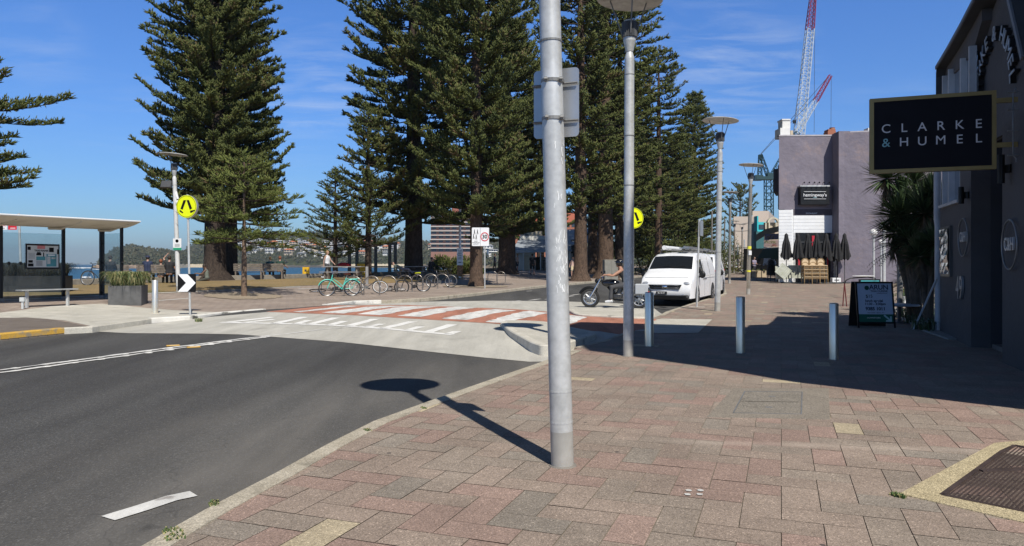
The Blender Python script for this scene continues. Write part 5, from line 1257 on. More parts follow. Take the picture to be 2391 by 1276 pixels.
# houses on the hillside
M_hw=mat('house white',(.7,.69,.66),.7,var=.06); M_ho=mat('house cream',(.5,.42,.32),.8,var=.1); M_tc=mat('terracotta roof',(.5,.17,.07),.8,var=.15); M_gr=mat('grey roof',(.25,.26,.28),.7,var=.15); M_win=mat('house windows',(.05,.06,.075),.2,var=.2)
def house_proto(wd,dp,st,wallm,roofm,kind):
    t=thing('hillside_house','x','house',(0,0,0))
    H=3.1*st; m=MB(); m.box((0,0,H/2-2),(wd,dp,H+4)); m.build('wall',wallm,t)
    for f in range(st):
        m=MB(); nw=max(2,int(wd/3.2))
        for k in range(nw): m.box((-wd/2+wd*(k+.5)/nw,-dp/2-.03,3.1*f+1.7),(wd/nw*.68,.1,1.7))
        m.build('window',M_win,t)
        if f<st-1 or kind==0: MB().box((0,-dp/2-.8,3.1*(f+1)-.05),(wd*.96,1.6,.25)).build('balcony',wallm,t)
    m=MB()
    if kind==0: m.box((0,-.4,H+.2),(wd+1,dp+1.2,.35))
    else:
        e=.7; rz_h=1.9
        m.add([(-wd/2-e,-dp/2-e,H),(wd/2+e,-dp/2-e,H),(wd/2+e,dp/2+e,H),(-wd/2-e,dp/2+e,H),(-wd/4,0,H+rz_h),(wd/4,0,H+rz_h)],[(0,1,5,4),(1,2,5),(2,3,4,5),(3,0,4),(3,2,1,0)])
    m.build('roof',roofm,t); return t
protos=[(house_proto(13,9,2,M_hw,M_gr,0),'white flat-roofed house'),(house_proto(11,9,2,M_hw,M_gr,1),'white house with grey hip roof'),(house_proto(15,10,3,M_hw,M_hw,0),'tall white terraced house'),(house_proto(12,9,2,M_ho,M_tc,1),'cream house with terracotta roof'),(house_proto(10,8,1,M_hw,M_gr,1),'small white cottage')]
def vfor(px,y):
    lo,hi=0,1.0
    for _ in range(20):
        v=(lo+hi)/2; D,z=hillz(px,v)
        if HY-(z-EH)/D*F>y: lo=v
        else: hi=v
    return v
HS=[(590,565,0),(603,566,2),(618,568,1),(560,577,4),(640,570,3),(655,563,1),(667,572,0),(680,567,2),(692,564,1),(703,571,1),(672,583,4),(630,586,1),(712,565,4),(722,572,2),(717,584,0),(732,574,3),(741,579,3),(751,573,1),(764,572,2),(776,577,0),(742,591,4),(758,594,0),(748,566,4),(790,571,0),(803,574,2),(817,571,0),(829,577,2),(842,574,1),(806,590,4),(823,592,0),(838,588,2),(855,580,1),(868,574,0),(881,586,4),(895,574,1),(905,590,0),(917,580,2),(1010,577,3),(1025,583,0),(1140,583,1),(575,590,4),(552,566,0),(540,578,1),(596,585,4),(1045,578,1),(1063,583,0),(1085,580,3),(768,585,1),(783,590,4),(612,577,0),(585,573,3),(626,574,3),(660,577,3),(686,571,3),(712,578,3),(728,567,3),(757,582,3),(784,566,3),(812,583,3),(835,567,3),(860,568,3),(888,569,0),(903,582,3),(925,573,3),(675,590,3),(704,593,4),(846,593,3),(567,571,0),(1032,570,3),(1125,575,3),(1150,590,0),(648,580,1),(697,578,4)]
usedp=set(); where=['low on the slope','half way up the slope','high on the ridge']
for (px,y,k) in HS:
    t0,desc=protos[k]
    t=t0 if k not in usedp else copy_tree(t0); usedp.add(k)
    v=vfor(px,y+4); D,z=hillz(px,v); t.location=((px-CX)/F*D,D,z); t.rotation_euler=(0,0,R(random.uniform(-25,25))); s=random.uniform(.85,1.05); t.scale=(s,s,s)
    t['label']=desc+' among many on the far headland'; t['group']='houses on the far headland: '+desc
# dead small pine poles on far shore skipped; apartment block
def tower(name,lab,px0,px1,D,ytop,ybase,wallm,slabm,floors,bays,depth,extra=None,group=None):
    s=D/F; W=(px1-px0)*s; H=(ybase-ytop)*s; zb=ZP(ybase,D); c=((px0+px1)/2-CX)/F*D
    t=thing(name,lab,'building',(c,D,zb),0,group)
    m=MB(); m.box((0,depth/2,H/2-3),(W,depth,H+6)); m.build('wall',wallm,t)
    fh=H/floors
    for f in range(floors):
        for b_ in range(bays):
            x=-W/2+W*(b_+.5)/bays; m=MB(); m.box((x,-.02,fh*(f+.55)),(W/bays*.62,.12,fh*.5)); w_=m.build('window',M_win,t)
            if bays<=6: MB().box((x,-.06,fh*(f+.55)-fh*.27),(W/bays*.66,.2,fh*.05)).build('sill',slabm,w_)
        if extra=='slab': MB().box((0,-.7,fh*(f+1)-.1),(W*1.01,1.5,fh*.2)).build('balcony',slabm,t)
    return t,W,H,s
T_,W,H,s=tower('apartment_block','cream and red apartment tower rising behind the pines, with white balconies',1006,1100,430,499,590,mat('tower brick',(.30,.15,.11),.8,var=.1),mat('tower cream',(.52,.48,.43),.8),9,6,12,'slab')
MB().box((W*.22,5,H+2.2),(W*.4,8,4.4)).build('roof_plant_room',mat('brick dark red',(.3,.1,.07),.8),T_)
brick=mat('red brick',(.34,.13,.075),.85,var=.12)
T_,W,H,s=tower('brick_flats','red brick flats with white windows and a red tiled roof, behind the pavilion',1194,1345,230,520,580,brick,M_hw,4,12,10)
m=MB(); m.add([(-W/2-.5,-.6,H),(W/2+.5,-.6,H),(W/2+.5,10.6,H),(-W/2-.5,10.6,H),(-W/4,5,H+3),(W/2,5,H+3.4)],[(0,1,5,4),(2,3,4,5),(3,0,4),(1,2,5)]); m.build('roof',mat('red tile roof',(.32,.09,.05),.8,var=.15),T_)
# pavilion (surf club style)
Yp=76; sp=Yp/F; c=AT(1290,Yp); t=thing('pavilion','low white beach pavilion with shallow grey roofs behind the walkers','building',c)
gz=c.z; X_=lambda px:(px-1290)*sp; Z_=lambda py:ZP(py,Yp)-gz
M_pw=mat('pavilion white',(.66,.65,.6),.8,var=.08,scale=.4); M_pr=mat('pavilion roof sheet',(.42,.46,.5),.5,.3,var=.1); M_cr=mat('pavilion cream',(.58,.5,.36),.8,var=.06)
def pb(name,x0,x1,y0,y1,d0,d1,mt): return MB().box(((X_(x0)+X_(x1))/2,(d0+d1)/2,(Z_(y0)+Z_(y1))/2),(abs(X_(x1)-X_(x0)),d1-d0,abs(Z_(y1)-Z_(y0)))).build(name,mt,t)
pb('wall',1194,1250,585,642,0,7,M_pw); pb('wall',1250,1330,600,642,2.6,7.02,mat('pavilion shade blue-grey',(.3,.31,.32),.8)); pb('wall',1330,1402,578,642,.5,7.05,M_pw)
m=MB(); m.add([(X_(1192),-.5,Z_(590)),(X_(1335),-.5,Z_(586)),(X_(1345),7,Z_(556)),(X_(1212),7,Z_(556))]+[(X_(1192),-.5,Z_(592)),(X_(1335),-.5,Z_(588)),(X_(1345),7,Z_(559)),(X_(1212),7,Z_(559))],[(0,1,2,3),(7,6,5,4),(0,4,5,1),(1,5,6,2),(3,2,6,7),(0,3,7,4)]); m.build('roof',M_pr,t)
m=MB(); m.add([(X_(1318),-1.5,Z_(574)),(X_(1410),-1.5,Z_(558)),(X_(1410),7,Z_(525)),(X_(1318),7,Z_(530))]+[(X_(1318),-1.5,Z_(577)),(X_(1410),-1.5,Z_(561)),(X_(1410),7,Z_(528)),(X_(1318),7,Z_(533))],[(0,1,2,3),(7,6,5,4),(0,4,5,1),(1,5,6,2),(3,2,6,7),(0,3,7,4)]); m.build('roof',M_pr,t)
pb('parapet',1216,1345,545,562,7.1,10,M_pw); pb('tower_block',1236,1275,530,556,10.1,14,M_cr); 
pb('door_screen',1222,1240,597,636,-.15,-.02,M_cr); pb('doorway',1254,1266,600,640,2.5,2.59,M_black); pb('doorway',1280,1326,606,638,2.45,2.59,M_black)
pb('window',1338,1342,566,600,.3,.49,M_win); pb('window',1334,1342,560,592,.35,.498,M_win); pb('red_panel',1364,1372,592,612,.3,.485,mat('maroon panel',(.15,.05,.035),.7)); pb('window',1352,1360,575,588,.3,.49,M_win)
m=MB()
for px in (1200,1222,1262,1330): m.box((X_(px),-.4,(Z_(590))/2),(.1,.1,Z_(590)))
m.build('veranda_posts',M_white,t)
m=MB()
for px in range(1268,1330,12): m.box((X_(px),-1.2,.5),(.06,.06,1.0))
m.box((X_(1298),-1.2,1.0),(X_(1330)-X_(1266),.07,.08)); m.build('railing',M_dkgrey,t)
m=MB(); m.cyl((X_(1228),8,Z_(556)),(X_(1228),8,Z_(546)),.12,n=8); m.lathe([(.5,0),(.5,.3),(.05,.5)],12,(X_(1228),8,Z_(548))); m.build('roof_vent',M_galvd,t)
# ================================================================ Norfolk pines
def spindles(P,D,Ln,Wd):
    """arrays: base points, directions, lengths, widths -> verts, tris of three-sided spindles"""
    n=len(P); D=D/np.linalg.norm(D,axis=1,keepdims=True)
    a=np.tile(np.array([0,0,1.]),(n,1)); a[np.abs(D[:,2])>.9]=[1,0,0]
    x=np.cross(D,a); x/=np.linalg.norm(x,axis=1,keepdims=True); y=np.cross(D,x)
    M_=P+D*(Ln*.4)[:,None]
    V=[P]
    for k in range(3):
        an=2*PI*k/3; V.append(M_+(x*math.cos(an)+y*math.sin(an))*Wd[:,None])
    V.append(P+D*Ln[:,None]); V=np.stack(V,1).reshape(-1,3)
    b=(np.arange(n)*5)[:,None,None]; T=np.array([[0,2,1],[0,3,2],[0,1,3],[4,1,2],[4,2,3],[4,3,1]])[None]
    return V,(T+b).reshape(-1,3)
def branch(L_,rng,droop,up,dens=1.,bw=.5,fw=.035,bare=.22,fl=.42,clump=True):
    """one bough in the local XZ plane along +X"""
    n=int(L_*14*dens); t=np.sort(rng.uniform(bare,1,n))
    ax=lambda t:np.stack([t*L_,0*t,-droop*np.sin(t*PI*.8)*L_+up*t**3*L_],-1)
    P=ax(t); tan=ax(np.minimum(t+.03,1.03))-ax(t); tan/=np.linalg.norm(tan,axis=1,keepdims=True)
    side=np.where(rng.random(n)<.5,-1.,1.); wdt=(bw*(1.05-t**2*.75))*np.minimum(1,(t-bare+.15)*3)
    D=tan*rng.uniform(.5,1.1,n)[:,None]+np.stack([0*t,side*rng.uniform(.5,1.15,n),rng.uniform(.15,.75,n)],-1)
    Ln=wdt*rng.uniform(.7,1.3,n)+.12
    V1,T1=spindles(P,D,Ln,np.full(n,fw)*rng.uniform(.8,1.3,n))
    Vs=[V1];Ts=[T1]; off=len(V1)
    Dn=D/np.linalg.norm(D,axis=1,keepdims=True)
    for q in range(4 if clump else 2):
        u=rng.uniform(.3,.95,n); P2=P+Dn*(Ln*u)[:,None]
        D2=Dn*.9+rng.normal(0,.55,(n,3))+np.array([0,0,.45]); l2=fl*rng.uniform(.5,1.,n)*.75
        V2,T2=spindles(P2,D2,l2,np.full(n,fw*.85)); Vs.append(V2);Ts.append(T2+off);off+=len(V2)
    # tip tuft
    k=8; Pt=np.tile(ax(np.array([.99]))[0],(k,1)); Dt=np.stack([np.ones(k),rng.normal(0,.35,k),rng.uniform(0,.7,k)],-1)
    V3,T3=spindles(Pt,Dt,rng.uniform(.2,.45,k),np.full(k,fw)); Vs.append(V3);Ts.append(T3+off)
    return np.concatenate(Vs),np.concatenate(Ts),[tuple(p) for p in ax(np.linspace(0,.92,5))]
def make_crown(spec,seed):
    rng=np.random.default_rng(seed); VV=[];TT=[];off=0; tb=MB()
    H,z0,prof_,step,nb=spec['H'],spec['z0'],spec['prof'],spec['step'],spec['nb']
    tmpl={}
    z=z0
    while z<H-.15:
        r=lerp_tab(prof_,z); k0=rng.uniform(0,6.28)
        nn=nb if r>1 else max(4,nb-2)
        for k in range(nn):
            if rng.random()<spec.get('gap',.06): continue
            L_=max(.3,r*rng.uniform(.78,1.12)); key=(int(L_*2.2),int(rng.integers(0,3)))
            if key not in tmpl:
                tmpl[key]=branch((key[0]+.5)/2.2,rng,spec.get('droop',.1)*rng.uniform(.4,1.3),spec.get('up',.18)*rng.uniform(.5,1.4),spec.get('dens',1.),spec.get('bw',.55),spec.get('fw',.036),spec.get('bare',.2),spec.get('fl',.4),spec.get('clump',True))
            V,T,axp=tmpl[key]
            a=k0+2*PI*k/nn+rng.uniform(-.25,.25); pit=spec.get('pitch',0)+rng.uniform(-.1,.12)+.35*max(0,(z/H-.75)*3)
            ca,sa=math.cos(a),math.sin(a); cp,sp_=math.cos(pit),math.sin(pit)
            Rm=np.array([[ca*cp,-sa,-ca*sp_],[sa*cp,ca,-sa*sp_],[sp_,0,cp]]); sc=L_/((key[0]+.5)/2.2); zz=z+rng.uniform(-.18,.18)
            VV.append(V@Rm.T*sc+np.array([0,0,zz])); TT.append(T+off); off+=len(V)
            pts=[tuple(np.array(p)@Rm.T*sc+np.array([0,0,zz])) for p in axp]; tb.tube(pts,[.05*sc*spec.get('lw',1),.035*sc*spec.get('lw',1),.025*sc,.018*sc,.01],4,caps=False)
        z+=step*rng.uniform(.75,1.25)*(1 if z<H*.85 else .7)
    # leader
    V,T,_=branch(.9,rng,0,0,1.2,.25,.03,.0); V=np.stack([V[:,1],V[:,2],V[:,0]],-1)+np.array([0,0,H-.75]); VV.append(V);TT.append(T+off)
    V=np.concatenate(VV).astype(np.float32);T=np.concatenate(TT).astype(np.int32)
    me=bpy.data.meshes.new('crown'); me.vertices.add(len(V)); me.vertices.foreach_set('co',V.ravel()); me.loops.add(len(T)*3); me.loops.foreach_set('vertex_index',T.ravel()); me.polygons.add(len(T)); me.polygons.foreach_set('loop_start',np.arange(0,len(T)*3,3,dtype=np.int32)); me.polygons.foreach_set('loop_total',np.full(len(T),3,dtype=np.int32)); me.update(); me.validate()
    return me,tb
def leafmat(name,c0,c1,c2):
    m,nt,b=nodes(name); L=nt.links.new; g=N(nt,'ShaderNodeNewGeometry'); tc=N(nt,'ShaderNodeTexCoord')
    n=N(nt,'ShaderNodeTexNoise'); n.inputs['Scale'].default_value=.45; n.inputs['Detail'].default_value=4; L(tc.outputs['Object'],n.inputs['Vector'])
    ad=N(nt,'ShaderNodeMath',operation='MULTIPLY_ADD'); L(g.outputs['Random Per Island'],ad.inputs[0]); ad.inputs[1].default_value=.45; L(n.outputs['Fac'],ad.inputs[2])
    L(ramp(nt,ad.outputs[0],[(.38,c0),(.68,c1),(.96,c2),(1.0,(.13,.09,.045))]),b.inputs['Base Color']); b.inputs['Roughness'].default_value=.6; b.inputs['Specular IOR Level'].default_value=.25
    return m
M_leaf=leafmat('pine foliage',(.026,.036,.011),(.068,.085,.022),(.125,.135,.035)); M_leafy=leafmat('young pine foliage',(.05,.065,.016),(.10,.125,.028),(.155,.17,.045))
def barkmat(name,c0,c1):
    m,nt,b=nodes(name); L=nt.links.new; tc=N(nt,'ShaderNodeTexCoord'); mp=N(nt,'ShaderNodeMapping'); mp.inputs['Scale'].default_value=(1,1,.35); L(tc.outputs['Object'],mp.inputs[0])
    v=N(nt,'ShaderNodeTexVoronoi'); v.inputs['Scale'].default_value=21; L(mp.outputs[0],v.inputs['Vector']); n=N(nt,'ShaderNodeTexNoise'); n.inputs['Scale'].default_value=7; n.inputs['Detail'].default_value=8; n.inputs['Roughness'].default_value=.8; L(mp.outputs[0],n.inputs['Vector'])
    mm=N(nt,'ShaderNodeMath',operation='MULTIPLY_ADD'); L(v.outputs['Distance'],mm.inputs[0]); mm.inputs[1].default_value=.25; L(n.outputs['Fac'],mm.inputs[2])
    L(ramp(nt,mm.outputs[0],[(.45,c0),(.78,c1)]),b.inputs['Base Color']); b.inputs['Roughness'].default_value=.95; b.inputs['Specular IOR Level'].default_value=.1
    bp=N(nt,'ShaderNodeBump'); bp.inputs['Strength'].default_value=1; bp.inputs['Distance'].default_value=.08; L(mm.outputs[0],bp.inputs['Height']); L(bp.outputs[0],b.inputs['Normal']); return m
M_bark=barkmat('pine bark',(.05,.036,.028),(.155,.105,.075)); M_barkd=barkmat('dark pine bark',(.028,.022,.019),(.085,.065,.052))
V_,T_2=spindles(*[np.array(q) for q in SPN]); me=bpy.data.meshes.new('coastal_wood'); me.from_pydata(V_.tolist(),[],T_2.tolist()); me.materials.append(leafmat('far bush leaves',(.03,.04,.024),(.065,.072,.042),(.12,.115,.07))); tag(link(bpy.data.objects.new('coastal_wood',me)),'grey-green bush trees covering the far headland','wood',kind='stuff')
SPEC={
 'A':dict(H=25,z0=4.3,prof=[(4,4.3),(7,4.6),(10,4.15),(14,4.25),(18,3.5),(25,1.2)],step=.42,nb=7,gap=.04,droop=.06,up=.2,dens=1.35,bw=.62,fw=.042),
 'B':dict(H=26,z0=3.6,prof=[(3,3.2),(6,4.2),(12,4.2),(18,4.8),(26,1.2)],step=.47,nb=6,gap=.09,droop=.10,up=.2,dens=1.25,bw=.72,fw=.045),
 'C':dict(H=24,z0=4.5,prof=[(4,2.6),(8,3.2),(14,3.0),(20,2.6),(24,.8)],step=.78,nb=6,gap=.2,droop=.07,up=.2,dens=1.0,bw=.66,fw=.045),
 'D':dict(H=22,z0=2.0,prof=[(2,3.4),(8,3.6),(14,3.1),(18,2.3),(21,1.2),(22,.5)],step=.5,nb=7,gap=.03,droop=.04,up=.2,dens=1.,bw=.55,fw=.05),
 'E':dict(H=10.5,z0=2.0,prof=[(2,3.4),(3.5,3.1),(6,2.3),(8.5,1.3),(10.5,.4)],step=.55,nb=6,gap=.05,droop=.02,up=.22,dens=.9,bw=.42,fw=.03,pitch=.1,fl=.3),
 'Y':dict(H=5.5,z0=2.1,prof=[(2,1.7),(2.8,2.3),(4,1.9),(5.5,.5)],step=.34,nb=6,gap=.1,droop=.08,up=-.06,dens=1.1,bw=.4,fw=.022,pitch=.05,fl=.28,lw=.5),
 'L':dict(H=11.5,z0=4.1,prof=[(4,3.9),(5,3.2),(5.6,2.2),(6.5,2.6),(7.0,4.8),(7.6,4.4),(8.1,1.9),(11.5,.5)],step=.62,nb=7,gap=.05,droop=.0,up=.16,dens=1.1,bw=.6,fw=.036),
 'S':dict(H=11,z0=4,prof=[(4,2.2),(8,3.0),(11,1.0)],step=1.1,nb=6,gap=.15,droop=.02,up=.3,dens=.8,bw=.5,fw=.05,pitch=.25)}
CR={}
def pine(lab,px,Y,spec,s=(1,1),rz=0,trunk_r=.45,bark=None,leaf=None,base_py=None,flare=1.5,group='Norfolk pines in the park',name='norfolk_pine',dx=0,tlean=0):
    q=AT(px,Y); sp_=SPEC[spec]
    if spec not in CR: CR[spec]=make_crown(sp_,hash_(spec))
    me,tb=CR[spec]
    t=thing(name,lab,'tree',q,rz,group)
    H=sp_['H']
    m=MB(); k=trunk_r/s[0]
    rr=[k*flare*1.25,k*flare,k*1.08,k,k*.86,k*.7,k*.4,.03]; zs=[-.3,0,.6,1.6,H*.3,H*.5,H*.78,H*.97]
    m.tube([(0.02*z*0,0,z) for z in zs],rr,16); m.build('trunk',bark or M_bark,t,True)
    c=link(bpy.data.objects.new('crown',me),t)
    if not me.materials: me.materials.append(leaf or M_leaf)
    if 'limb' not in sp_: sp_['limb']=tb.build('limbs',M_barkd,t,fix=False).data
    else: link(bpy.data.objects.new('limbs',sp_['limb']),t)
    t.scale=(s[0],s[0],s[1]); return t
def hash_(x): return sum(ord(c)*31 for c in x)
pine('largest dense pine left of the young tree, trunk leaning over the seated reader',502,41.3,'A',(.85,.93),.3,.58,M_barkd,flare=1.9)
pine('dark pine whose narrow trunk shows just right of the largest dense pine',540,43.8,'A',(.66,.85),1.7,.36,M_barkd)
pine('small light green staked pine on the paving in front of the benches',570,29,'Y',(1,1),.2,.10,mat('young bark',(.16,.11,.075),.9,var=.3,scale=9,bump=.5),M_leafy,flare=1.15,group='young pines')
pine('short layered pine with slim dark trunk beside the walker in white',783,47,'E',(.80,.66),.5,.16,M_barkd,flare=1.1,group='young pines')
pine('mid-height layered pine with a bare leader spike above the shelter frame',860,46.5,'E',(.98,1.03),1.2,.2,M_barkd,flare=1.1,group='young pines')
pine('thick black-trunked pine behind the picnic tables',966,50,'B',(1.08,1.08),.9,.6,M_barkd,flare=1.25)
pine('brown-trunked pine directly behind the speed limit sign',1112,41.5,'B',(.86,.95),2.2,.36,M_bark,flare=1.35)
pine('pine with flared trunk left of the pavilion, under a dark low crown',1184,61,'B',(.9,.8),3.9,.72,M_bark,flare=1.4)
pine('straight brown pine trunk just right of the closest lamp post',1356,51,'C',(1.15,1.1),.4,.46,M_bark,flare=1.7)
pine('pine trunk standing second right of the closest lamp post, set farther back',1384,71,'C',(1.0,1.0),1.9,.5,M_bark,flare=1.3)
pine('broad flared pine trunk left of the motorcyclist',1414,58,'C',(1.25,1.15),3.0,.62,M_bark,flare=1.8)
pine('tall slim pine with its trunk rising straight behind the first van roof',1538,66,'C',(1.05,.86),4.1,.36,M_bark,flare=1.2)
pine('dense cone-shaped pine with a rounded top right of the vans pole line',1622,92,'D',(1.0,1.02),.7,.4,M_bark)
pine('dense shorter pine overlapping the cone-shaped one on its left',1580,84,'D',(.95,.72),2.5,.4,M_bark)
pine('dark pine mass behind the motorcycle rider',1462,76,'D',(1.2,.95),1.1,.4,M_barkd)
pine('tall pine whose boughs poke out right of the second lamp head',1447,60,'C',(1.3,1.05),5.2,.4,M_barkd)
pine('pine set farther back whose crown shows left of the closest lamp post',1262,98,'B',(1.1,1.05),5.0,.5,M_barkd)
pine('sparse small pine far up the street beyond the lamps',1728,150,'S',(1.5,1.5),.3,.3,M_barkd,group='distant pines')
pine('pine mostly outside the left edge, only bough tips showing over the shelter',-118,30,'L',(1.0,1.0),2.6,.4,M_barkd)
pine('low dark pine closing the park right of the pavilion',1520,98,'D',(1.3,.8),3.3,.4,M_barkd)
# clipped bushes behind the vans
def bush(lab,px,Y,w,h,seed,leaf=M_leaf):
    q=AT(px,Y); t=thing('bush',lab,'bush',q,0,'bushes at the park edge'); rng=np.random.default_rng(seed); n=2600
    u=rng.normal(0,1,(n,3)); u/=np.linalg.norm(u,axis=1,keepdims=True); u[:,2]=np.abs(u[:,2]); rad=rng.uniform(.55,1,n)[:,None]**.5
    lump=1+.18*np.sin(u[:,:1]*7+seed)+.12*np.cos(u[:,1:2]*9)
    P=u*rad*lump*np.array([w/2,w/2.4,h*.9]); V,T=spindles(P,u+rng.normal(0,.5,(n,3)),rng.uniform(.15,.4,n),np.full(n,.045))
    me=bpy.data.meshes.new('leaves'); me.from_pydata(V.tolist(),[],T.tolist()); me.materials.append(leaf); link(bpy.data.objects.new('leaves',me),t)
    m=MB(); 
    for a in (0,2,4): m.tube([(0,0,-.1),(.15*w*math.cos(a),.15*w*math.sin(a),h*.6)],[.07,.03],6)
    m.build('stem',M_barkd,t)
bush('wide dark bush behind the motorcycle and first van',1500,72,9,4.2,1); bush('rounded bush behind the first van roof',1575,74,8,4.0,2); bush('bush at the right end behind the second van',1650,82,7,3.6,3); bush('dark low bush left of the speed sign trunk',1050,60,4,1.4,4); bush('small bush right of the notice column',1092,58,2.5,1.0,5); bush('leafy bush between the lamp poles up the street',1690,110,8,5,6)
# mulch rings round trunks
for (px,Y,r,mt_) in ((570,29,1.5,mat('tree pit pebbles',(.3,.24,.17),.95,var=.5,scale=25,bump=.4,bscale=60)),(1112,41.3,1.9,MC['tree pit pebbles']),(502,41.3,1.4,MC['tree pit pebbles'])):
    q=AT(px,Y); sheet('tree_pit',ragged([Vector((q.x+r*math.cos(a_),q.y+r*math.sin(a_))) for a_ in [2*PI*k/20 for k in range(20)]],.16,.22),tz,.02,mt_,.8)
# ================================================================ vans
VP=[(.10,.28,.78),(0,.42,.85),(-.01,.62,.87),(.05,.82,.87),(.17,1.0,.87),(.46,1.17,.85),(.78,1.29,.83),(1.08,1.53,.80),(1.40,1.76,.765),(1.68,1.86,.735),(2.2,1.925,.72),(3.4,1.935,.72),(4.5,1.92,.72),(4.95,1.86,.70),(5.08,1.6,.74),(5.14,1.1,.84),(5.15,.6,.87),(5.12,.3,.85)]
def vprof(i):
    k=int(min(i,len(VP)-1.001)); f=i-k; return tuple(VP[k][j]*(1-f)+VP[k+1][j]*f for j in range(3))
def vpos(i,x):
    y,z,w=vprof(i); c=1-(x*x); return Vector((w*x,y-.07*c*(1 if z<1.2 and y<1 else .6)*(1 if y<2.2 else 0)+.05*c*(1 if y>4.9 else 0),z+.035*c*(1 if .2<y<4.9 else 0)))
def top_at(y):
    pts=[p for p in VP[3:14]]; 
    for a,b in zip(pts,pts[1:]):
        if a[0]<=y<=b[0]: f=(y-a[0])/(b[0]-a[0]); return a[1]+f*(b[1]-a[1]),a[2]+f*(b[2]-a[2])
    return (pts[0][1],pts[0][2]) if y<pts[0][0] else (pts[-1][1],pts[-1][2])
def side_x(y,z):
    zt,wt=top_at(y); e=.955-.10*max(0,(.55-y)/.55)**2-.03*max(0,(y-4.8)/.35)
    if z<=1.0 or zt<=1.02: return e-.02*max(0,(.5-z))
    f=min(1,(z-1.0)/(zt-1.0)); return e-(e-wt-.02)*(f**1.25)
def make_van(lab,loc,rz,rack=True,plate='BU 06 ST'):
    t=thing('van',lab,'van',loc,rz,'white parked vans')
    m=MB(); cols=[-1,-.97,-.85,-.5,0,.5,.85,.97,1]; ni=(len(VP)-1)*2+1; vs=[]
    for a in range(ni):
        i=a/2
        for x in cols:
            p=vpos(i,x)
            if abs(x)==1: p.z-=.035; p.x*=1.025
            vs.append(p)
    n=len(cols); fs=[(a*n+k,a*n+k+1,(a+1)*n+k+1,(a+1)*n+k) for a in range(ni-1) for k in range(n-1)]
    m.add(vs,fs)
    for s in(-1,1):
        ys=[-.0,.05,.12,.25,.4,.55,.8,1.1,1.4,1.7,2.0,2.5,3.2,4,4.6,4.9,5.05,5.13]; rows=[]
        for y in ys:
            zt,wt=top_at(y)
            if y<.17: zt=lerp_tab([(-.01,.62),(.05,.82),(.17,1.0)],y); 
            if y>4.95: zt=lerp_tab([(4.95,1.86),(5.08,1.6),(5.13,1.15)],y)
            r=[]
            for f in (0,.12,.3,.42,.5,.62,.8,.93,1):
                z=.28+(zt-.035-.28)*f; r.append((s*min(side_x(y,z),side_x(y,z)) if f<1 else s*((wt if .17<=y<=4.95 else vprof(3 if y<1 else 14)[2])*1.025),y,z))
            rows.append(r)
        k=9; m.add([v for r in rows for v in r],[(i*k+j,(i+1)*k+j,(i+1)*k+j+1,i*k+j+1) for i in range(len(rows)-1) for j in range(k-1)])
    m.build('body',M_vanwhite,t,True,ang=50)
    m=MB(); m.box((0,2.6,.3),(1.7,4.7,.16)); m.box((0,.12,.35),(1.66,.32,.16),bev=.05); m.box((0,5.02,.36),(1.7,.2,.2),bev=.04); m.build('lower_bumper',M_dkgrey,t)
    # windscreen
    m=MB(); rows=[]
    for a in range(7):
        i=6.1+(8.15-6.1)*a/6; sh=.955-.02*a/6
        rows.append([vpos(i,x*sh)+Vector((0,-.008,.01)) for x in (-1,-.7,-.35,0,.35,.7,1)])
    m.add([v for r in rows for v in r],[(i*7+j,(i+1)*7+j,(i+1)*7+j+1,i*7+j+1) for i in range(6) for j in range(6)]); 
    vg=mat('vehicle glass',(.012,.014,.016),.04,0,var=0,spec=.9); m.build('windscreen',vg,t,True)
    m=MB()
    for x0 in(-.6,.05): m.tube([vpos(6.2,x0)+Vector((0,-.02,.025)),vpos(6.35,x0+.35)+Vector((0,-.02,.025)),vpos(6.4,x0+.62)+Vector((0,-.02,.025))],.009,6)
    m.build('wiper',M_black,t)
    def sidepoly(pts,name,mt,s,off=.006):
        m=MB(); P4=[Vector(p) for p in pts]; n=9; V=[]
        for i in range(n+1):
            for j in range(n+1):
                q=P4[0].lerp(P4[3],i/n).lerp(P4[1].lerp(P4[2],i/n),j/n); V.append((s*(side_x(q.x,q.y)+off),q.x,q.y))
        m.add(V,[(i*(n+1)+j,(i+1)*(n+1)+j,(i+1)*(n+1)+j+1,i*(n+1)+j+1) for i in range(n) for j in range(n)]); return m.build(name,mt,t,True)
    for s in(-1,1):
        sidepoly([(1.06,1.18),(1.52,1.64),(2.28,1.70),(2.30,1.16)],'side_window',vg,s)
        sidepoly([(2.5,1.08),(2.5,1.62),(3.45,1.64),(3.47,1.08)],'side_panel',mat('pressed white panel',(.66,.67,.68),.3,var=.01),s,.008)
        sidepoly([(3.62,1.08),(3.62,1.64),(4.5,1.62),(4.72,1.12)],'side_panel',MC['pressed white panel'],s,.008)
        m=MB()
        for yy,z0,z1 in ((1.15,.35,1.08),(2.4,.32,1.8),(3.54,.32,1.8)):
            for k in range(6):
                a=z0+(z1-z0)*k/6;b=z0+(z1-z0)*(k+1)/6; zz=(a+b)/2; m.box((s*(side_x(yy,zz)+.001),yy,zz),(.006,.012,(b-a)*1.02))
        m.box((s*(side_x(3.6,.98)+.001),3.55,.985),(.006,2.2,.01)); m.build('door_seam',M_dkgrey,t,fix=False)
        m=MB(); m.box((s*(side_x(2.25,.95)+.015),2.2,.95),(.03,.16,.035),bev=.008); m.box((s*(side_x(2.6,.95)+.015),2.58,.95),(.03,.12,.05),bev=.008); m.build('door_handle',M_black,t)
        m=MB(); m.sphere((s*1.08,1.22,1.12),.12,14,10,(1,.55,1.1)); m.tube([(s*.93,1.3,1.03),(s*1.05,1.24,1.06)],.03,8); m.build('wing_mirror',M_black,t,True)
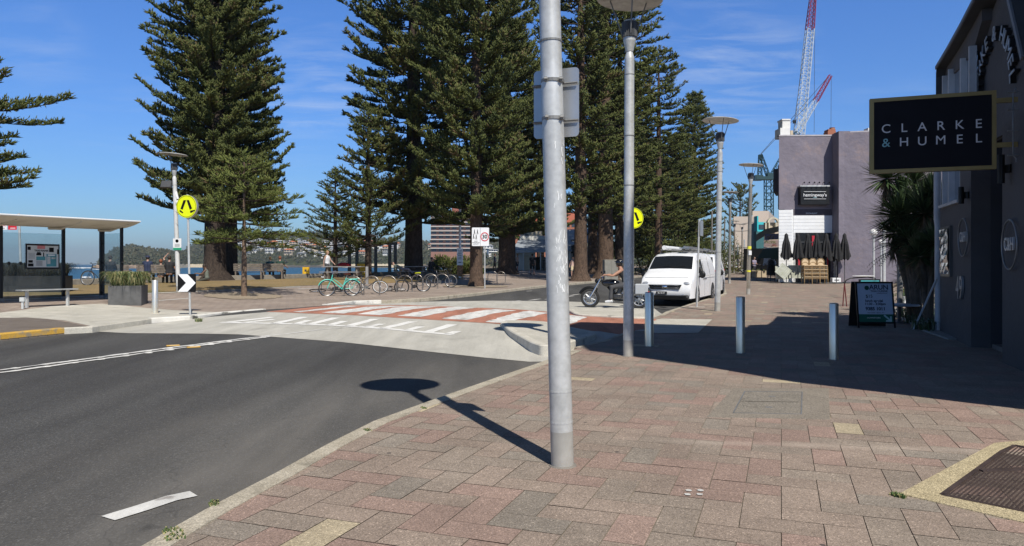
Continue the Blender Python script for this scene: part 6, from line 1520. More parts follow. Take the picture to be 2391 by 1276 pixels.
        for yw in (.96,4.14):
            m=MB(); m.cyl((s*.70,yw,.36),(s*.958,yw,.36),.415,n=32); m.build('wheel_arch',M_black,t,True)
            w=MB(); w.lathe([(.20,-.11),(.31,-.115),(.345,-.085),(.35,0),(.345,.085),(.31,.115),(.20,.11)],32,(s*.86,yw,.35),Matrix.Rotation(PI/2,3,'Y')); wo=w.build('tyre',M_rubber,t,True)
            w=MB(); w.lathe([(.001,0),(.05,.0),(.06,-.02),(.19,-.01),(.215,.005),(.22,-.03),(.2,-.05)],28,(s*.965,yw,.35),Matrix.Rotation(PI/2,3,'Y'))
            for k in range(7):
                a=2*PI*k/7; w.box((s*.972,yw+.12*math.cos(a),.35+.12*math.sin(a)),(.02,.16,.035),M=Matrix.Rotation(a,3,'X'))
            w.build('rim',M_alloy,wo,True)
        m=MB(); m.sphere((s*.68,.135,.80),.2,20,12,(1.02,.62,.45),Matrix.Rotation(R(-s*22),3,'Z')); m.build('headlight',mat('headlamp lens',(.45,.47,.5),.08,.4,var=.15,scale=12),t,True)
        m=MB(); m.sphere((s*.62,.0,.42),.07,14,8,(1.2,.5,.8)); m.build('fog_light',MC['headlamp lens'],t,True)
        m=MB(); m.box((s*.86,5.1,1.0),(.1,.08,.5),bev=.02); m.build('tail_light',MC['sign red'],t)
    m=MB(); m.prism([(-.52,-.085),(.52,-.085),(.60,.075),(-.60,.075)],(0,-.085,.70),(1,0,0),(0,0,1),(0,-1,0),.02); g=m.build('grille',M_black,t)
    m=MB(); 
    for z in (.655,.745): m.box((0,-.112,z),(1.02,.018,.022),bev=.006)
    m.lathe([(.001,.012),(.06,.01),(.075,0)],18,(0,-.115,.70),Matrix.Rotation(PI/2,3,'X')@Matrix.Diagonal((1.3,.8,1))); m.build('chrome_bar',M_chrome,g,True)
    m=MB(); m.box((-.12,-.10,.475),(.39,.02,.11),bev=.005); p=m.build('number_plate',M_black,t)
    text(plate,.085,(-.12,-.112,.475),(1,0,0),(0,0,1),MC['white sheeting'],p,sx=.8)
    m=MB(); m.tube([vpos(4.1,x)+Vector((0,-.006,.004)) for x in (-.9,-.6,-.3,0,.3,.6,.9)],.007,5); m.build('bonnet_seam',M_dkgrey,t)
    m=MB(); m.box((.1,-.05,.365),(1.3,.12,.06),bev=.01); m.build('air_intake',M_black,t)
    if rack:
        r=MB()
        for y in (2.3,3.2,4.2): r.tube([(-.72,y,1.9),(-.7,y,2.05),(.7,y,2.05),(.72,y,1.9)],.02,8)
        for x in(-.62,-.2,.2,.62): r.box((x,3.3,2.07),(.03,2.7,.03))
        r.build('roof_rack',M_galvd,t,True)
        r=MB(); r.cyl((-.45,1.75,2.14),(-.45,4.6,2.14),.075,n=14); r.cyl((-.45,1.72,2.14),(-.45,1.78,2.14),.085,n=14); r.build('pipe_carrier',M_white,t,True)
        r=MB(); r.box((.3,3.2,2.12),(.36,2.9,.04)); r.box((.3,3.2,2.17),(.05,2.9,.05)); r.build('ladder',M_alloy,t)
    return t
make_van('front white van facing the camera with windscreen and plate in view',(5.5,26.1,rz_(5.5,26.1)+.01),R(-25),rack=True,plate='BU 06 ST')
make_van('second white van parked tightly behind the front one, mostly hidden',(7.72,31.2,rz_(7.7,31.2)+.01),R(-21),rack=True,plate='CF 18 KD')
# small white car far up the street
q=AT(1709,118); t=thing('car','small white car far up the street between lamp poles','car',(q.x,q.y,q.z-.1),R(-20))
m=MB(); pr=[(0,.35),(0,.75),(.3,.85),(.9,.95),(1.5,1.38),(2.8,1.42),(3.6,1.0),(4.2,.95),(4.3,.4)]
m.prism([(y,z) for y,z in pr],(-.85,0,0),(0,1,0),(0,0,1),(1,0,0),1.7); m.build('body',M_vanwhite,t)
m=MB(); m.prism([(-.7,0),(.7,0),(.6,.42),(-.6,.42)],(0,.93,.97),(1,0,0),Vector((0,.6,.42)).normalized(),Vector((0,-.42,.6)).normalized(),.02); m.build('windscreen',M_dkglass,t)
for x in(-.78,.78):
    for y in(.75,3.4): MB().cyl((x-.1,y,.32),(x+.1,y,.32),.32,n=18).build('wheel',M_rubber,t,True)
    MB().box((x*.85,-.01,.68),(.3,.04,.14)).build('headlight',M_alloy,t)
# ================================================================ bicycles
def wheel_obj(parent,c,r,tyre,rim,wt=.022,rot=None,spokes=20):
    m=MB(); pts=[Vector(c)+Vector((r*math.cos(2*PI*k/36),0,r*math.sin(2*PI*k/36))) for k in range(36)]
    w=thing_part('wheel',parent); m.tube(pts,wt,8,closed=True); m.build('tyre',tyre,w,True)
    m=MB(); m.tube([Vector(c)+(p-Vector(c))*(1-.028/r) for p in pts],.012,6,closed=True)
    for k in range(spokes):
        a=2*PI*k/spokes; m.cyl(c,Vector(c)+Vector(((r-.03)*math.cos(a),0,(r-.03)*math.sin(a))),.0022,n=3,caps=False)
    m.cyl(Vector(c)-Vector((0,.05,0)),Vector(c)+Vector((0,.05,0)),.022,n=10); m.build('rim',rim,w,True); return w
def thing_part(name,parent):
    o=bpy.data.objects.new(name,None); o.empty_display_size=.05; return link(o,parent)
def bicycle(lab,loc,rot,fmat,r=.34,s=1.0,step=True,rim=None,saddle=None,rack=True,basket=False,drop=False,wt=.022,fender=None,missing_front=False,cat='bicycle'):
    t=thing('bicycle',lab,cat,loc,0,'bicycles at the hoops'); t.rotation_euler=rot; t.scale=(s,s,s)
    rim=rim or M_alloy; R0=Vector((0,0,r)); F1=Vector((1.06,0,r)); BB=Vector((.44,0,r-.05)); ST=Vector((.26,0,.80)); HT=Vector((.86,0,.86)); HB=Vector((.90,0,.70 if not step else .66))
    m=MB(); 
    m.tube([BB,ST],.016,8); 
    if step:
        m.tube([HB+Vector((-.02,0,.04)),(.66,0,.5),(.5,0,.36),BB+Vector((.02,0,.03))],.019,8); m.tube([HB+Vector((-.03,0,.12)),(.62,0,.62),(.42,0,.44),BB+Vector((-.03,0,.12))],.012,8)
    else: m.tube([HB,BB],.018,8); m.tube([HT-Vector((.02,0,.03)),ST+Vector((.01,0,-.03))],.016,8)
    m.tube([HT+Vector((-.02,0,.06)),HB],.02,8)
    for y in(-.05,.05): m.tube([ST-Vector((0,0,.08)),R0+Vector((0,y,0))],.008,6); m.tube([BB,R0+Vector((0,y,0))],.009,6); m.tube([HB,Vector((.95,y*.8,.6)),F1+Vector((0,y,0))],.011,6)
    m.build('frame',fmat,t,True)
    wheel_obj(t,R0,r,M_rubber,rim,wt)
    if not missing_front: wheel_obj(t,F1,r,M_rubber,rim,wt)
    m=MB(); h=HT+Vector((-.04,0,.14)); 
    if drop: 
        for y in(-.2,.2): m.tube([h+Vector((.06,0,0)),h+Vector((.06,y,0)),h+Vector((.16,y,-.0)),h+Vector((.19,y,-.08)),h+Vector((.12,y,-.15)),h+Vector((.03,y,-.15))],.013,8)
    else: m.tube([h+Vector((-.16,-.3,.04)),h+Vector((0,-.2,.03)),h,h+Vector((0,.2,.03)),h+Vector((-.16,.3,.04))],.012,8)
    m.tube([HT,h],.013,8); m.build('handlebar',M_chrome if step else M_black,t,True)
    m=MB(); m.tube([ST,ST+Vector((-.03,0,.12))],.013,8); m.build('seat_post',M_alloy,t,True)
    m=MB(); m.add([Vector(p)+ST+Vector((-.03,0,.12)) for p in ((-.14,-.08,.03),(-.14,.08,.03),(.02,.06,.045),(.15,.018,.04),(.15,-.018,.04),(.02,-.06,.045),(-.12,-.06,-.01),(-.12,.06,-.01),(.13,0,0))],[(0,1,2,5),(5,2,3,4),(0,6,7,1),(1,7,8,3,2),(0,5,4,8,6),(6,8,7),(3,8,4)]); m.build('saddle',saddle or M_black,t,True)
    m=MB(); m.lathe([(.001,.0),(.09,0),(.095,.006),(.001,.008)],20,BB+Vector((0,-.05,0)),Matrix.Rotation(PI/2,3,'X')); m.tube([BB+Vector((0,-.07,0)),BB+Vector((.12,-.08,-.12))],.011,6); m.tube([BB+Vector((0,.07,0)),BB+Vector((-.12,.08,.12))],.011,6)
    m.box(BB+Vector((.12,-.13,-.12)),(.09,.08,.025)); m.box(BB+Vector((-.12,.13,.12)),(.09,.08,.025)); m.build('crank',M_dkgrey,t,True)
    if fender:
        for c in (R0,F1):
            m=MB(); m.tube([c+Vector(((r+.035)*math.cos(a),0,(r+.035)*math.sin(a))) for a in [R(20+14*k) for k in range(10 if c is R0 else 8)]],.022,6); m.build('mudguard',fender,t,True)
    if rack:
        m=MB()
        for y in(-.06,.06): m.tube([ST+Vector((-.02,y,-.06)),R0+Vector((-.02,y,.40)),R0+Vector((-.3,y,.40))],.007,6); m.tube([R0+Vector((-.18,y,.40)),R0+Vector((0,y,0))],.006,6)
        for x in(0,-.1,-.2,-.28): m.tube([R0+Vector((x,-.06,.40)),R0+Vector((x,.06,.40))],.006,6)
        m.build('rear_rack',fmat if step else M_black,t,True)
    return t
M_mint=mat('mint bicycle paint',(.10,.62,.50),.35,var=.03); M_kid=mat('kids bike black',(.03,.03,.035),.35); M_brn=mat('brown saddle',(.16,.04,.02),.5); M_yl=mat('yellow saddle cover',(.65,.7,.05),.5)
def bk(px,py,off=0): p=G3(px,py); return (p.x,p.y,p.z+off)
bicycle('mint green step-through city bicycle with rear rack leaning at the hoops',bk(822,691),(R(-9),0,R(180+22)),M_mint,saddle=M_brn,fender=M_mint,rack=True)
bicycle('dark bicycle fallen flat on the paving behind the mint green one',bk(800,685,.06),(R(-78),R(0),R(188)),M_kid,step=False,rack=False)
bicycle('black bicycle slumped through the second hoop with a pale front wheel standing up',bk(832,688,.05),(R(-38),R(0),R(14)),M_kid,step=False,rack=False,rim=M_white)
bicycle('tiny black and white child bicycle lying on its side',bk(905,682,.05),(R(-72),R(0),R(8)),M_kid,s=.62,step=False,rack=False,rim=M_white,r=.3,wt=.03)
bicycle('black mountain bicycle with a bright yellow saddle cover',bk(990,681),(R(-10),R(6),R(196)),M_kid,step=False,rack=False,saddle=M_yl,wt=.03)
bicycle('dark road bicycle with drop bars at the far hoop',bk(1008,671),(R(-7),0,R(-4)),M_kid,step=False,rack=False,drop=True)
bicycle('dark bicycle by the sea wall seen left of the shelter post',bk(252,667),(R(4),0,R(172)),M_kid,step=False,rack=False)
# hoops
def hoop(lab,px,py,wpx,top,rz=0):
    q=G3(px,py); s=q.y/F; r=wpx*s/2; h=(py-top)*s
    if not hasattr(hoop,'p') or True:
        t=thing('bike_hoop',lab,'bike rack',q,rz,'stainless bicycle hoops')
        m=MB(); pts=[(-r,0,-.05),(-r,0,h-r)]+[(-r*math.cos(a),0,h-r+r*math.sin(a)) for a in [PI*k/12 for k in range(1,12)]]+[(r,0,h-r),(r,0,-.05)]
        m.tube(pts,.024,10); m.build('hoop_tube',mat('hoop steel',(.30,.27,.24),.35,.8,var=.1),t,True)
        m=MB()
        for x in(-r,r): m.cyl((x,0,-.01),(x,0,.01),.06,n=14)
        m.build('flange',M_galvd,t)
for k,(px,py,w_,top,l) in enumerate(((825,688,40,645,'bicycle hoop behind the mint green bicycle'),(868,690,38,645,'bicycle hoop threaded by the slumped black bicycle'),(907,683,39,644,'empty bicycle hoop beside the child bicycle'),(945,681,36,643,'bicycle hoop left of the yellow-saddled bicycle'),(974,678,26,642,'bicycle hoop behind the yellow-saddled bicycle'),(1005,674,35,640,'bicycle hoop around the rear wheel of the road bicycle'),(1032,672,35,640,'bicycle hoop around the front wheel of the road bicycle'),(1150,661,22,634,'bicycle hoop right of the speed sign, nearer one'),(1170,659,20,635,'bicycle hoop right of the speed sign, farther one'))): hoop(l,px,py,w_,top,R(-8))
# ================================================================ park furniture
M_wood=mat('weathered timber',(.20,.17,.14),.8,var=.3,scale=6); M_woodd=mat('grey timber slats',(.26,.255,.25),.75,var=.15,scale=6)
def zpark(px,Y): return AT(px,Y)
def bench(lab,px0,px1,Y,pyb,group='park benches by the sea wall'):
    q=AT((px0+px1)/2,Y); s=Y/F; L_=(px1-px0)*s; t=thing('park_bench',lab,'bench',q,R(8),group)
    m=MB()
    for k in range(4): m.box((0,.1+.13*k,.45+.0*k),(L_,.1,.035))
    m.build('seat',M_woodd,t)
    m=MB()
    for k in range(4): m.box((0,-.02-.05*k*0-.02*k,.56+.11*k),(L_,.035,.09),M=Matrix.Rotation(R(12),3,'X'))
    m.build('backrest',M_wood,t)
    for x in(-L_/2+.1,L_/2-.1):
        m=MB(); m.box((x,.03,.47),(.07,.08,.95),M=Matrix.Rotation(R(8),3,'X')); m.box((x,.45,.22),(.07,.08,.46)); m.box((x,.25,.42),(.06,.5,.06)); m.box((x,.25,.66),(.07,.5,.045)); m.build('leg',M_wood,t)
bench('timber bench left of two seen from behind, partly behind the young tree trunk',547,612,42.5,656)
bench('timber bench where two people sit looking at the sea',612,661,43.5,655)
bench('timber bench behind the planter where people sit in dark clothes',322,415,36.6,662)
bench('small timber bench seen through the glass end panel of the shelter',236,300,35.6,662)
def picnic(lab,px0,px1,Y):
    q=AT((px0+px1)/2,Y); s=Y/F; L_=(px1-px0)*s; t=thing('picnic_table',lab,'picnic table',q,R(-4),'picnic tables on the lawn')
    m=MB(); 
    for k in range(5): m.box((0,-.32+.16*k,.76),(L_,.14,.045))
    m.build('tabletop',M_woodd,t)
    for y in(-.75,.75):
        m=MB(); m.box((0,y-.08,.45),(L_*.98,.14,.04)); m.box((0,y+.08,.45),(L_*.98,.14,.04)); m.build('bench_seat',M_woodd,t)
    for x in(-L_/2+.3,L_/2-.3):
        m=MB(); m.box((x,0,.37),(.09,.55,.74)); m.box((x,-.75,.21),(.07,.1,.43)); m.box((x,.75,.21),(.07,.1,.43)); m.box((x,0,.3),(.05,1.5,.08)); m.build('leg',M_wood,t)
picnic('long picnic table left of the pergola, beside the walker in white',755,848,43.0); picnic('shadowed picnic table under the black-trunked pine',925,1000,47)
q=AT(862,54); s=54/F; t=thing('pergola','dark timber pergola frame between the picnic tables','pergola',q)
for x in(-46,0,48):
    for d in(0,2.6): MB().box((x*s,d,1.25),(.22,.22,2.5)).build('post',M_wood,t)
for d in(-.0,2.6): MB().box((1*s,d,2.42),(104*s,.14,.2)).build('beam',M_wood,t)
m=MB(); m.box((1*s,-.12,.62),(96*s,.05,.1)); m.build('rail',M_wood,t)
q=G3(857,664); t=thing('service_post','short pale timber post behind the hoops','post',q); MB().box((0,0,.45),(.14,.14,1.0),bev=.01).build('post',M_woodd,t)
q=AT(845,49); t=thing('wheelie_bin','yellow bin with green lid by the pergola post','bin',q); m=MB(); m.box((0,0,.45),(.5,.5,.85),taper=-.12); m.build('bin_body',MC['signal yellow'],t); MB().box((0,0,.93),(.6,.6,.08),bev=.02).build('lid',M_gr1,t)
q=AT(803,49); t=thing('parasol','red kayak hull resting on the wall by the slim trunk','parasol',(q.x,q.y,q.z+.8)); m=MB(); m.sphere((0,0,0),.5,14,8,(1,.4,.32)); m.build('dome',MC['sign red'],t,True)  # this is the red umbrella, built as a flattened ball
q=AT(1425,52); t=thing('utility_cabinet','grey utility cabinet between the pine trunks and the rider','cabinet',q,R(10)); m=MB(); m.box((0,0,.75),(1.0,.5,1.5),bev=.02); m.build('cabinet_body',mat('cabinet grey',(.2,.19,.16),.6),t); m=MB()
for x in(-.25,.25): m.box((x,-.255,.75),(.45,.02,1.3),bev=.004)
m.build('door',mat('cabinet door',(.22,.21,.18),.6),t)
# ================================================================ people
def fk(o,d,l): return o+Vector(d).normalized()*l
def remesh(o,vox):
    md=o.modifiers.new('r','REMESH'); md.mode='VOXEL'; md.voxel_size=vox; md.use_smooth_shade=True
    md2=o.modifiers.new('s','SMOOTH'); md2.factor=.5; md2.iterations=3
    dg=bpy.context.evaluated_depsgraph_get(); me=bpy.data.meshes.new_from_object(o.evaluated_get(dg)); o.modifiers.clear(); o.data=me
    return o
C_hair=mat('dark hair',(.03,.02,.015),.7,var=.3,scale=30)
def limb(mb,pts,rs,n=10):
    mb.tube(pts,rs,n); 
    for p,r in zip(pts,rs): mb.sphere(p,r,10,8)
def person(lab,loc,rz,h=1.74,th=((-20,20)),kn=(10,15),arm=(20,-20),el=(20,20),abd=8,lean=0,pz=None,shirt=None,pants=None,skin=M_skin,hair=C_hair,sleeve=0,shorts=False,shoe=None,hat=None,group=None,headrot=0,vox=.022,long_hair=False,tilt=0,arm_up=False,fem=False,fingers=True):
    """faces local -Y. th: thigh swing forward degrees per leg; kn: knee bend; arm: swing forward"""
    t=thing('person',lab,'person',loc,rz,group); u=h/1.75
    LT,LS=.44*u,.42*u
    def leg(s,a,b):
        hip=Vector((s*.095*u,0,0)); d=Vector((s*.02,-math.sin(R(a)),-math.cos(R(a)))); k=fk(hip,d,LT)
        a2=a-b; d2=Vector((0,-math.sin(R(a2)),-math.cos(R(a2)))); f=fk(k,d2,LS); return hip,k,f
    legs=[leg(s,a,b) for s,a,b in zip((-1,1),th,kn)]
    low=min(l[2].z for l in legs)-.075*u
    P=Vector((0,0,-low if pz is None else pz))
    legs=[tuple(p+P for p in l) for l in legs]
    ld=Vector((0,-math.sin(R(lean)),math.cos(R(lean)))); wst=P+ld*.16*u; ch=P+ld*.38*u; nk=P+ld*.53*u; hd=nk+Vector((0,-.02*u,0))+ld*.06*u+Vector((0,-math.sin(R(lean+tilt)),math.cos(R(lean+tilt))))*.10*u
    sw=.185*u if not fem else .165*u
    arms=[]
    for s,a,b in zip((-1,1),arm,el):
        sh=P+ld*.47*u+Vector((s*sw,0,0)); aa=R(a+lean*0); d=Vector((s*math.sin(R(abd)),-math.sin(aa)*math.cos(R(abd)),-math.cos(aa)*math.cos(R(abd)))); e=fk(sh,d,.29*u)
        a2=R(a+b); d2=Vector((s*.05,-math.sin(a2),-math.cos(a2)))
        if arm_up and s>0: e=sh+Vector((.12,-.05,.22))*u; d2=Vector((-.5,-.1,.6))
        hnd=fk(e,d2,.25*u); arms.append((sh,e,hnd,d2.normalized()))
    m=MB()
    # torso
    for s in(-1,1):
        m.tube([P+Vector((s*.07*u,0,-.03)),wst+Vector((s*.055*u,0,0)),ch+Vector((s*.075*u,0,0)),P+ld*.47*u+Vector((s*.09*u,0,0))],[.105*u,.09*u,.105*u,.07*u],12); m.sphere(P+Vector((s*.07*u,.01,-.03)),.105*u,12,8)
        m.tube([P+ld*.47*u,P+ld*.47*u+Vector((s*sw,0,-.01))],[.07*u,.055*u],10)
    limb(m,[P+ld*.47*u,nk,hd-Vector((0,0,.04*u))],[.07*u,.055*u,.05*u])
    Hm=Matrix.Rotation(R(lean*.3+tilt),3,'X')@Matrix.Rotation(R(headrot),3,'Z')
    m.sphere(hd+Vector((0,0,.02*u)),.1*u,16,12,(.78,.95,1.12),Hm); m.sphere(hd+Hm@Vector((0,-.045*u,-.045*u)),.055*u,12,8,(.85,.8,.9))
    m.sphere(hd+Hm@Vector((0,-.1*u,-.005*u)),.016*u,8,6,(.8,1.2,1.3)); 
    for s in(-1,1): m.sphere(hd+Hm@Vector((s*.08*u,.005,0)),.022*u,8,6,(.4,.8,1.2))
    for hp,k,f in legs:
        limb(m,[hp,hp.lerp(k,.5),k,k.lerp(f,.35),f],[.09*u,.075*u,.055*u,.055*u,.035*u])
        m.tube([f+Vector((0,.04,-.03))*u,f+Vector((0,-.08,-.045))*u,f+Vector((0,-.19,-.055))*u],[.04*u,.04*u,.028*u],8)
    for sh,e,hn,d2 in arms:
        limb(m,[sh,sh.lerp(e,.5),e,e.lerp(hn,.35),hn],[.052*u,.046*u,.036*u,.036*u,.026*u])
        x,y,_=basis(d2); m.tube([hn,hn+d2*.05*u,hn+d2*.09*u],[.026*u,.034*u,.03*u],8)
        if fingers:
            for q_ in range(4):
                o_=x*((q_-1.5)*.018*u); m.tube([hn+d2*.08*u+o_,hn+d2*(.12*u)+o_+y*.006,hn+d2*(.165-.01*abs(q_-1.3))*u+o_+y*.02],[.0105*u,.0095*u,.008*u],6)
            m.tube([hn+d2*.03*u-x*.02*u,hn+d2*.06*u-x*.05*u,hn+d2*.09*u-x*.055*u],[.012*u,.0105*u,.009*u],6)
    o=m.build('body',skin,t,True); remesh(o,vox*.8)
    if shirt:
        m=MB()
        for s in(-1,1):
            m.tube([P+Vector((s*.075*u,0,-.06*u)),wst+Vector((s*.062*u,0,0)),ch+Vector((s*.08*u,0,0)),P+ld*.48*u+Vector((s*.09*u,0,0))],[.118*u,.105*u,.118*u,.085*u],12)
            m.tube([P+ld*.47*u,P+ld*.47*u+Vector((s*sw*(1 if sleeve else .8),0,-.005))],[.082*u,.068*u],10)
        if sleeve:
            for sh,e,hn,d2 in arms:
                pts=[sh,sh.lerp(e,.6)] if sleeve==1 else [sh,e,hn]; m.tube(pts,[.068*u,.062*u] if sleeve==1 else [.068*u,.052*u,.042*u],10); m.sphere(sh,.068*u,10,8)
                if sleeve==2: m.sphere(e,.052*u,10,8)
        o=m.build('shirt',shirt,t,True); remesh(o,vox)
    if pants:
        m=MB(); 
        for s,(hp,k,f) in zip((-1,1),legs):
            m.sphere(P+Vector((s*.065*u,0,.0)),.122*u,12,8,(1,1,.9))
            e_=k.lerp(f,.88) if not shorts else None
            if shorts: limb(m,[hp,hp.lerp(k,.8)],[.11*u,.09*u])
            else: limb(m,[hp,k,e_],[.108*u,.078*u,.062*u])
        o=m.build('trousers' if not shorts else 'shorts',pants,t,True); remesh(o,vox)
    if hair:
        m=MB(); m.sphere(hd+Hm@Vector((0,.018*u,.038*u)),.105*u,14,10,(.86,.95,1.02),Hm)
        if long_hair: m.tube([hd+Hm@Vector((0,.07*u,.03*u)),hd+Hm@Vector((0,.10*u,-.08*u)),hd+Hm@Vector((0,.10*u,-.2*u))],[.06*u,.06*u,.03*u],8)
        m.build('hair',hair,t,True)
    if hat:
        m=MB(); m.sphere(hd+Hm@Vector((0,.005,.05*u)),.113*u,14,8,(.9,1,.85),Hm); m.lathe([(.001,0),(.12*u,0),(.12*u,.012),(.001,.014)],16,hd+Hm@Vector((0,-.06*u,.06*u))); m.build('cap',hat,t,True)
    m=MB()
    for s in(-1,1): m.sphere(hd+Hm@Vector((s*.032*u,-.088*u,.02*u)),.011*u,8,6)
    m.box(hd+Hm@Vector((0,-.098*u,-.045*u)),(.04*u,.006*u,.008*u)); m.build('face_features',M_dkgrey,t)
    sm=shoe or M_black
    for hp,k,f in legs:
        m=MB(); m.tube([f+Vector((0,.055,-.03))*u,f+Vector((0,-.06,-.04))*u,f+Vector((0,-.17,-.05))*u,f+Vector((0,-.2,-.055))*u],[.045*u,.048*u,.042*u,.02*u],10); m.build('shoe',sm,t,True)
    return t
c=lambda n,col: mat('cloth '+n,col,.85,var=.12,scale=6)
C_wt=c('white',(.68,.69,.7)); C_ch=c('charcoal',(.06,.06,.065)); C_bk=c('black',(.02,.02,.022)); C_nv=c('navy',(.02,.03,.07)); C_tl=c('deep teal',(.015,.07,.075)); C_kh=c('khaki',(.3,.26,.18)); C_pk=c('pale pink',(.6,.42,.36)); C_cr=c('cream',(.6,.5,.33)); C_gy=c('lilac grey',(.2,.19,.23)); C_rose=c('rose',(.5,.12,.16)); C_gr=c('grey green',(.16,.18,.15))
H_bl=mat('sandy hair',(.3,.19,.09),.7,var=.3,scale=30); H_rd=mat('auburn hair',(.2,.06,.025),.7,var=.3,scale=30)
def at(px,Y,dz=0): q=AT(px,Y); return (q.x,q.y,q.z+dz)
person('walker in a white sleeveless top and charcoal trousers heading right past the picnic table',at(764,43.8),R(72),1.76,(22,-18),(8,22),(-18,26),(18,22),shirt=C_wt,pants=C_ch,hair=H_bl,shoe=C_wt,group='people walking')
SEAT=.47
b_=AT(628,43.5); person('seated person in a deep teal shirt with sandy hair, left of the bench pair',(b_.x,b_.y-.0+.22,b_.z),R(188),1.7,(85,85),(85,85),(30,20),(40,30),pz=.55,shirt=C_tl,pants=C_bk,hair=H_bl,sleeve=1,group='people seated')
b_=AT(651,43.9); person('seated person in a dark green shirt leaning right on the shared bench',(b_.x,b_.y+.22,b_.z),R(172),1.78,(85,80),(85,85),(40,10),(30,20),pz=.55,shirt=c('bottle green',(.02,.05,.035)),pants=C_bk,hair=H_rd,sleeve=1,group='people seated')
person('reader in a grey top sitting on the ground against the largest trunk',at(484,39.9),R(-75),1.74,(60,75),(110,115),(40,45),(60,50),lean=8,pz=.14,shirt=C_gr,pants=c('dark olive',(.05,.05,.04)),skin=mat('brown skin',(.16,.09,.06),.55,var=.05),tilt=22,group='people seated')
b_=AT(340,36.3); person('person in a navy cap and dark top seated behind the grass planter',(b_.x,b_.y+.2,b_.z),R(184),1.76,(85,85),(85,85),(20,20),(30,30),pz=.58,shirt=C_nv,pants=C_bk,sleeve=2,hat=C_nv,group='people seated')
b_=AT(371,36.5); person('auburn-haired person seated low behind the planter',(b_.x,b_.y+.2,b_.z-.1),R(178),1.68,(85,85),(85,85),(20,20),(30,30),pz=.52,shirt=C_bk,pants=C_bk,hair=H_rd,sleeve=2,group='people seated')
b_=AT(391,36.2); person('person with one arm raised to the head behind the bollard planter',(b_.x,b_.y+.2,b_.z),R(180),1.76,(85,85),(85,85),(20,20),(30,30),pz=.56,shirt=C_bk,pants=C_bk,sleeve=1,arm_up=True,group='people seated')
b_=AT(252,35.2); person('hunched dark figure seen through the shelter end glass',(b_.x,b_.y+.2,b_.z),R(185),1.76,(85,85),(85,85),(20,20),(30,30),pz=.58,shirt=C_bk,pants=C_bk,sleeve=2,group='people seated')
person('dark clothed person sitting at the foot of the black-trunked pine',at(1004,47.2),R(60),1.75,(80,70),(80,90),(30,40),(40,40),lean=12,pz=.6,shirt=C_bk,pants=C_ch,sleeve=2,group='people seated')
person('person in lilac grey lying back on the shadowed picnic bench',at(938,46.2),R(90),1.7,(88,75),(40,60),(10,10),(20,20),lean=-62,pz=.62,shirt=C_gr,pants=C_gy,sleeve=2,group='people seated')
person('person in black singlet and shorts walking away before the pavilion',at(1243,60.5),R(170),1.8,(18,-14),(6,24),(-12,16),(12,18),shirt=C_bk,pants=C_bk,sleeve=1,shorts=True,group='people walking')
person('person in a pale pink top and cream shorts walking towards the camera',at(1338,61),R(-12),1.7,(12,-10),(6,16),(12,-14),(30,14),abd=18,shirt=C_pk,pants=C_cr,shorts=True,fem=True,long_hair=True,group='people walking')
person('slim person in a dark skirt standing near the pavilion wall',at(1208,68),R(60),1.66,(4,-3),(4,4),(5,-5),(15,10),shirt=c('skin tone top',(.42,.3,.24)),pants=C_bk,shorts=True,fem=True,hair=H_bl,group='people walking')
person('small figure in rose beside the left end of the pavilion',at(1200,66),R(200),1.35,(6,-6),(4,8),(5,-5),(15,10),shirt=C_rose,pants=c('pale trousers',(.5,.48,.45)),fem=True,sleeve=1,group='people walking')
person('distant figure in dark blue left of the flared pine trunk',at(1155,75),R(90),1.72,(10,-10),(6,10),(10,-10),(10,10),shirt=C_nv,pants=C_bk,sleeve=2,group='people walking')
person('cafe guest in a lilac shirt standing at the tall table up the street',at(1761,62),R(30),1.72,(5,-5),(4,8),(15,10),(60,70),shirt=c('lilac',(.25,.22,.3)),pants=C_bk,sleeve=1,group='people walking')
# ================================================================ motorcycle and rider
fw_=AT(1378,25.5); rw_=AT(1493,25.0)
def mground(p): return rz_(p.x,p.y)+.0
d_=Vector((fw_.x-rw_.x,fw_.y-rw_.y,0)); WB=d_.length; rzm=math.atan2(d_.y,d_.x)
Z0=rz_(rw_.x,rw_.y)+.004
t=thing('motorcycle','black and chrome cruiser motorcycle crossing in front of the white van','motorcycle',(rw_.x,rw_.y,Z0),rzm)
# local: X forward from rear axle to front axle, Z up
def mwheel(x,r,w,name='wheel'):
    p=thing_part(name,t); m=MB(); m.lathe([(r*.72,-w*.5),(r*.93,-w*.52),(r,-w*.25),(r,w*.25),(r*.93,w*.52),(r*.72,w*.5),(r*.72,-w*.5)],36,(x,0,r),Matrix.Rotation(PI/2,3,'X'),caps=False); m.build('tyre',M_rubber,p,True)
    m=MB(); m.lathe([(r*.72,-w*.35),(r*.64,-w*.3),(r*.64,w*.3),(r*.72,w*.35)],36,(x,0,r),Matrix.Rotation(PI/2,3,'X'),caps=False)
    for k in range(9):
        a=2*PI*k/9; m.tube([(x+.04*math.cos(a),0,r+.04*math.sin(a)),(x+r*.66*math.cos(a),0,r+r*.66*math.sin(a))],.014,6)
    m.cyl((x,-.07,r),(x,.07,r),.05,n=14); m.cyl((x,-.05,r),(x,-.045,r),.14,n=20); m.build('rim',M_alloy,p,True)
RW=.32
mwheel(0,RW,.18); mwheel(WB,.33,.13)
m=MB()
for y in(-.1,.1): m.tube([(WB,y,.33),(WB-.17,y,.62),(WB-.38,y,1.0)],[.03,.028,.024],10)
m.build('fork',M_chrome,t,True)
m=MB(); m.tube([(WB+.40*math.cos(a),0,.33+.37*math.sin(a)) for a in [R(25+13*k) for k in range(9)]],[.05]*9,8); m.build('front_mudguard',M_black,t,True)
m=MB(); m.tube([(.42*math.cos(a),0,RW+.39*math.sin(a)) for a in [R(35+14*k) for k in range(9)]],[.09]*9,8); m.build('rear_mudguard',M_black,t,True)
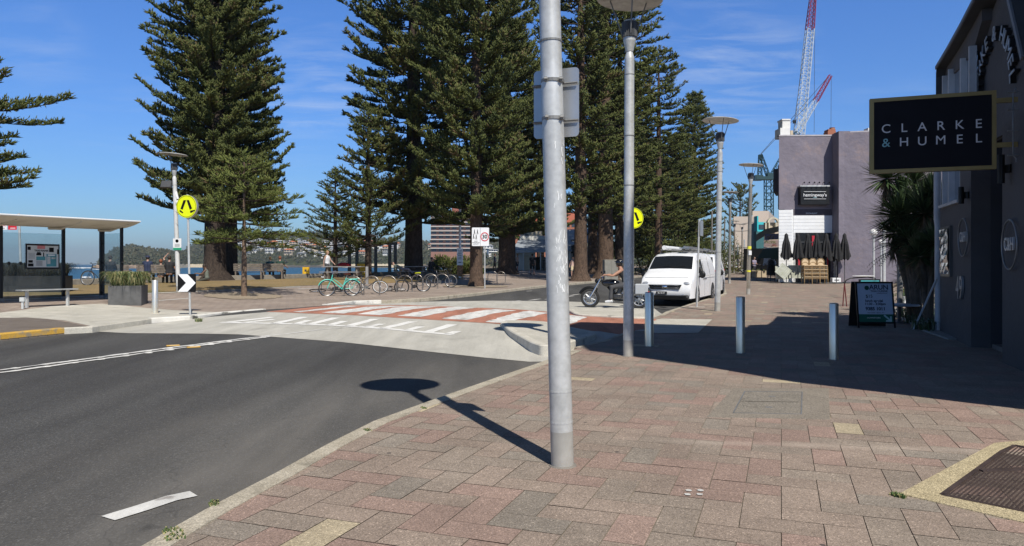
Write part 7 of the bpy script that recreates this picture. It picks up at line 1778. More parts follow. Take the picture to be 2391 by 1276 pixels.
m=MB(); m.tube([(WB-.42,0,.98),(WB-.7,0,.62),(WB-.85,0,.28),(.45,0,.25),(.25,0,.45),(0,0,RW)],.032,8); m.tube([(WB-.42,0,.9),(.6,0,.72),(.3,0,.62),(.1,0,.5)],.03,8); m.build('frame',M_black,t,True)
m=MB(); m.sphere((WB-.72,0,.85),.2,18,12,(1.6,.75,.72)); m.build('fuel_tank',mat('gloss black tank',(.01,.01,.012),.12,0,var=0,spec=.8),t,True)
m=MB(); m.sphere((.48,0,.68),.16,16,10,(1.6,.8,.42)); m.sphere((.15,0,.72),.13,14,8,(1.3,.75,.4)); m.build('seat',mat('seat leather',(.02,.02,.02),.5),t,True)
m=MB(); m.box((.78,0,.42),(.42,.26,.2),bev=.05)
for a,x in((-22,.68),(22,.92)): m.box((x,0,.58),(.15,.2,.26),M=Matrix.Rotation(R(a),3,'Y'),bev=.03)
m.build('engine',mat('engine alloy dark',(.1,.1,.105),.35,.8,var=.3,scale=14),t,True)
m=MB()
for z_ in(0,1): m.sphere((.78,-.15,.42),.12,16,10,(1.3,.4,1)); m.cyl((.78,-.2,.42),(.78,-.14,.42),.1,n=18)
m.tube([(.95,-.16,.5),(1.05,-.2,.36),(.95,-.22,.26),(.4,-.22,.24),(-.1,-.22,.26)],[.028,.03,.04,.05,.05],12); m.tube([(.65,-.16,.55),(.6,-.22,.4),(.4,-.23,.33),(-.05,-.23,.35)],[.028,.03,.045,.045],12); m.build('exhaust',M_chrome,t,True)
m=MB()
for s in(-1,1): m.tube([(WB-.4,s*.05,1.0),(WB-.42,s*.2,1.1),(WB-.55,s*.36,1.12),(WB-.68,s*.42,1.1)],.014,8)
m.build('handlebar',M_chrome,t,True)
m=MB(); m.sphere((WB-.26,0,.93),.1,14,10,(1,.9,.9)); m.build('headlamp',M_black,t,True)
m=MB(); 
for s in(-1,1): m.sphere((WB-.46,s*.34,1.24),.06,10,8,(.4,1,.8)); m.tube([(WB-.5,s*.32,1.12),(WB-.46,s*.34,1.22)],.008,6)
m.build('mirror',M_black,t,True)
m=MB(); m.box((-.08,0,.66),(.44,.3,.36),bev=.03); m.build('luggage_box',mat('pale grey box',(.42,.44,.46),.5,var=.05),t)
m=MB(); m.box((-.3,0,.56),(.1,.24,.05),bev=.01); m.build('tail_light',MC['sign red'],t)
m=MB(); m.box((-.42,0,.44),(.015,.2,.12)); m.build('number_plate',M_white,t)
# rider built along the bike
pd=thing('person','motorcyclist in black open-face helmet and singlet gripping the handlebar','person',(rw_.x,rw_.y,Z0),rzm)
hip=Vector((.42,0,.83)); shd=Vector((.62,0,1.3)); neck=Vector((.66,0,1.4)); hd=Vector((.70,0,1.53))
m=MB()
for s in(-1,1):
    m.tube([hip+Vector((0,s*.07,0)),hip.lerp(shd,.5)+Vector((-.02,s*.06,0)),shd+Vector((0,s*.08,-.05)),shd+Vector((0,s*.09,0))],[.115,.1,.11,.08],12)
    limb(m,[shd,shd+Vector((0,s*.2,-.01))],[.08,.06]); sh=shd+Vector((0,s*.2,-.02)); e=Vector((.86,s*.36,1.12)); hn=Vector((WB-.62,s*.4,1.15))
    limb(m,[sh,sh.lerp(e,.5),e,e.lerp(hn,.4),hn],[.06,.055,.042,.042,.028])
    dd=Vector((1,0,-.12)).normalized(); m.tube([hn,hn+dd*.05,hn+dd*.085],[.028,.036,.032],8)
    for q_ in range(4):
        o_=Vector((0,s*(-.03+.02*q_),0)); a_=hn+dd*.08+o_; m.tube([a_,a_+Vector((.035,0,-.012)),a_+Vector((.04,0,-.045)),a_+Vector((.01,0,-.055))],[.011,.0105,.0095,.008],6)
    m.tube([hn+dd*.03+Vector((0,-s*.03,-.01)),hn+dd*.05+Vector((0,-s*.045,-.045)),hn+dd*.08+Vector((0,-s*.04,-.06))],[.012,.011,.009],6)
    hp=hip+Vector((0,s*.1,-.02)); kn_=Vector((.92,s*.24,.72)); ft=Vector((.95,s*.25,.28)); limb(m,[hp,hp.lerp(kn_,.5),kn_,kn_.lerp(ft,.4),ft],[.1,.085,.062,.058,.04])
limb(m,[shd,neck,hd-Vector((0,0,.05))],[.08,.06,.055]); m.sphere(hd,.1,16,12,(.95,.78,1.1)); m.sphere(hd+Vector((.05,0,-.06)),.055,12,8); m.sphere(hd+Vector((.105,0,-.01)),.016,8,6)
o=m.build('body',mat('tanned skin',(.38,.2,.13),.55,var=.1),pd,True); remesh(o,.013)
m=MB()
for s in(-1,1): m.tube([hip+Vector((0,s*.07,-.05)),hip.lerp(shd,.5)+Vector((-.02,s*.065,0)),shd+Vector((0,s*.085,-.05)),shd+Vector((0,s*.09,.0))],[.128,.115,.125,.09],12)
o=m.build('singlet',C_bk,pd,True); remesh(o,.016)
m=MB()
for s in(-1,1): 
    m.sphere(hip+Vector((0,s*.07,-.03)),.13,12,8); limb(m,[hip+Vector((0,s*.1,-.02)),Vector((.92,s*.24,.72)),Vector((.95,s*.25,.36))],[.118,.085,.075])
o=m.build('trousers',C_ch,pd,True); remesh(o,.016)
m=MB(); m.sphere(hd+Vector((-.012,0,.035)),.135,20,14,(1.02,.9,.98)); m.tube([hd+Vector((.1,-.06,.08)),hd+Vector((.15,0,.075)),hd+Vector((.1,.06,.08))],.015,8); m.build('helmet',MC['gloss black tank'],pd,True)
m=MB(); m.box(hd+Vector((.095,0,.005)),(.02,.13,.035),bev=.008); m.build('sunglasses',M_black,pd)
for s in(-1,1):
    m=MB(); f=Vector((.95,s*.25,.28)); m.tube([f+Vector((-.06,0,-.03)),f+Vector((.08,0,-.05)),f+Vector((.19,0,-.06))],[.05,.052,.035],10); m.build('shoe',C_wt,pd,True)
# ================================================================ purple building, cafe, street end, cranes
def WP(px,Y,z): return Vector(((px-CX)/F*Y,Y,z))
def facade_box(name,px0,px1,Y0,Y1,z0,z1,depth,mt,parent,off=0):
    big=depth>2.5 and (px0+px1)/2>1700
    """box whose front face runs from (px0,Y0) to (px1,Y1)"""
    a=WP(px0,Y0,0);b=WP(px1,Y1,0); d=(b-a); n=Vector((-d.y,d.x,0)).normalized(); n=Vector((.39,.92,0)) if big else n; a=a-n*off; b=b-n*off
    m=MB(); vs=[a,b,b+n*depth,a+n*depth]; m.add([Vector((v.x,v.y,z0)) for v in vs]+[Vector((v.x,v.y,z1)) for v in vs],[(3,2,1,0),(4,5,6,7),(0,1,5,4),(1,2,6,5),(2,3,7,6),(3,0,4,7)])
    return m.build(name,mt,parent,world=True)
def purp():
    m,nt,b=nodes('purple grey render'); L=nt.links.new; g=N(nt,'ShaderNodeNewGeometry')
    n=N(nt,'ShaderNodeTexNoise'); n.inputs['Scale'].default_value=.6; n.inputs['Detail'].default_value=9; n.inputs['Roughness'].default_value=.72; L(g.outputs['Position'],n.inputs['Vector'])
    c=ramp(nt,n.outputs['Fac'],[(.3,(.165,.150,.18)),(.6,(.21,.19,.225)),(.8,(.27,.24,.265))])
    n2=N(nt,'ShaderNodeTexNoise'); n2.inputs['Scale'].default_value=.35; n2.inputs['Detail'].default_value=10; n2.inputs['Roughness'].default_value=.8; L(g.outputs['Position'],n2.inputs['Vector'])
    mx=N(nt,'ShaderNodeMixRGB'); L(ramp(nt,n2.outputs['Fac'],[(.53,(0,0,0)),(.62,(.75,)*3)]),mx.inputs[0]); L(c,mx.inputs[1]); mx.inputs[2].default_value=(.27,.215,.215,1)
    L(mx.outputs[0],b.inputs['Base Color']); b.inputs['Roughness'].default_value=.9; b.inputs['Specular IOR Level'].default_value=.2
    n3=N(nt,'ShaderNodeTexNoise'); n3.inputs['Scale'].default_value=3; n3.inputs['Detail'].default_value=9; L(g.outputs['Position'],n3.inputs['Vector'])
    bp=N(nt,'ShaderNodeBump'); bp.inputs['Strength'].default_value=.8; bp.inputs['Distance'].default_value=.06; L(n3.outputs['Fac'],bp.inputs['Height']); L(bp.outputs[0],b.inputs['Normal']); return m
M_pur=purp(); M_purg=mat('lower grey render',(.155,.15,.155),.9,var=.08,scale=.8,bump=.3,bscale=4)
YL=48.5; YM=47.3; zb=0; zt=ZP(319,YL)
P_=thing('render_building','tall purple-grey rendered cafe building with white weatherboard entrance at the end of the footpath','building',(WP(1900,YL,tz(19,48))))
facade_box('wall',1819,1958,YL,YL-.1,zb,zt,5,M_pur,P_)
facade_box('wall',1957.5,2300,YM,YM-1.9,zb,zt+.02,5,M_pur,P_)
facade_box('pier',1958.5,1983,YM-.06,YM-.1,ZP(577,YM),zt+.12,1.2,M_pur,P_)
facade_box('plinth_band',1984,2299,YM-.03,YM-1.92,zb,ZP(576,YM),.5,M_purg,P_)
facade_box('parapet_cap',1819,1957.5,YL-.03,YL-.13,zt,zt+.1,.4,mat('pale capping',(.4,.38,.4),.8),P_); facade_box('parapet_cap',1984,2300,YM-.03,YM-1.93,zt+.02,zt+.12,.4,MC['pale capping'],P_)
facade_box('corner_pilaster',1819,1834,YL-.035,YL-.04,ZP(489,YL),ZP(386,YL),.2,M_pur,P_)
# weatherboards
def boards(px0,px1,py0,py1,Y,off,name='weatherboard'):
    a=WP(px0,Y,0);b=WP(px1,Y-.1,0); m=MB(); z0,z1=max(tz(19,48)-.05,ZP(py1,Y)),ZP(py0,Y); n=int((z1-z0)/.21); d=(b-a).normalized(); nn=Vector((d.y,-d.x,0))
    for k in range(n):
        za=z0+(z1-z0)*k/n; zc=z0+(z1-z0)*(k+1)/n
        p0=a+nn*(off+.018);p1=b+nn*(off+.018);q0=a+nn*(off+.006);q1=b+nn*(off+.006)
        vs=[(p0.x,p0.y,za),(p1.x,p1.y,za),(q1.x,q1.y,zc),(q0.x,q0.y,zc),(a.x,a.y,za),(b.x,b.y,za),(a.x,a.y,zc),(b.x,b.y,zc)]
        m.add(vs,[(0,1,2,3),(4,5,1,0),(0,3,6,4),(1,5,7,2),(3,2,7,6)])
    m.build(name,M_white,P_,world=True,fix=False)
boards(1818,1848.5,491,664,YL,.06); boards(1852,1953,504,544,YL,.03); boards(1852,1857,544,664,YL,.03); boards(1939,1953,544,664,YL,.03)
facade_box('corner_board',1848.5,1852,YL-.1,YL-.1,0.2,ZP(490,YL),.1,M_white,P_)
facade_box('doorway',1857,1939,YL-.06,YL-.12,.2,ZP(545,YL),.02,M_black,P_)
for px0,px1,y0,y1 in ((1896,1902,551,575),(1931,1934,600,622),(1862,1868,604,620)): facade_box('red_curtain',px0,px1,YL-.14,YL-.14,ZP(y1,YL),ZP(y0,YL),.02,mat('red curtain',(.45,.02,.04),.8),P_)
facade_box('door_mullion',1908,1909,YL-.15,YL-.15,.2,ZP(546,YL),.03,M_dkgrey,P_); facade_box('door_head',1857,1939,YL-.13,YL-.17,ZP(567,YL),ZP(565,YL),.04,M_dkgrey,P_)
facade_box('entry_dark_board',1850,1956,YL-.04,YL-.1,ZP(503,YL),ZP(489,YL),.1,mat('dark fascia board',(.07,.06,.075),.8),P_)  # dark board across the head of the entrance
facade_box('bay_box',1806,1818,YL+.6,YL+.6,ZP(447,YL),ZP(392,YL),3,M_rend,P_)
# sign box
sg=thing('wall_sign',"black sign box reading hemingway's on the purple wall, lit by small spotlights",'sign',WP(1903,YL,ZP(455,YL)))
facade_box('sign_box',1870,1937,YL-.55,YL-.6,ZP(478,YL-.6),ZP(434,YL-.6),.5,M_black,sg)
facade_box('sign_frame',1869,1938,YL-.56,YL-.61,ZP(436,YL-.6),ZP(433,YL-.6),.52,M_galv,sg)
so_=WP(1903,YL-.62,ZP(456,YL-.62)); Us=Vector((1,-.05,0)).normalized()
text("hemingway's",.3,so_,Us,(0,0,1),MC['white sheeting'],sg,ext=.01,world=True)
for y_ in (448,465): a=WP(1876,YL-.63,ZP(y_,YL-.6)); MB().box(WP(1903,YL-.63,ZP(y_,YL-.6)),(1.45,.01,.02)).build('sign_rule',MC['white sheeting'],sg,world=True)
text("manly",.1,WP(1903,YL-.63,ZP(461.5,YL-.6)),Us,(0,0,1),MC['sign letter teal'],sg,ext=.005,world=True)
m=MB()
for px in(1874,1886,1898,1909,1920,1932): p=WP(px,YL-.55,ZP(433,YL-.6)); m.tube([p,p+Vector((0,-.05,.15)),p+Vector((0,-.3,.18))],.012,5); m.cyl(p+Vector((0,-.3,.2)),p+Vector((0,-.28,.1)),.04,n=8)
m.build('spotlight',M_black,sg,world=True)
p=WP(1895,YL-.1,ZP(499,YL)); t_=text('RESTAURANT',.12,p,Us,(0,0,1),MC['white sheeting'],sg,ext=.005,world=True)
# chimneys
def chim(lab_nm,parts,parent=P_):
    for nm,px0,px1,y0,y1,Y,dp,mt_ in parts: facade_box(nm,px0,px1,Y,Y,ZP(y1,Y),ZP(y0,Y),dp,mt_,parent)
chim('',[('white_chimney',1822,1845,299,321,YL+.3,1.0,M_hw),('white_chimney',1827,1845.5,280,299,YL+.4,.8,M_hw),('chimney_cap',1826,1846,278,281,YL+.35,.9,M_hw),('chimney_stub',1846,1852,305,319,YL+.8,.8,mat('cream stub',(.5,.42,.3),.8))])
chim('',[('brick_chimney',1933,1952,307,315,YL+1,.7,brick),('brick_chimney',1934,1951,302,307,YL+1.02,.66,brick),('white_chimney',2027,2040,299,314,YM+1,.6,M_hw)])
c=WP(1943,YL+1.35,0); m=MB(); m.lathe([(.22,ZP(303,YL)),(.17,ZP(291,YL)),(.19,ZP(290,YL))],14,(c.x,c.y,0)); m.build('chimney_pot',mat('terracotta pot',(.3,.14,.08),.8),P_,world=True)
# ---------------- closed umbrellas
C_umb=mat('black canvas',(.016,.016,.017),.85,var=.2)
def umbrella(lab,px,Y,ytop,ybot,seed,cloth=C_umb,group='closed black cafe umbrellas',rbase=.30):
    q=AT(px,Y); zt=ZP(ytop,Y)-q.z; zbm=ZP(ybot,Y)-q.z; rr=random.Random(seed); t=thing('umbrella',lab,'umbrella',q,rr.uniform(0,1),group)
    m=MB(); m.cyl((0,0,0),(0,0,zt-.05),.025,n=8); m.build('pole',M_dkgrey,t,True)
    m=MB(); m.box((0,0,.04),(.5,.5,.08),bev=.01); m.build('base',M_dkgrey,t)
    m=MB(); n=40; nz=14; vs=[]
    for j in range(nz+1):
        f=j/nz; z=zt-(zt-zbm)*f; r=lerp_tab([(0,.02),(.04,.10),(.12,.13),(.16,.10),(.4,.19),(.75,.24),(1,rbase)],f)
        for k in range(n):
            a=2*PI*k/n; fold=1+.28*math.sin(a*8+rr.uniform(-.2,.2)+f*1.5)*min(1,f*2); sag=.12*math.sin(a*2+seed)*(f>.85)+.07*math.sin(a*8)*(f>.9)
            vs.append((r*fold*math.cos(a),r*fold*math.sin(a),z+sag))
    m.add(vs,[(j*n+k,j*n+(k+1)%n,(j+1)*n+(k+1)%n,(j+1)*n+k) for j in range(nz) for k in range(n)]); m.build('canopy',cloth,t,True,fix=True)
od=('first','second','third','fourth','fifth','sixth','seventh')
for k,px in enumerate((1836,1863,1886,1907,1929.5,1953,1972)):
    umbrella('closed black umbrella, %s from the left outside the white-boarded cafe'%od[k],px,46.2 if k not in(0,6) else 46.6,545,603+(k%3),k+3)
umbrella('left of two furled white umbrellas beside the cafe corner',1792.5,56,578,617,20,mat('white canvas',(.72,.74,.78),.85,var=.05),'furled white umbrellas',.3); umbrella('right of two furled white umbrellas beside the cafe corner',1799.5,55.5,578,618,21,MC['white canvas'],'furled white umbrellas',.34)
# ---------------- stacked chairs
M_rat=mat('rattan cane',(.30,.19,.08),.6,var=.2,scale=20); M_weave=mat('cream weave',(.55,.42,.26),.7,var=.25,scale=40)
def chair(fr,wv):
    t=thing('cafe_chair','x','chair',(0,0,0)); m=MB()
    m.box((0,0,.45),(.46,.44,.035),bev=.01); m.build('seat',wv,t)
    m=MB()
    for z in(.41,.33): m.tube([(-.24,-.23,z),(.24,-.23,z),(.24,.22,z),(-.24,.22,z)],.016,6,closed=True)
    m.build('seat_frame',fr,t,True)
    for x in(-.23,.23):
        for y in(-.22,.22): MB().tube([(x,y,.44),(x*1.08,y*1.1,0)],.016,6).build('leg',fr,t,True)
    m=MB(); m.tube([(.23*math.cos(a),.24,.66+.23*math.sin(a)) for a in [2*PI*k/20 for k in range(20)]],.02,6,closed=True); m.tube([(-.2,.23,.45),(-.21,.24,.6)],.014,6); m.tube([(.2,.23,.45),(.21,.24,.6)],.014,6); m.build('back_frame',fr,t,True)
    m=MB(); m.lathe([(.001,-.01),(.19,-.008),(.19,.008),(.001,.01)],20,(0,.24,.66),Matrix.Rotation(PI/2,3,'X')); m.build('backrest',wv,t,True); return t
first=chair(M_rat,M_weave); used=False
lv=('lowest','second up','third up','top'); st=('left','middle','right')
for i,px in enumerate((1884,1902,1920.5)):
    q=AT(px,45.4)
    for k in range(4):
        t=first if not used else copy_tree(first); used=True
        t.location=(q.x,q.y+.01*k,q.z+.235*k); t['label']='rattan cafe chair, %s in the %s of three stacks'%(lv[k],st[i]); t['group']='stacked rattan chairs'
first=chair(M_black,C_bk); q=AT(1804,50)
for k in range(4):
    t=first if k==0 else copy_tree(first); t.location=(q.x,q.y,q.z+.22*k); t['label']='black stacked cafe chair, %s in the stack beside the furled white umbrella'%lv[k]; t['group']='stacked black chairs'
M_plk=mat('weathered white plank',(.42,.43,.36),.8,var=.22,scale=5,dirt=((.2,.22,.13),3,.7))
def slab_top(lab,px,py,Y,size,rot,tilt,nm='tabletop_slab'):
    t=thing('table_top',lab,'table top',WP(px,Y,ZP(py,Y)),0,'table tops stood on edge'); M_=Matrix.Rotation(R(tilt),3,'X')@Matrix.Rotation(R(rot),3,'Y')
    m=MB(); n=7
    for k in range(n): m.box(M_@Vector(((k-(n-1)/2)*size[0]/n,0,0)),(size[0]/n*.96,.04,size[1]),M=M_,bev=.004)
    m.build('planks',M_plk,t,fix=True); MB().box(M_@Vector((0,.04,0)),(size[0]*.9,.03,.08),M=M_).build('batten',M_dkgrey,t)
slab_top('square plank table top stood on edge at the left, upright',1826,637,46.9,(.85,.85),0,-8); slab_top('diamond-tilted plank table top leaning in front of the others',1829,634,46.3,(.78,.78),42,-10); slab_top('square plank table top stood on edge next to the chair stacks',1858,635,46.8,(.85,.9),90,-8)
for px,l in ((1951,'left white crate under the umbrellas'),(1948,'')):
    if l: q=AT(px,46.9); t=thing('crate','small white crate at the foot of the cafe wall','crate',q); m=MB(); m.box((0,0,.17),(.55,.35,.34),bev=.015); m.build('crate_body',M_white,t); MB().box((0,-.18,.2),(.3,.01,.06)).build('handle',M_dkgrey,t)
# bar table and stools
q=AT(1766,60); t=thing('bar_table','tall slim cafe table with thin black legs','table',q); MB().box((0,0,1.08),(1.1,.6,.05)).build('tabletop',M_wood,t)
for x in(-.4,.4): MB().tube([(x,0,1.06),(x*1.1,0,0)],.03,6).build('leg',M_black,t)
for k,px in enumerate((1752,1776)):
    q=AT(px,61); t=thing('planter_box','low pale planter box, %s of the tall cafe table'%('left','right')[k],'planter',q); m=MB(); m.box((0,0,.28),(.8,.5,.56),bev=.02); m.build('box',mat('planter sandstone',(.45,.36,.24),.8),t); m=MB(); grass_clump(m,(0,0,.5),(.6,.3),60,.25,.6,k,.03,[M_gr1,M_gr2]); m.build('leaves',None,t,fix=False)
# ---------------- street end buildings
def block(name,lab,px0,px1,Y,ytop,mt_,depth=12,wins=None,fl=None,zb_=None):
    c=WP((px0+px1)/2,Y,tz((px0-CX)/F*Y,Y)); t=thing(name,lab,'building',c); facade_box('wall',px0,px1,Y,Y,c.z-.5,ZP(ytop,Y),depth,mt_,t)
    if wins:
        for (a,b,y0,y1) in wins: facade_box('window',a,b,Y-.06,Y-.06,ZP(y1,Y),ZP(y0,Y),.1,M_win,t)
    return t
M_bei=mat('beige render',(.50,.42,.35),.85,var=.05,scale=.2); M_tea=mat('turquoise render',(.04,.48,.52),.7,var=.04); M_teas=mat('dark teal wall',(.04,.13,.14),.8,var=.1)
T1_=block('street_building','low beige building closing the street, right of the bronze lamp pole',1713,1757,120,506,M_bei,20,[(1716,1721,585,605),(1730,1745,612,632)]); 
block('street_building','taller beige block behind the turquoise parapet',1757,1795,128,493,M_bei,18)
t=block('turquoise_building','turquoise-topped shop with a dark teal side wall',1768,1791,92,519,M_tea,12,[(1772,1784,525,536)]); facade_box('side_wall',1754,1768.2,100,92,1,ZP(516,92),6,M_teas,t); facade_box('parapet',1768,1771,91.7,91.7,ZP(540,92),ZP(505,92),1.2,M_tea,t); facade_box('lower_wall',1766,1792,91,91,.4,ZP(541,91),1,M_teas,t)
# ornate shop with canopy and the two shop signs
t=thing('ornate_shop','cream ornate shopfront with arched pediment above a grey curved canopy','building',WP(1800,72,tz(20,60)))
facade_box('wall',1784,1822,72,72,.3,ZP(520,72),10,MC['house cream'],t)
m=MB(); c=WP(1803,71.9,0); r=14*72/F
for k in range(12): 
    a0=PI*k/12;a1=PI*(k+1)/12
    m.prism([(r*math.cos(a0),r*.9*math.sin(a0)),(r*math.cos(a1),r*.9*math.sin(a1)),(r*.72*math.cos(a1),r*.65*math.sin(a1)),(r*.72*math.cos(a0),r*.65*math.sin(a0))],(c.x,c.y,ZP(521,72)),(1,0,0),(0,0,1),(0,-1,0),.4)
m.build('pediment',mat('ornate cream',(.55,.5,.38),.8),t,world=True)
for px in(1787,1795,1811): facade_box('column',px,px+3,71.5,71.5,ZP(543,72),ZP(521,72),.5,MC['ornate cream'],t)
m=MB(); vs=[]
for i in range(9):
    f=i/8; px=1766+54*f; yt=lerp_tab([(0,548),(.4,535),(1,528)],f); Y=74-8*f
    vs+=[WP(px,Y,ZP(yt,Y)),WP(px,Y,ZP(yt+16-3*f,Y)),WP(px,Y+4,ZP(yt-2,Y))]
m.add(vs,[(i*3,(i+1)*3,(i+1)*3+1,i*3+1) for i in range(8)]+[(i*3,(i+1)*3,(i+1)*3+2,i*3+2) for i in range(8)]); m.build('canopy',mat('grey canopy',(.17,.17,.165),.7,var=.1),t,world=True,fix=True)
facade_box('shopfront',1736,1822,70,68,.2,ZP(580,68),1,M_black,t); facade_box('canopy_edge',1782,1822,62,60,ZP(580,61),ZP(578,61),5,M_white,t)
M_navy=mat('navy board',(.02,.025,.06),.5); M_pnk=mat('pale pink board',(.62,.45,.42),.6)
t=thing('shop_sign','navy shop sign with a black bird outline above the pink one','sign',WP(1802,60,ZP(554,60))); facade_box('board',1786,1820,60,59,ZP(560.5,60),ZP(547,60),.15,M_navy,t)
o_=WP(1809,59.4,ZP(554.5,59.4)); text('AL',.34,o_,(1,0,0),(0,0,1),M_ink,t,ext=.02,bold=.01,world=True)
m=MB(); o_=WP(1795,59.6,ZP(554,59.6)); m.prism([(-.25,0),(-.05,.05),(.05,.02),(.18,.16),(.15,.0),(0,-.06)],o_,(1,0,0),(0,0,1),(0,-1,0),.02); m.build('bird_outline',M_ink,t,world=True)
t=thing('shop_sign','pale pink sign lettered TROPIKAL under the navy sign','sign',WP(1802,60,ZP(570,60))); facade_box('board',1783.5,1820,60,59,ZP(577,60),ZP(562,60),.15,M_pnk,t)
text('TROPIKAL',.27,WP(1803,59.2,ZP(566.5,59.3)),(1,0,0),(0,0,1),mat('olive letters',(.12,.13,.05),.6),t,ext=.01,bold=.006,world=True); text('King',.22,WP(1808,59.2,ZP(573.3,59.3)),(1,0,0),(0,0,1),mat('rust letters',(.35,.1,.05),.6),t,ext=.01,shear=.4,world=True)
block('street_building','pale distant block behind the bare lamp poles and pines',1640,1714,170,585,mat('pale grey render',(.45,.45,.44),.8,var=.1),15,[(1648,1655,592,600),(1668,1676,592,600),(1690,1700,592,600),(1690,1700,606,614)])
block('street_building','long low shop row in shade at the far end of the street',1700,1830,150,598,mat('shop row render',(.3,.26,.23),.85,var=.2,scale=.2),10,[(1706,1716,612,626),(1722,1734,612,626),(1740,1752,612,626)])
t=thing('canvas_awning','dark green canvas awning slope beside the cafe corner','awning',WP(1810,52,ZP(600,52))); m=MB(); a=WP(1800,52.5,ZP(603,52));b=WP(1818,52,ZP(579,52)); m.add([a,b,b+Vector((0,3,0)),a+Vector((0,3,0)),a-Vector((0,0,.1)),WP(1818,52,ZP(606,52))],[(0,1,2,3),(0,4,5,1)]); m.build('canvas',mat('dark green canvas',(.02,.05,.04),.9),t,world=True)
# plain slim street poles up the road
for px,Y,yt in ((1757,100,545),(1776,95,555),(1779,110,572),(1723,105,572),(1738,112,560)):
    q=AT(px,Y); t=thing('street_pole','slim grey pole far up the street, at the %s'%{1757:'dark teal wall',1776:'shadowed shopfront left edge',1779:'shopfront beside the tall table',1723:'beige building left end',1738:'beige building middle'}[px],'pole',q,0,'slim poles far up the street')
    m=MB(); m.cyl((0,0,-.1),(0,0,ZP(yt,Y)-q.z),.11,n=8); m.build('pole',M_galv,t,True); MB().cyl((0,0,0),(0,0,.25),.18,n=8).build('pole_base',M_galvd,t)
# overhead wires far up the street
for k,(x0,y0,x1,y1,Y) in enumerate(((1700,523,1760,519,90),(1690,539,1772,537,95),(1700,576,1770,577,100))):
    a=WP(x0,Y,ZP(y0,Y));b=WP(x1,Y+6,ZP(y1,Y+6)); t=thing('overhead_wire','thin span wire across the far street, %s of three'%('highest','middle','lowest')[k],'wire',a,0,'span wires'); MB().tube([a,(a+b)/2-Vector((0,0,.15)),b],.035,4).build('wire',M_dkgrey,t,world=True)
# ---------------- cranes
M_cw=mat('crane white',(.62,.66,.68),.5); M_cr_=mat('crane red',(.3,.03,.06),.5); M_cg=mat('crane dark green',(.015,.05,.055),.5)
def lattice(name,p0,p1,w0,w1,n,mt_,parent,r=.12):
    p0=Vector(p0);p1=Vector(p1); x,y,d=basis(p1-p0); m=MB(); prev=None
    x=Vector((d.z,0,-d.x)).normalized() if abs(d.y)<.3 else x; y=d.cross(x)
    for k in range(n+1):
        f=k/n; c=p0.lerp(p1,f); w=(w0+(w1-w0)*f)/2; ring=[c+x*w+y*w,c+x*w-y*w,c-x*w-y*w,c-x*w+y*w]
        for j in range(4): m.cyl(ring[j],ring[(j+1)%4],r*.55,n=4,caps=False)
        if prev:
            for j in range(4):
                m.cyl(prev[j],ring[j],r,n=4,caps=False); m.cyl(prev[j],ring[(j+1)%4],r*.6,n=4,caps=False)
        prev=ring
    return m.build(name,mt_,parent,world=True,fix=False)
Yc=230; sc=Yc/F
t=thing('tower_crane','tall crane boom, white lattice with a red upper section, leaning over the purple building','crane',WP(1862,Yc,0))
lattice('mast',WP(1864,Yc,-1),WP(1864,Yc,ZP(335,Yc)),2.2,2.2,12,M_cw,t); lattice('boom',WP(1865.5,Yc,ZP(325,Yc)),WP(1891,Yc,ZP(68,Yc)),2.5,2.1,22,M_cw,t,.13); lattice('boom_tip',WP(1891,Yc,ZP(68,Yc)),WP(1899,Yc,ZP(-15,Yc)),2.1,1.4,8,M_cr_,t,.15)
m=MB(); m.cyl(WP(1885,Yc,ZP(66,Yc)),WP(1855,Yc,ZP(282,Yc)),.07,n=4); m.cyl(WP(1903,Yc,ZP(-10,Yc)),WP(1901,Yc,ZP(310,Yc)),.06,n=4); m.cyl(WP(1855,Yc,ZP(282,Yc)),WP(1852,Yc,ZP(325,Yc)),.06,n=4); m.build('cable',M_dkgrey,t,world=True)
MB().box(WP(1855,Yc,ZP(285,Yc)),(.9,.6,1.0)).build('pulley_block',M_black,t,world=True)
Yd=200; t=thing('tower_crane','dark green luffing crane whose red-tipped jib rises behind the chimney','crane',WP(1795,Yd,0))
lattice('mast',WP(1795,Yd,-1),WP(1795,Yd,ZP(420,Yd)),1.9,1.9,14,M_cg,t,.14)
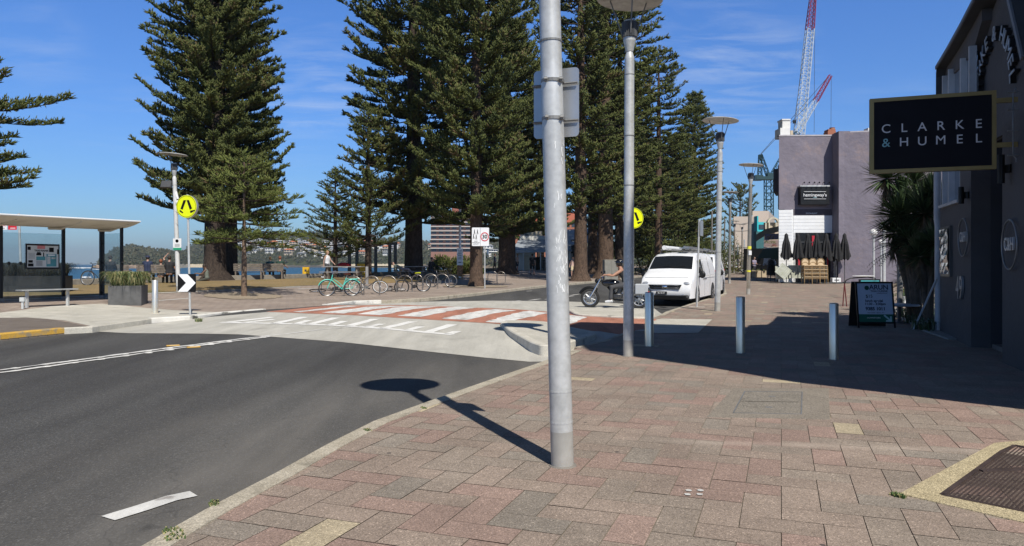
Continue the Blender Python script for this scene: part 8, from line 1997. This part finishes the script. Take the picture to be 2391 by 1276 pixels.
m=MB(); m.box(WP(1784,Yd,ZP(417,Yd)),(42*Yd/F,2.4,.9)); m.box(WP(1770,Yd,ZP(416,Yd)),(2.2,2.2,1.4)); m.box(WP(1797,Yd,ZP(411,Yd)),(1.6,1.6,1.4)); m.build('machinery_deck',M_cg,t,world=True)
lattice('support_frame',WP(1774,Yd,ZP(410,Yd)),WP(1775,Yd,ZP(362,Yd)),1.0,.7,5,M_cg,t,.1); lattice('support_frame',WP(1793,Yd,ZP(410,Yd)),WP(1776,Yd,ZP(362,Yd)),.9,.7,5,M_cg,t,.1)
lattice('jib',WP(1801,Yd,ZP(414,Yd)),WP(1862,Yd,ZP(310,Yd)),1.2,1.2,9,M_cg,t,.1); lattice('jib',WP(1862,Yd,ZP(310,Yd)),WP(1905,Yd,ZP(236,Yd)),1.2,1.15,8,M_cw,t,.075); lattice('jib_tip',WP(1905,Yd,ZP(236,Yd)),WP(1939,Yd,ZP(177,Yd)),1.15,.8,8,M_cr_,t,.085)
m=MB(); m.cyl(WP(1776,Yd,ZP(362,Yd)),WP(1905,Yd,ZP(225,Yd)),.06,n=4); m.cyl(WP(1776,Yd,ZP(360,Yd)),WP(1937,Yd,ZP(176,Yd)),.06,n=4); m.cyl(WP(1941,Yd,ZP(180,Yd)),WP(1940,Yd,ZP(330,Yd)),.05,n=4); m.build('cable',M_dkgrey,t,world=True)
# ================================================================ thin sea haze over the whole bay
hm=bpy.data.materials.new('haze air'); hm.use_nodes=True; nt=hm.node_tree; nt.nodes.clear()
pv=N(nt,'ShaderNodeVolumePrincipled'); pv.inputs['Density'].default_value=.00015; pv.inputs['Color'].default_value=(.78,.86,.95,1); pv.inputs['Anisotropy'].default_value=.3
ou=N(nt,'ShaderNodeOutputMaterial'); nt.links.new(pv.outputs[0],ou.inputs['Volume'])
hb=MB(); hb.add([(x,y,z) for z in (-8.5,130) for x,y in ((-5600,-600),(3100,-600),(3100,6100),(-5600,6100))],[(3,2,1,0),(4,5,6,7),(0,1,5,4),(1,2,6,5),(2,3,7,6),(3,0,4,7)])
o=hb.build('haze',hm); tag(o,'thin sea haze over the bay','haze',kind='stuff')
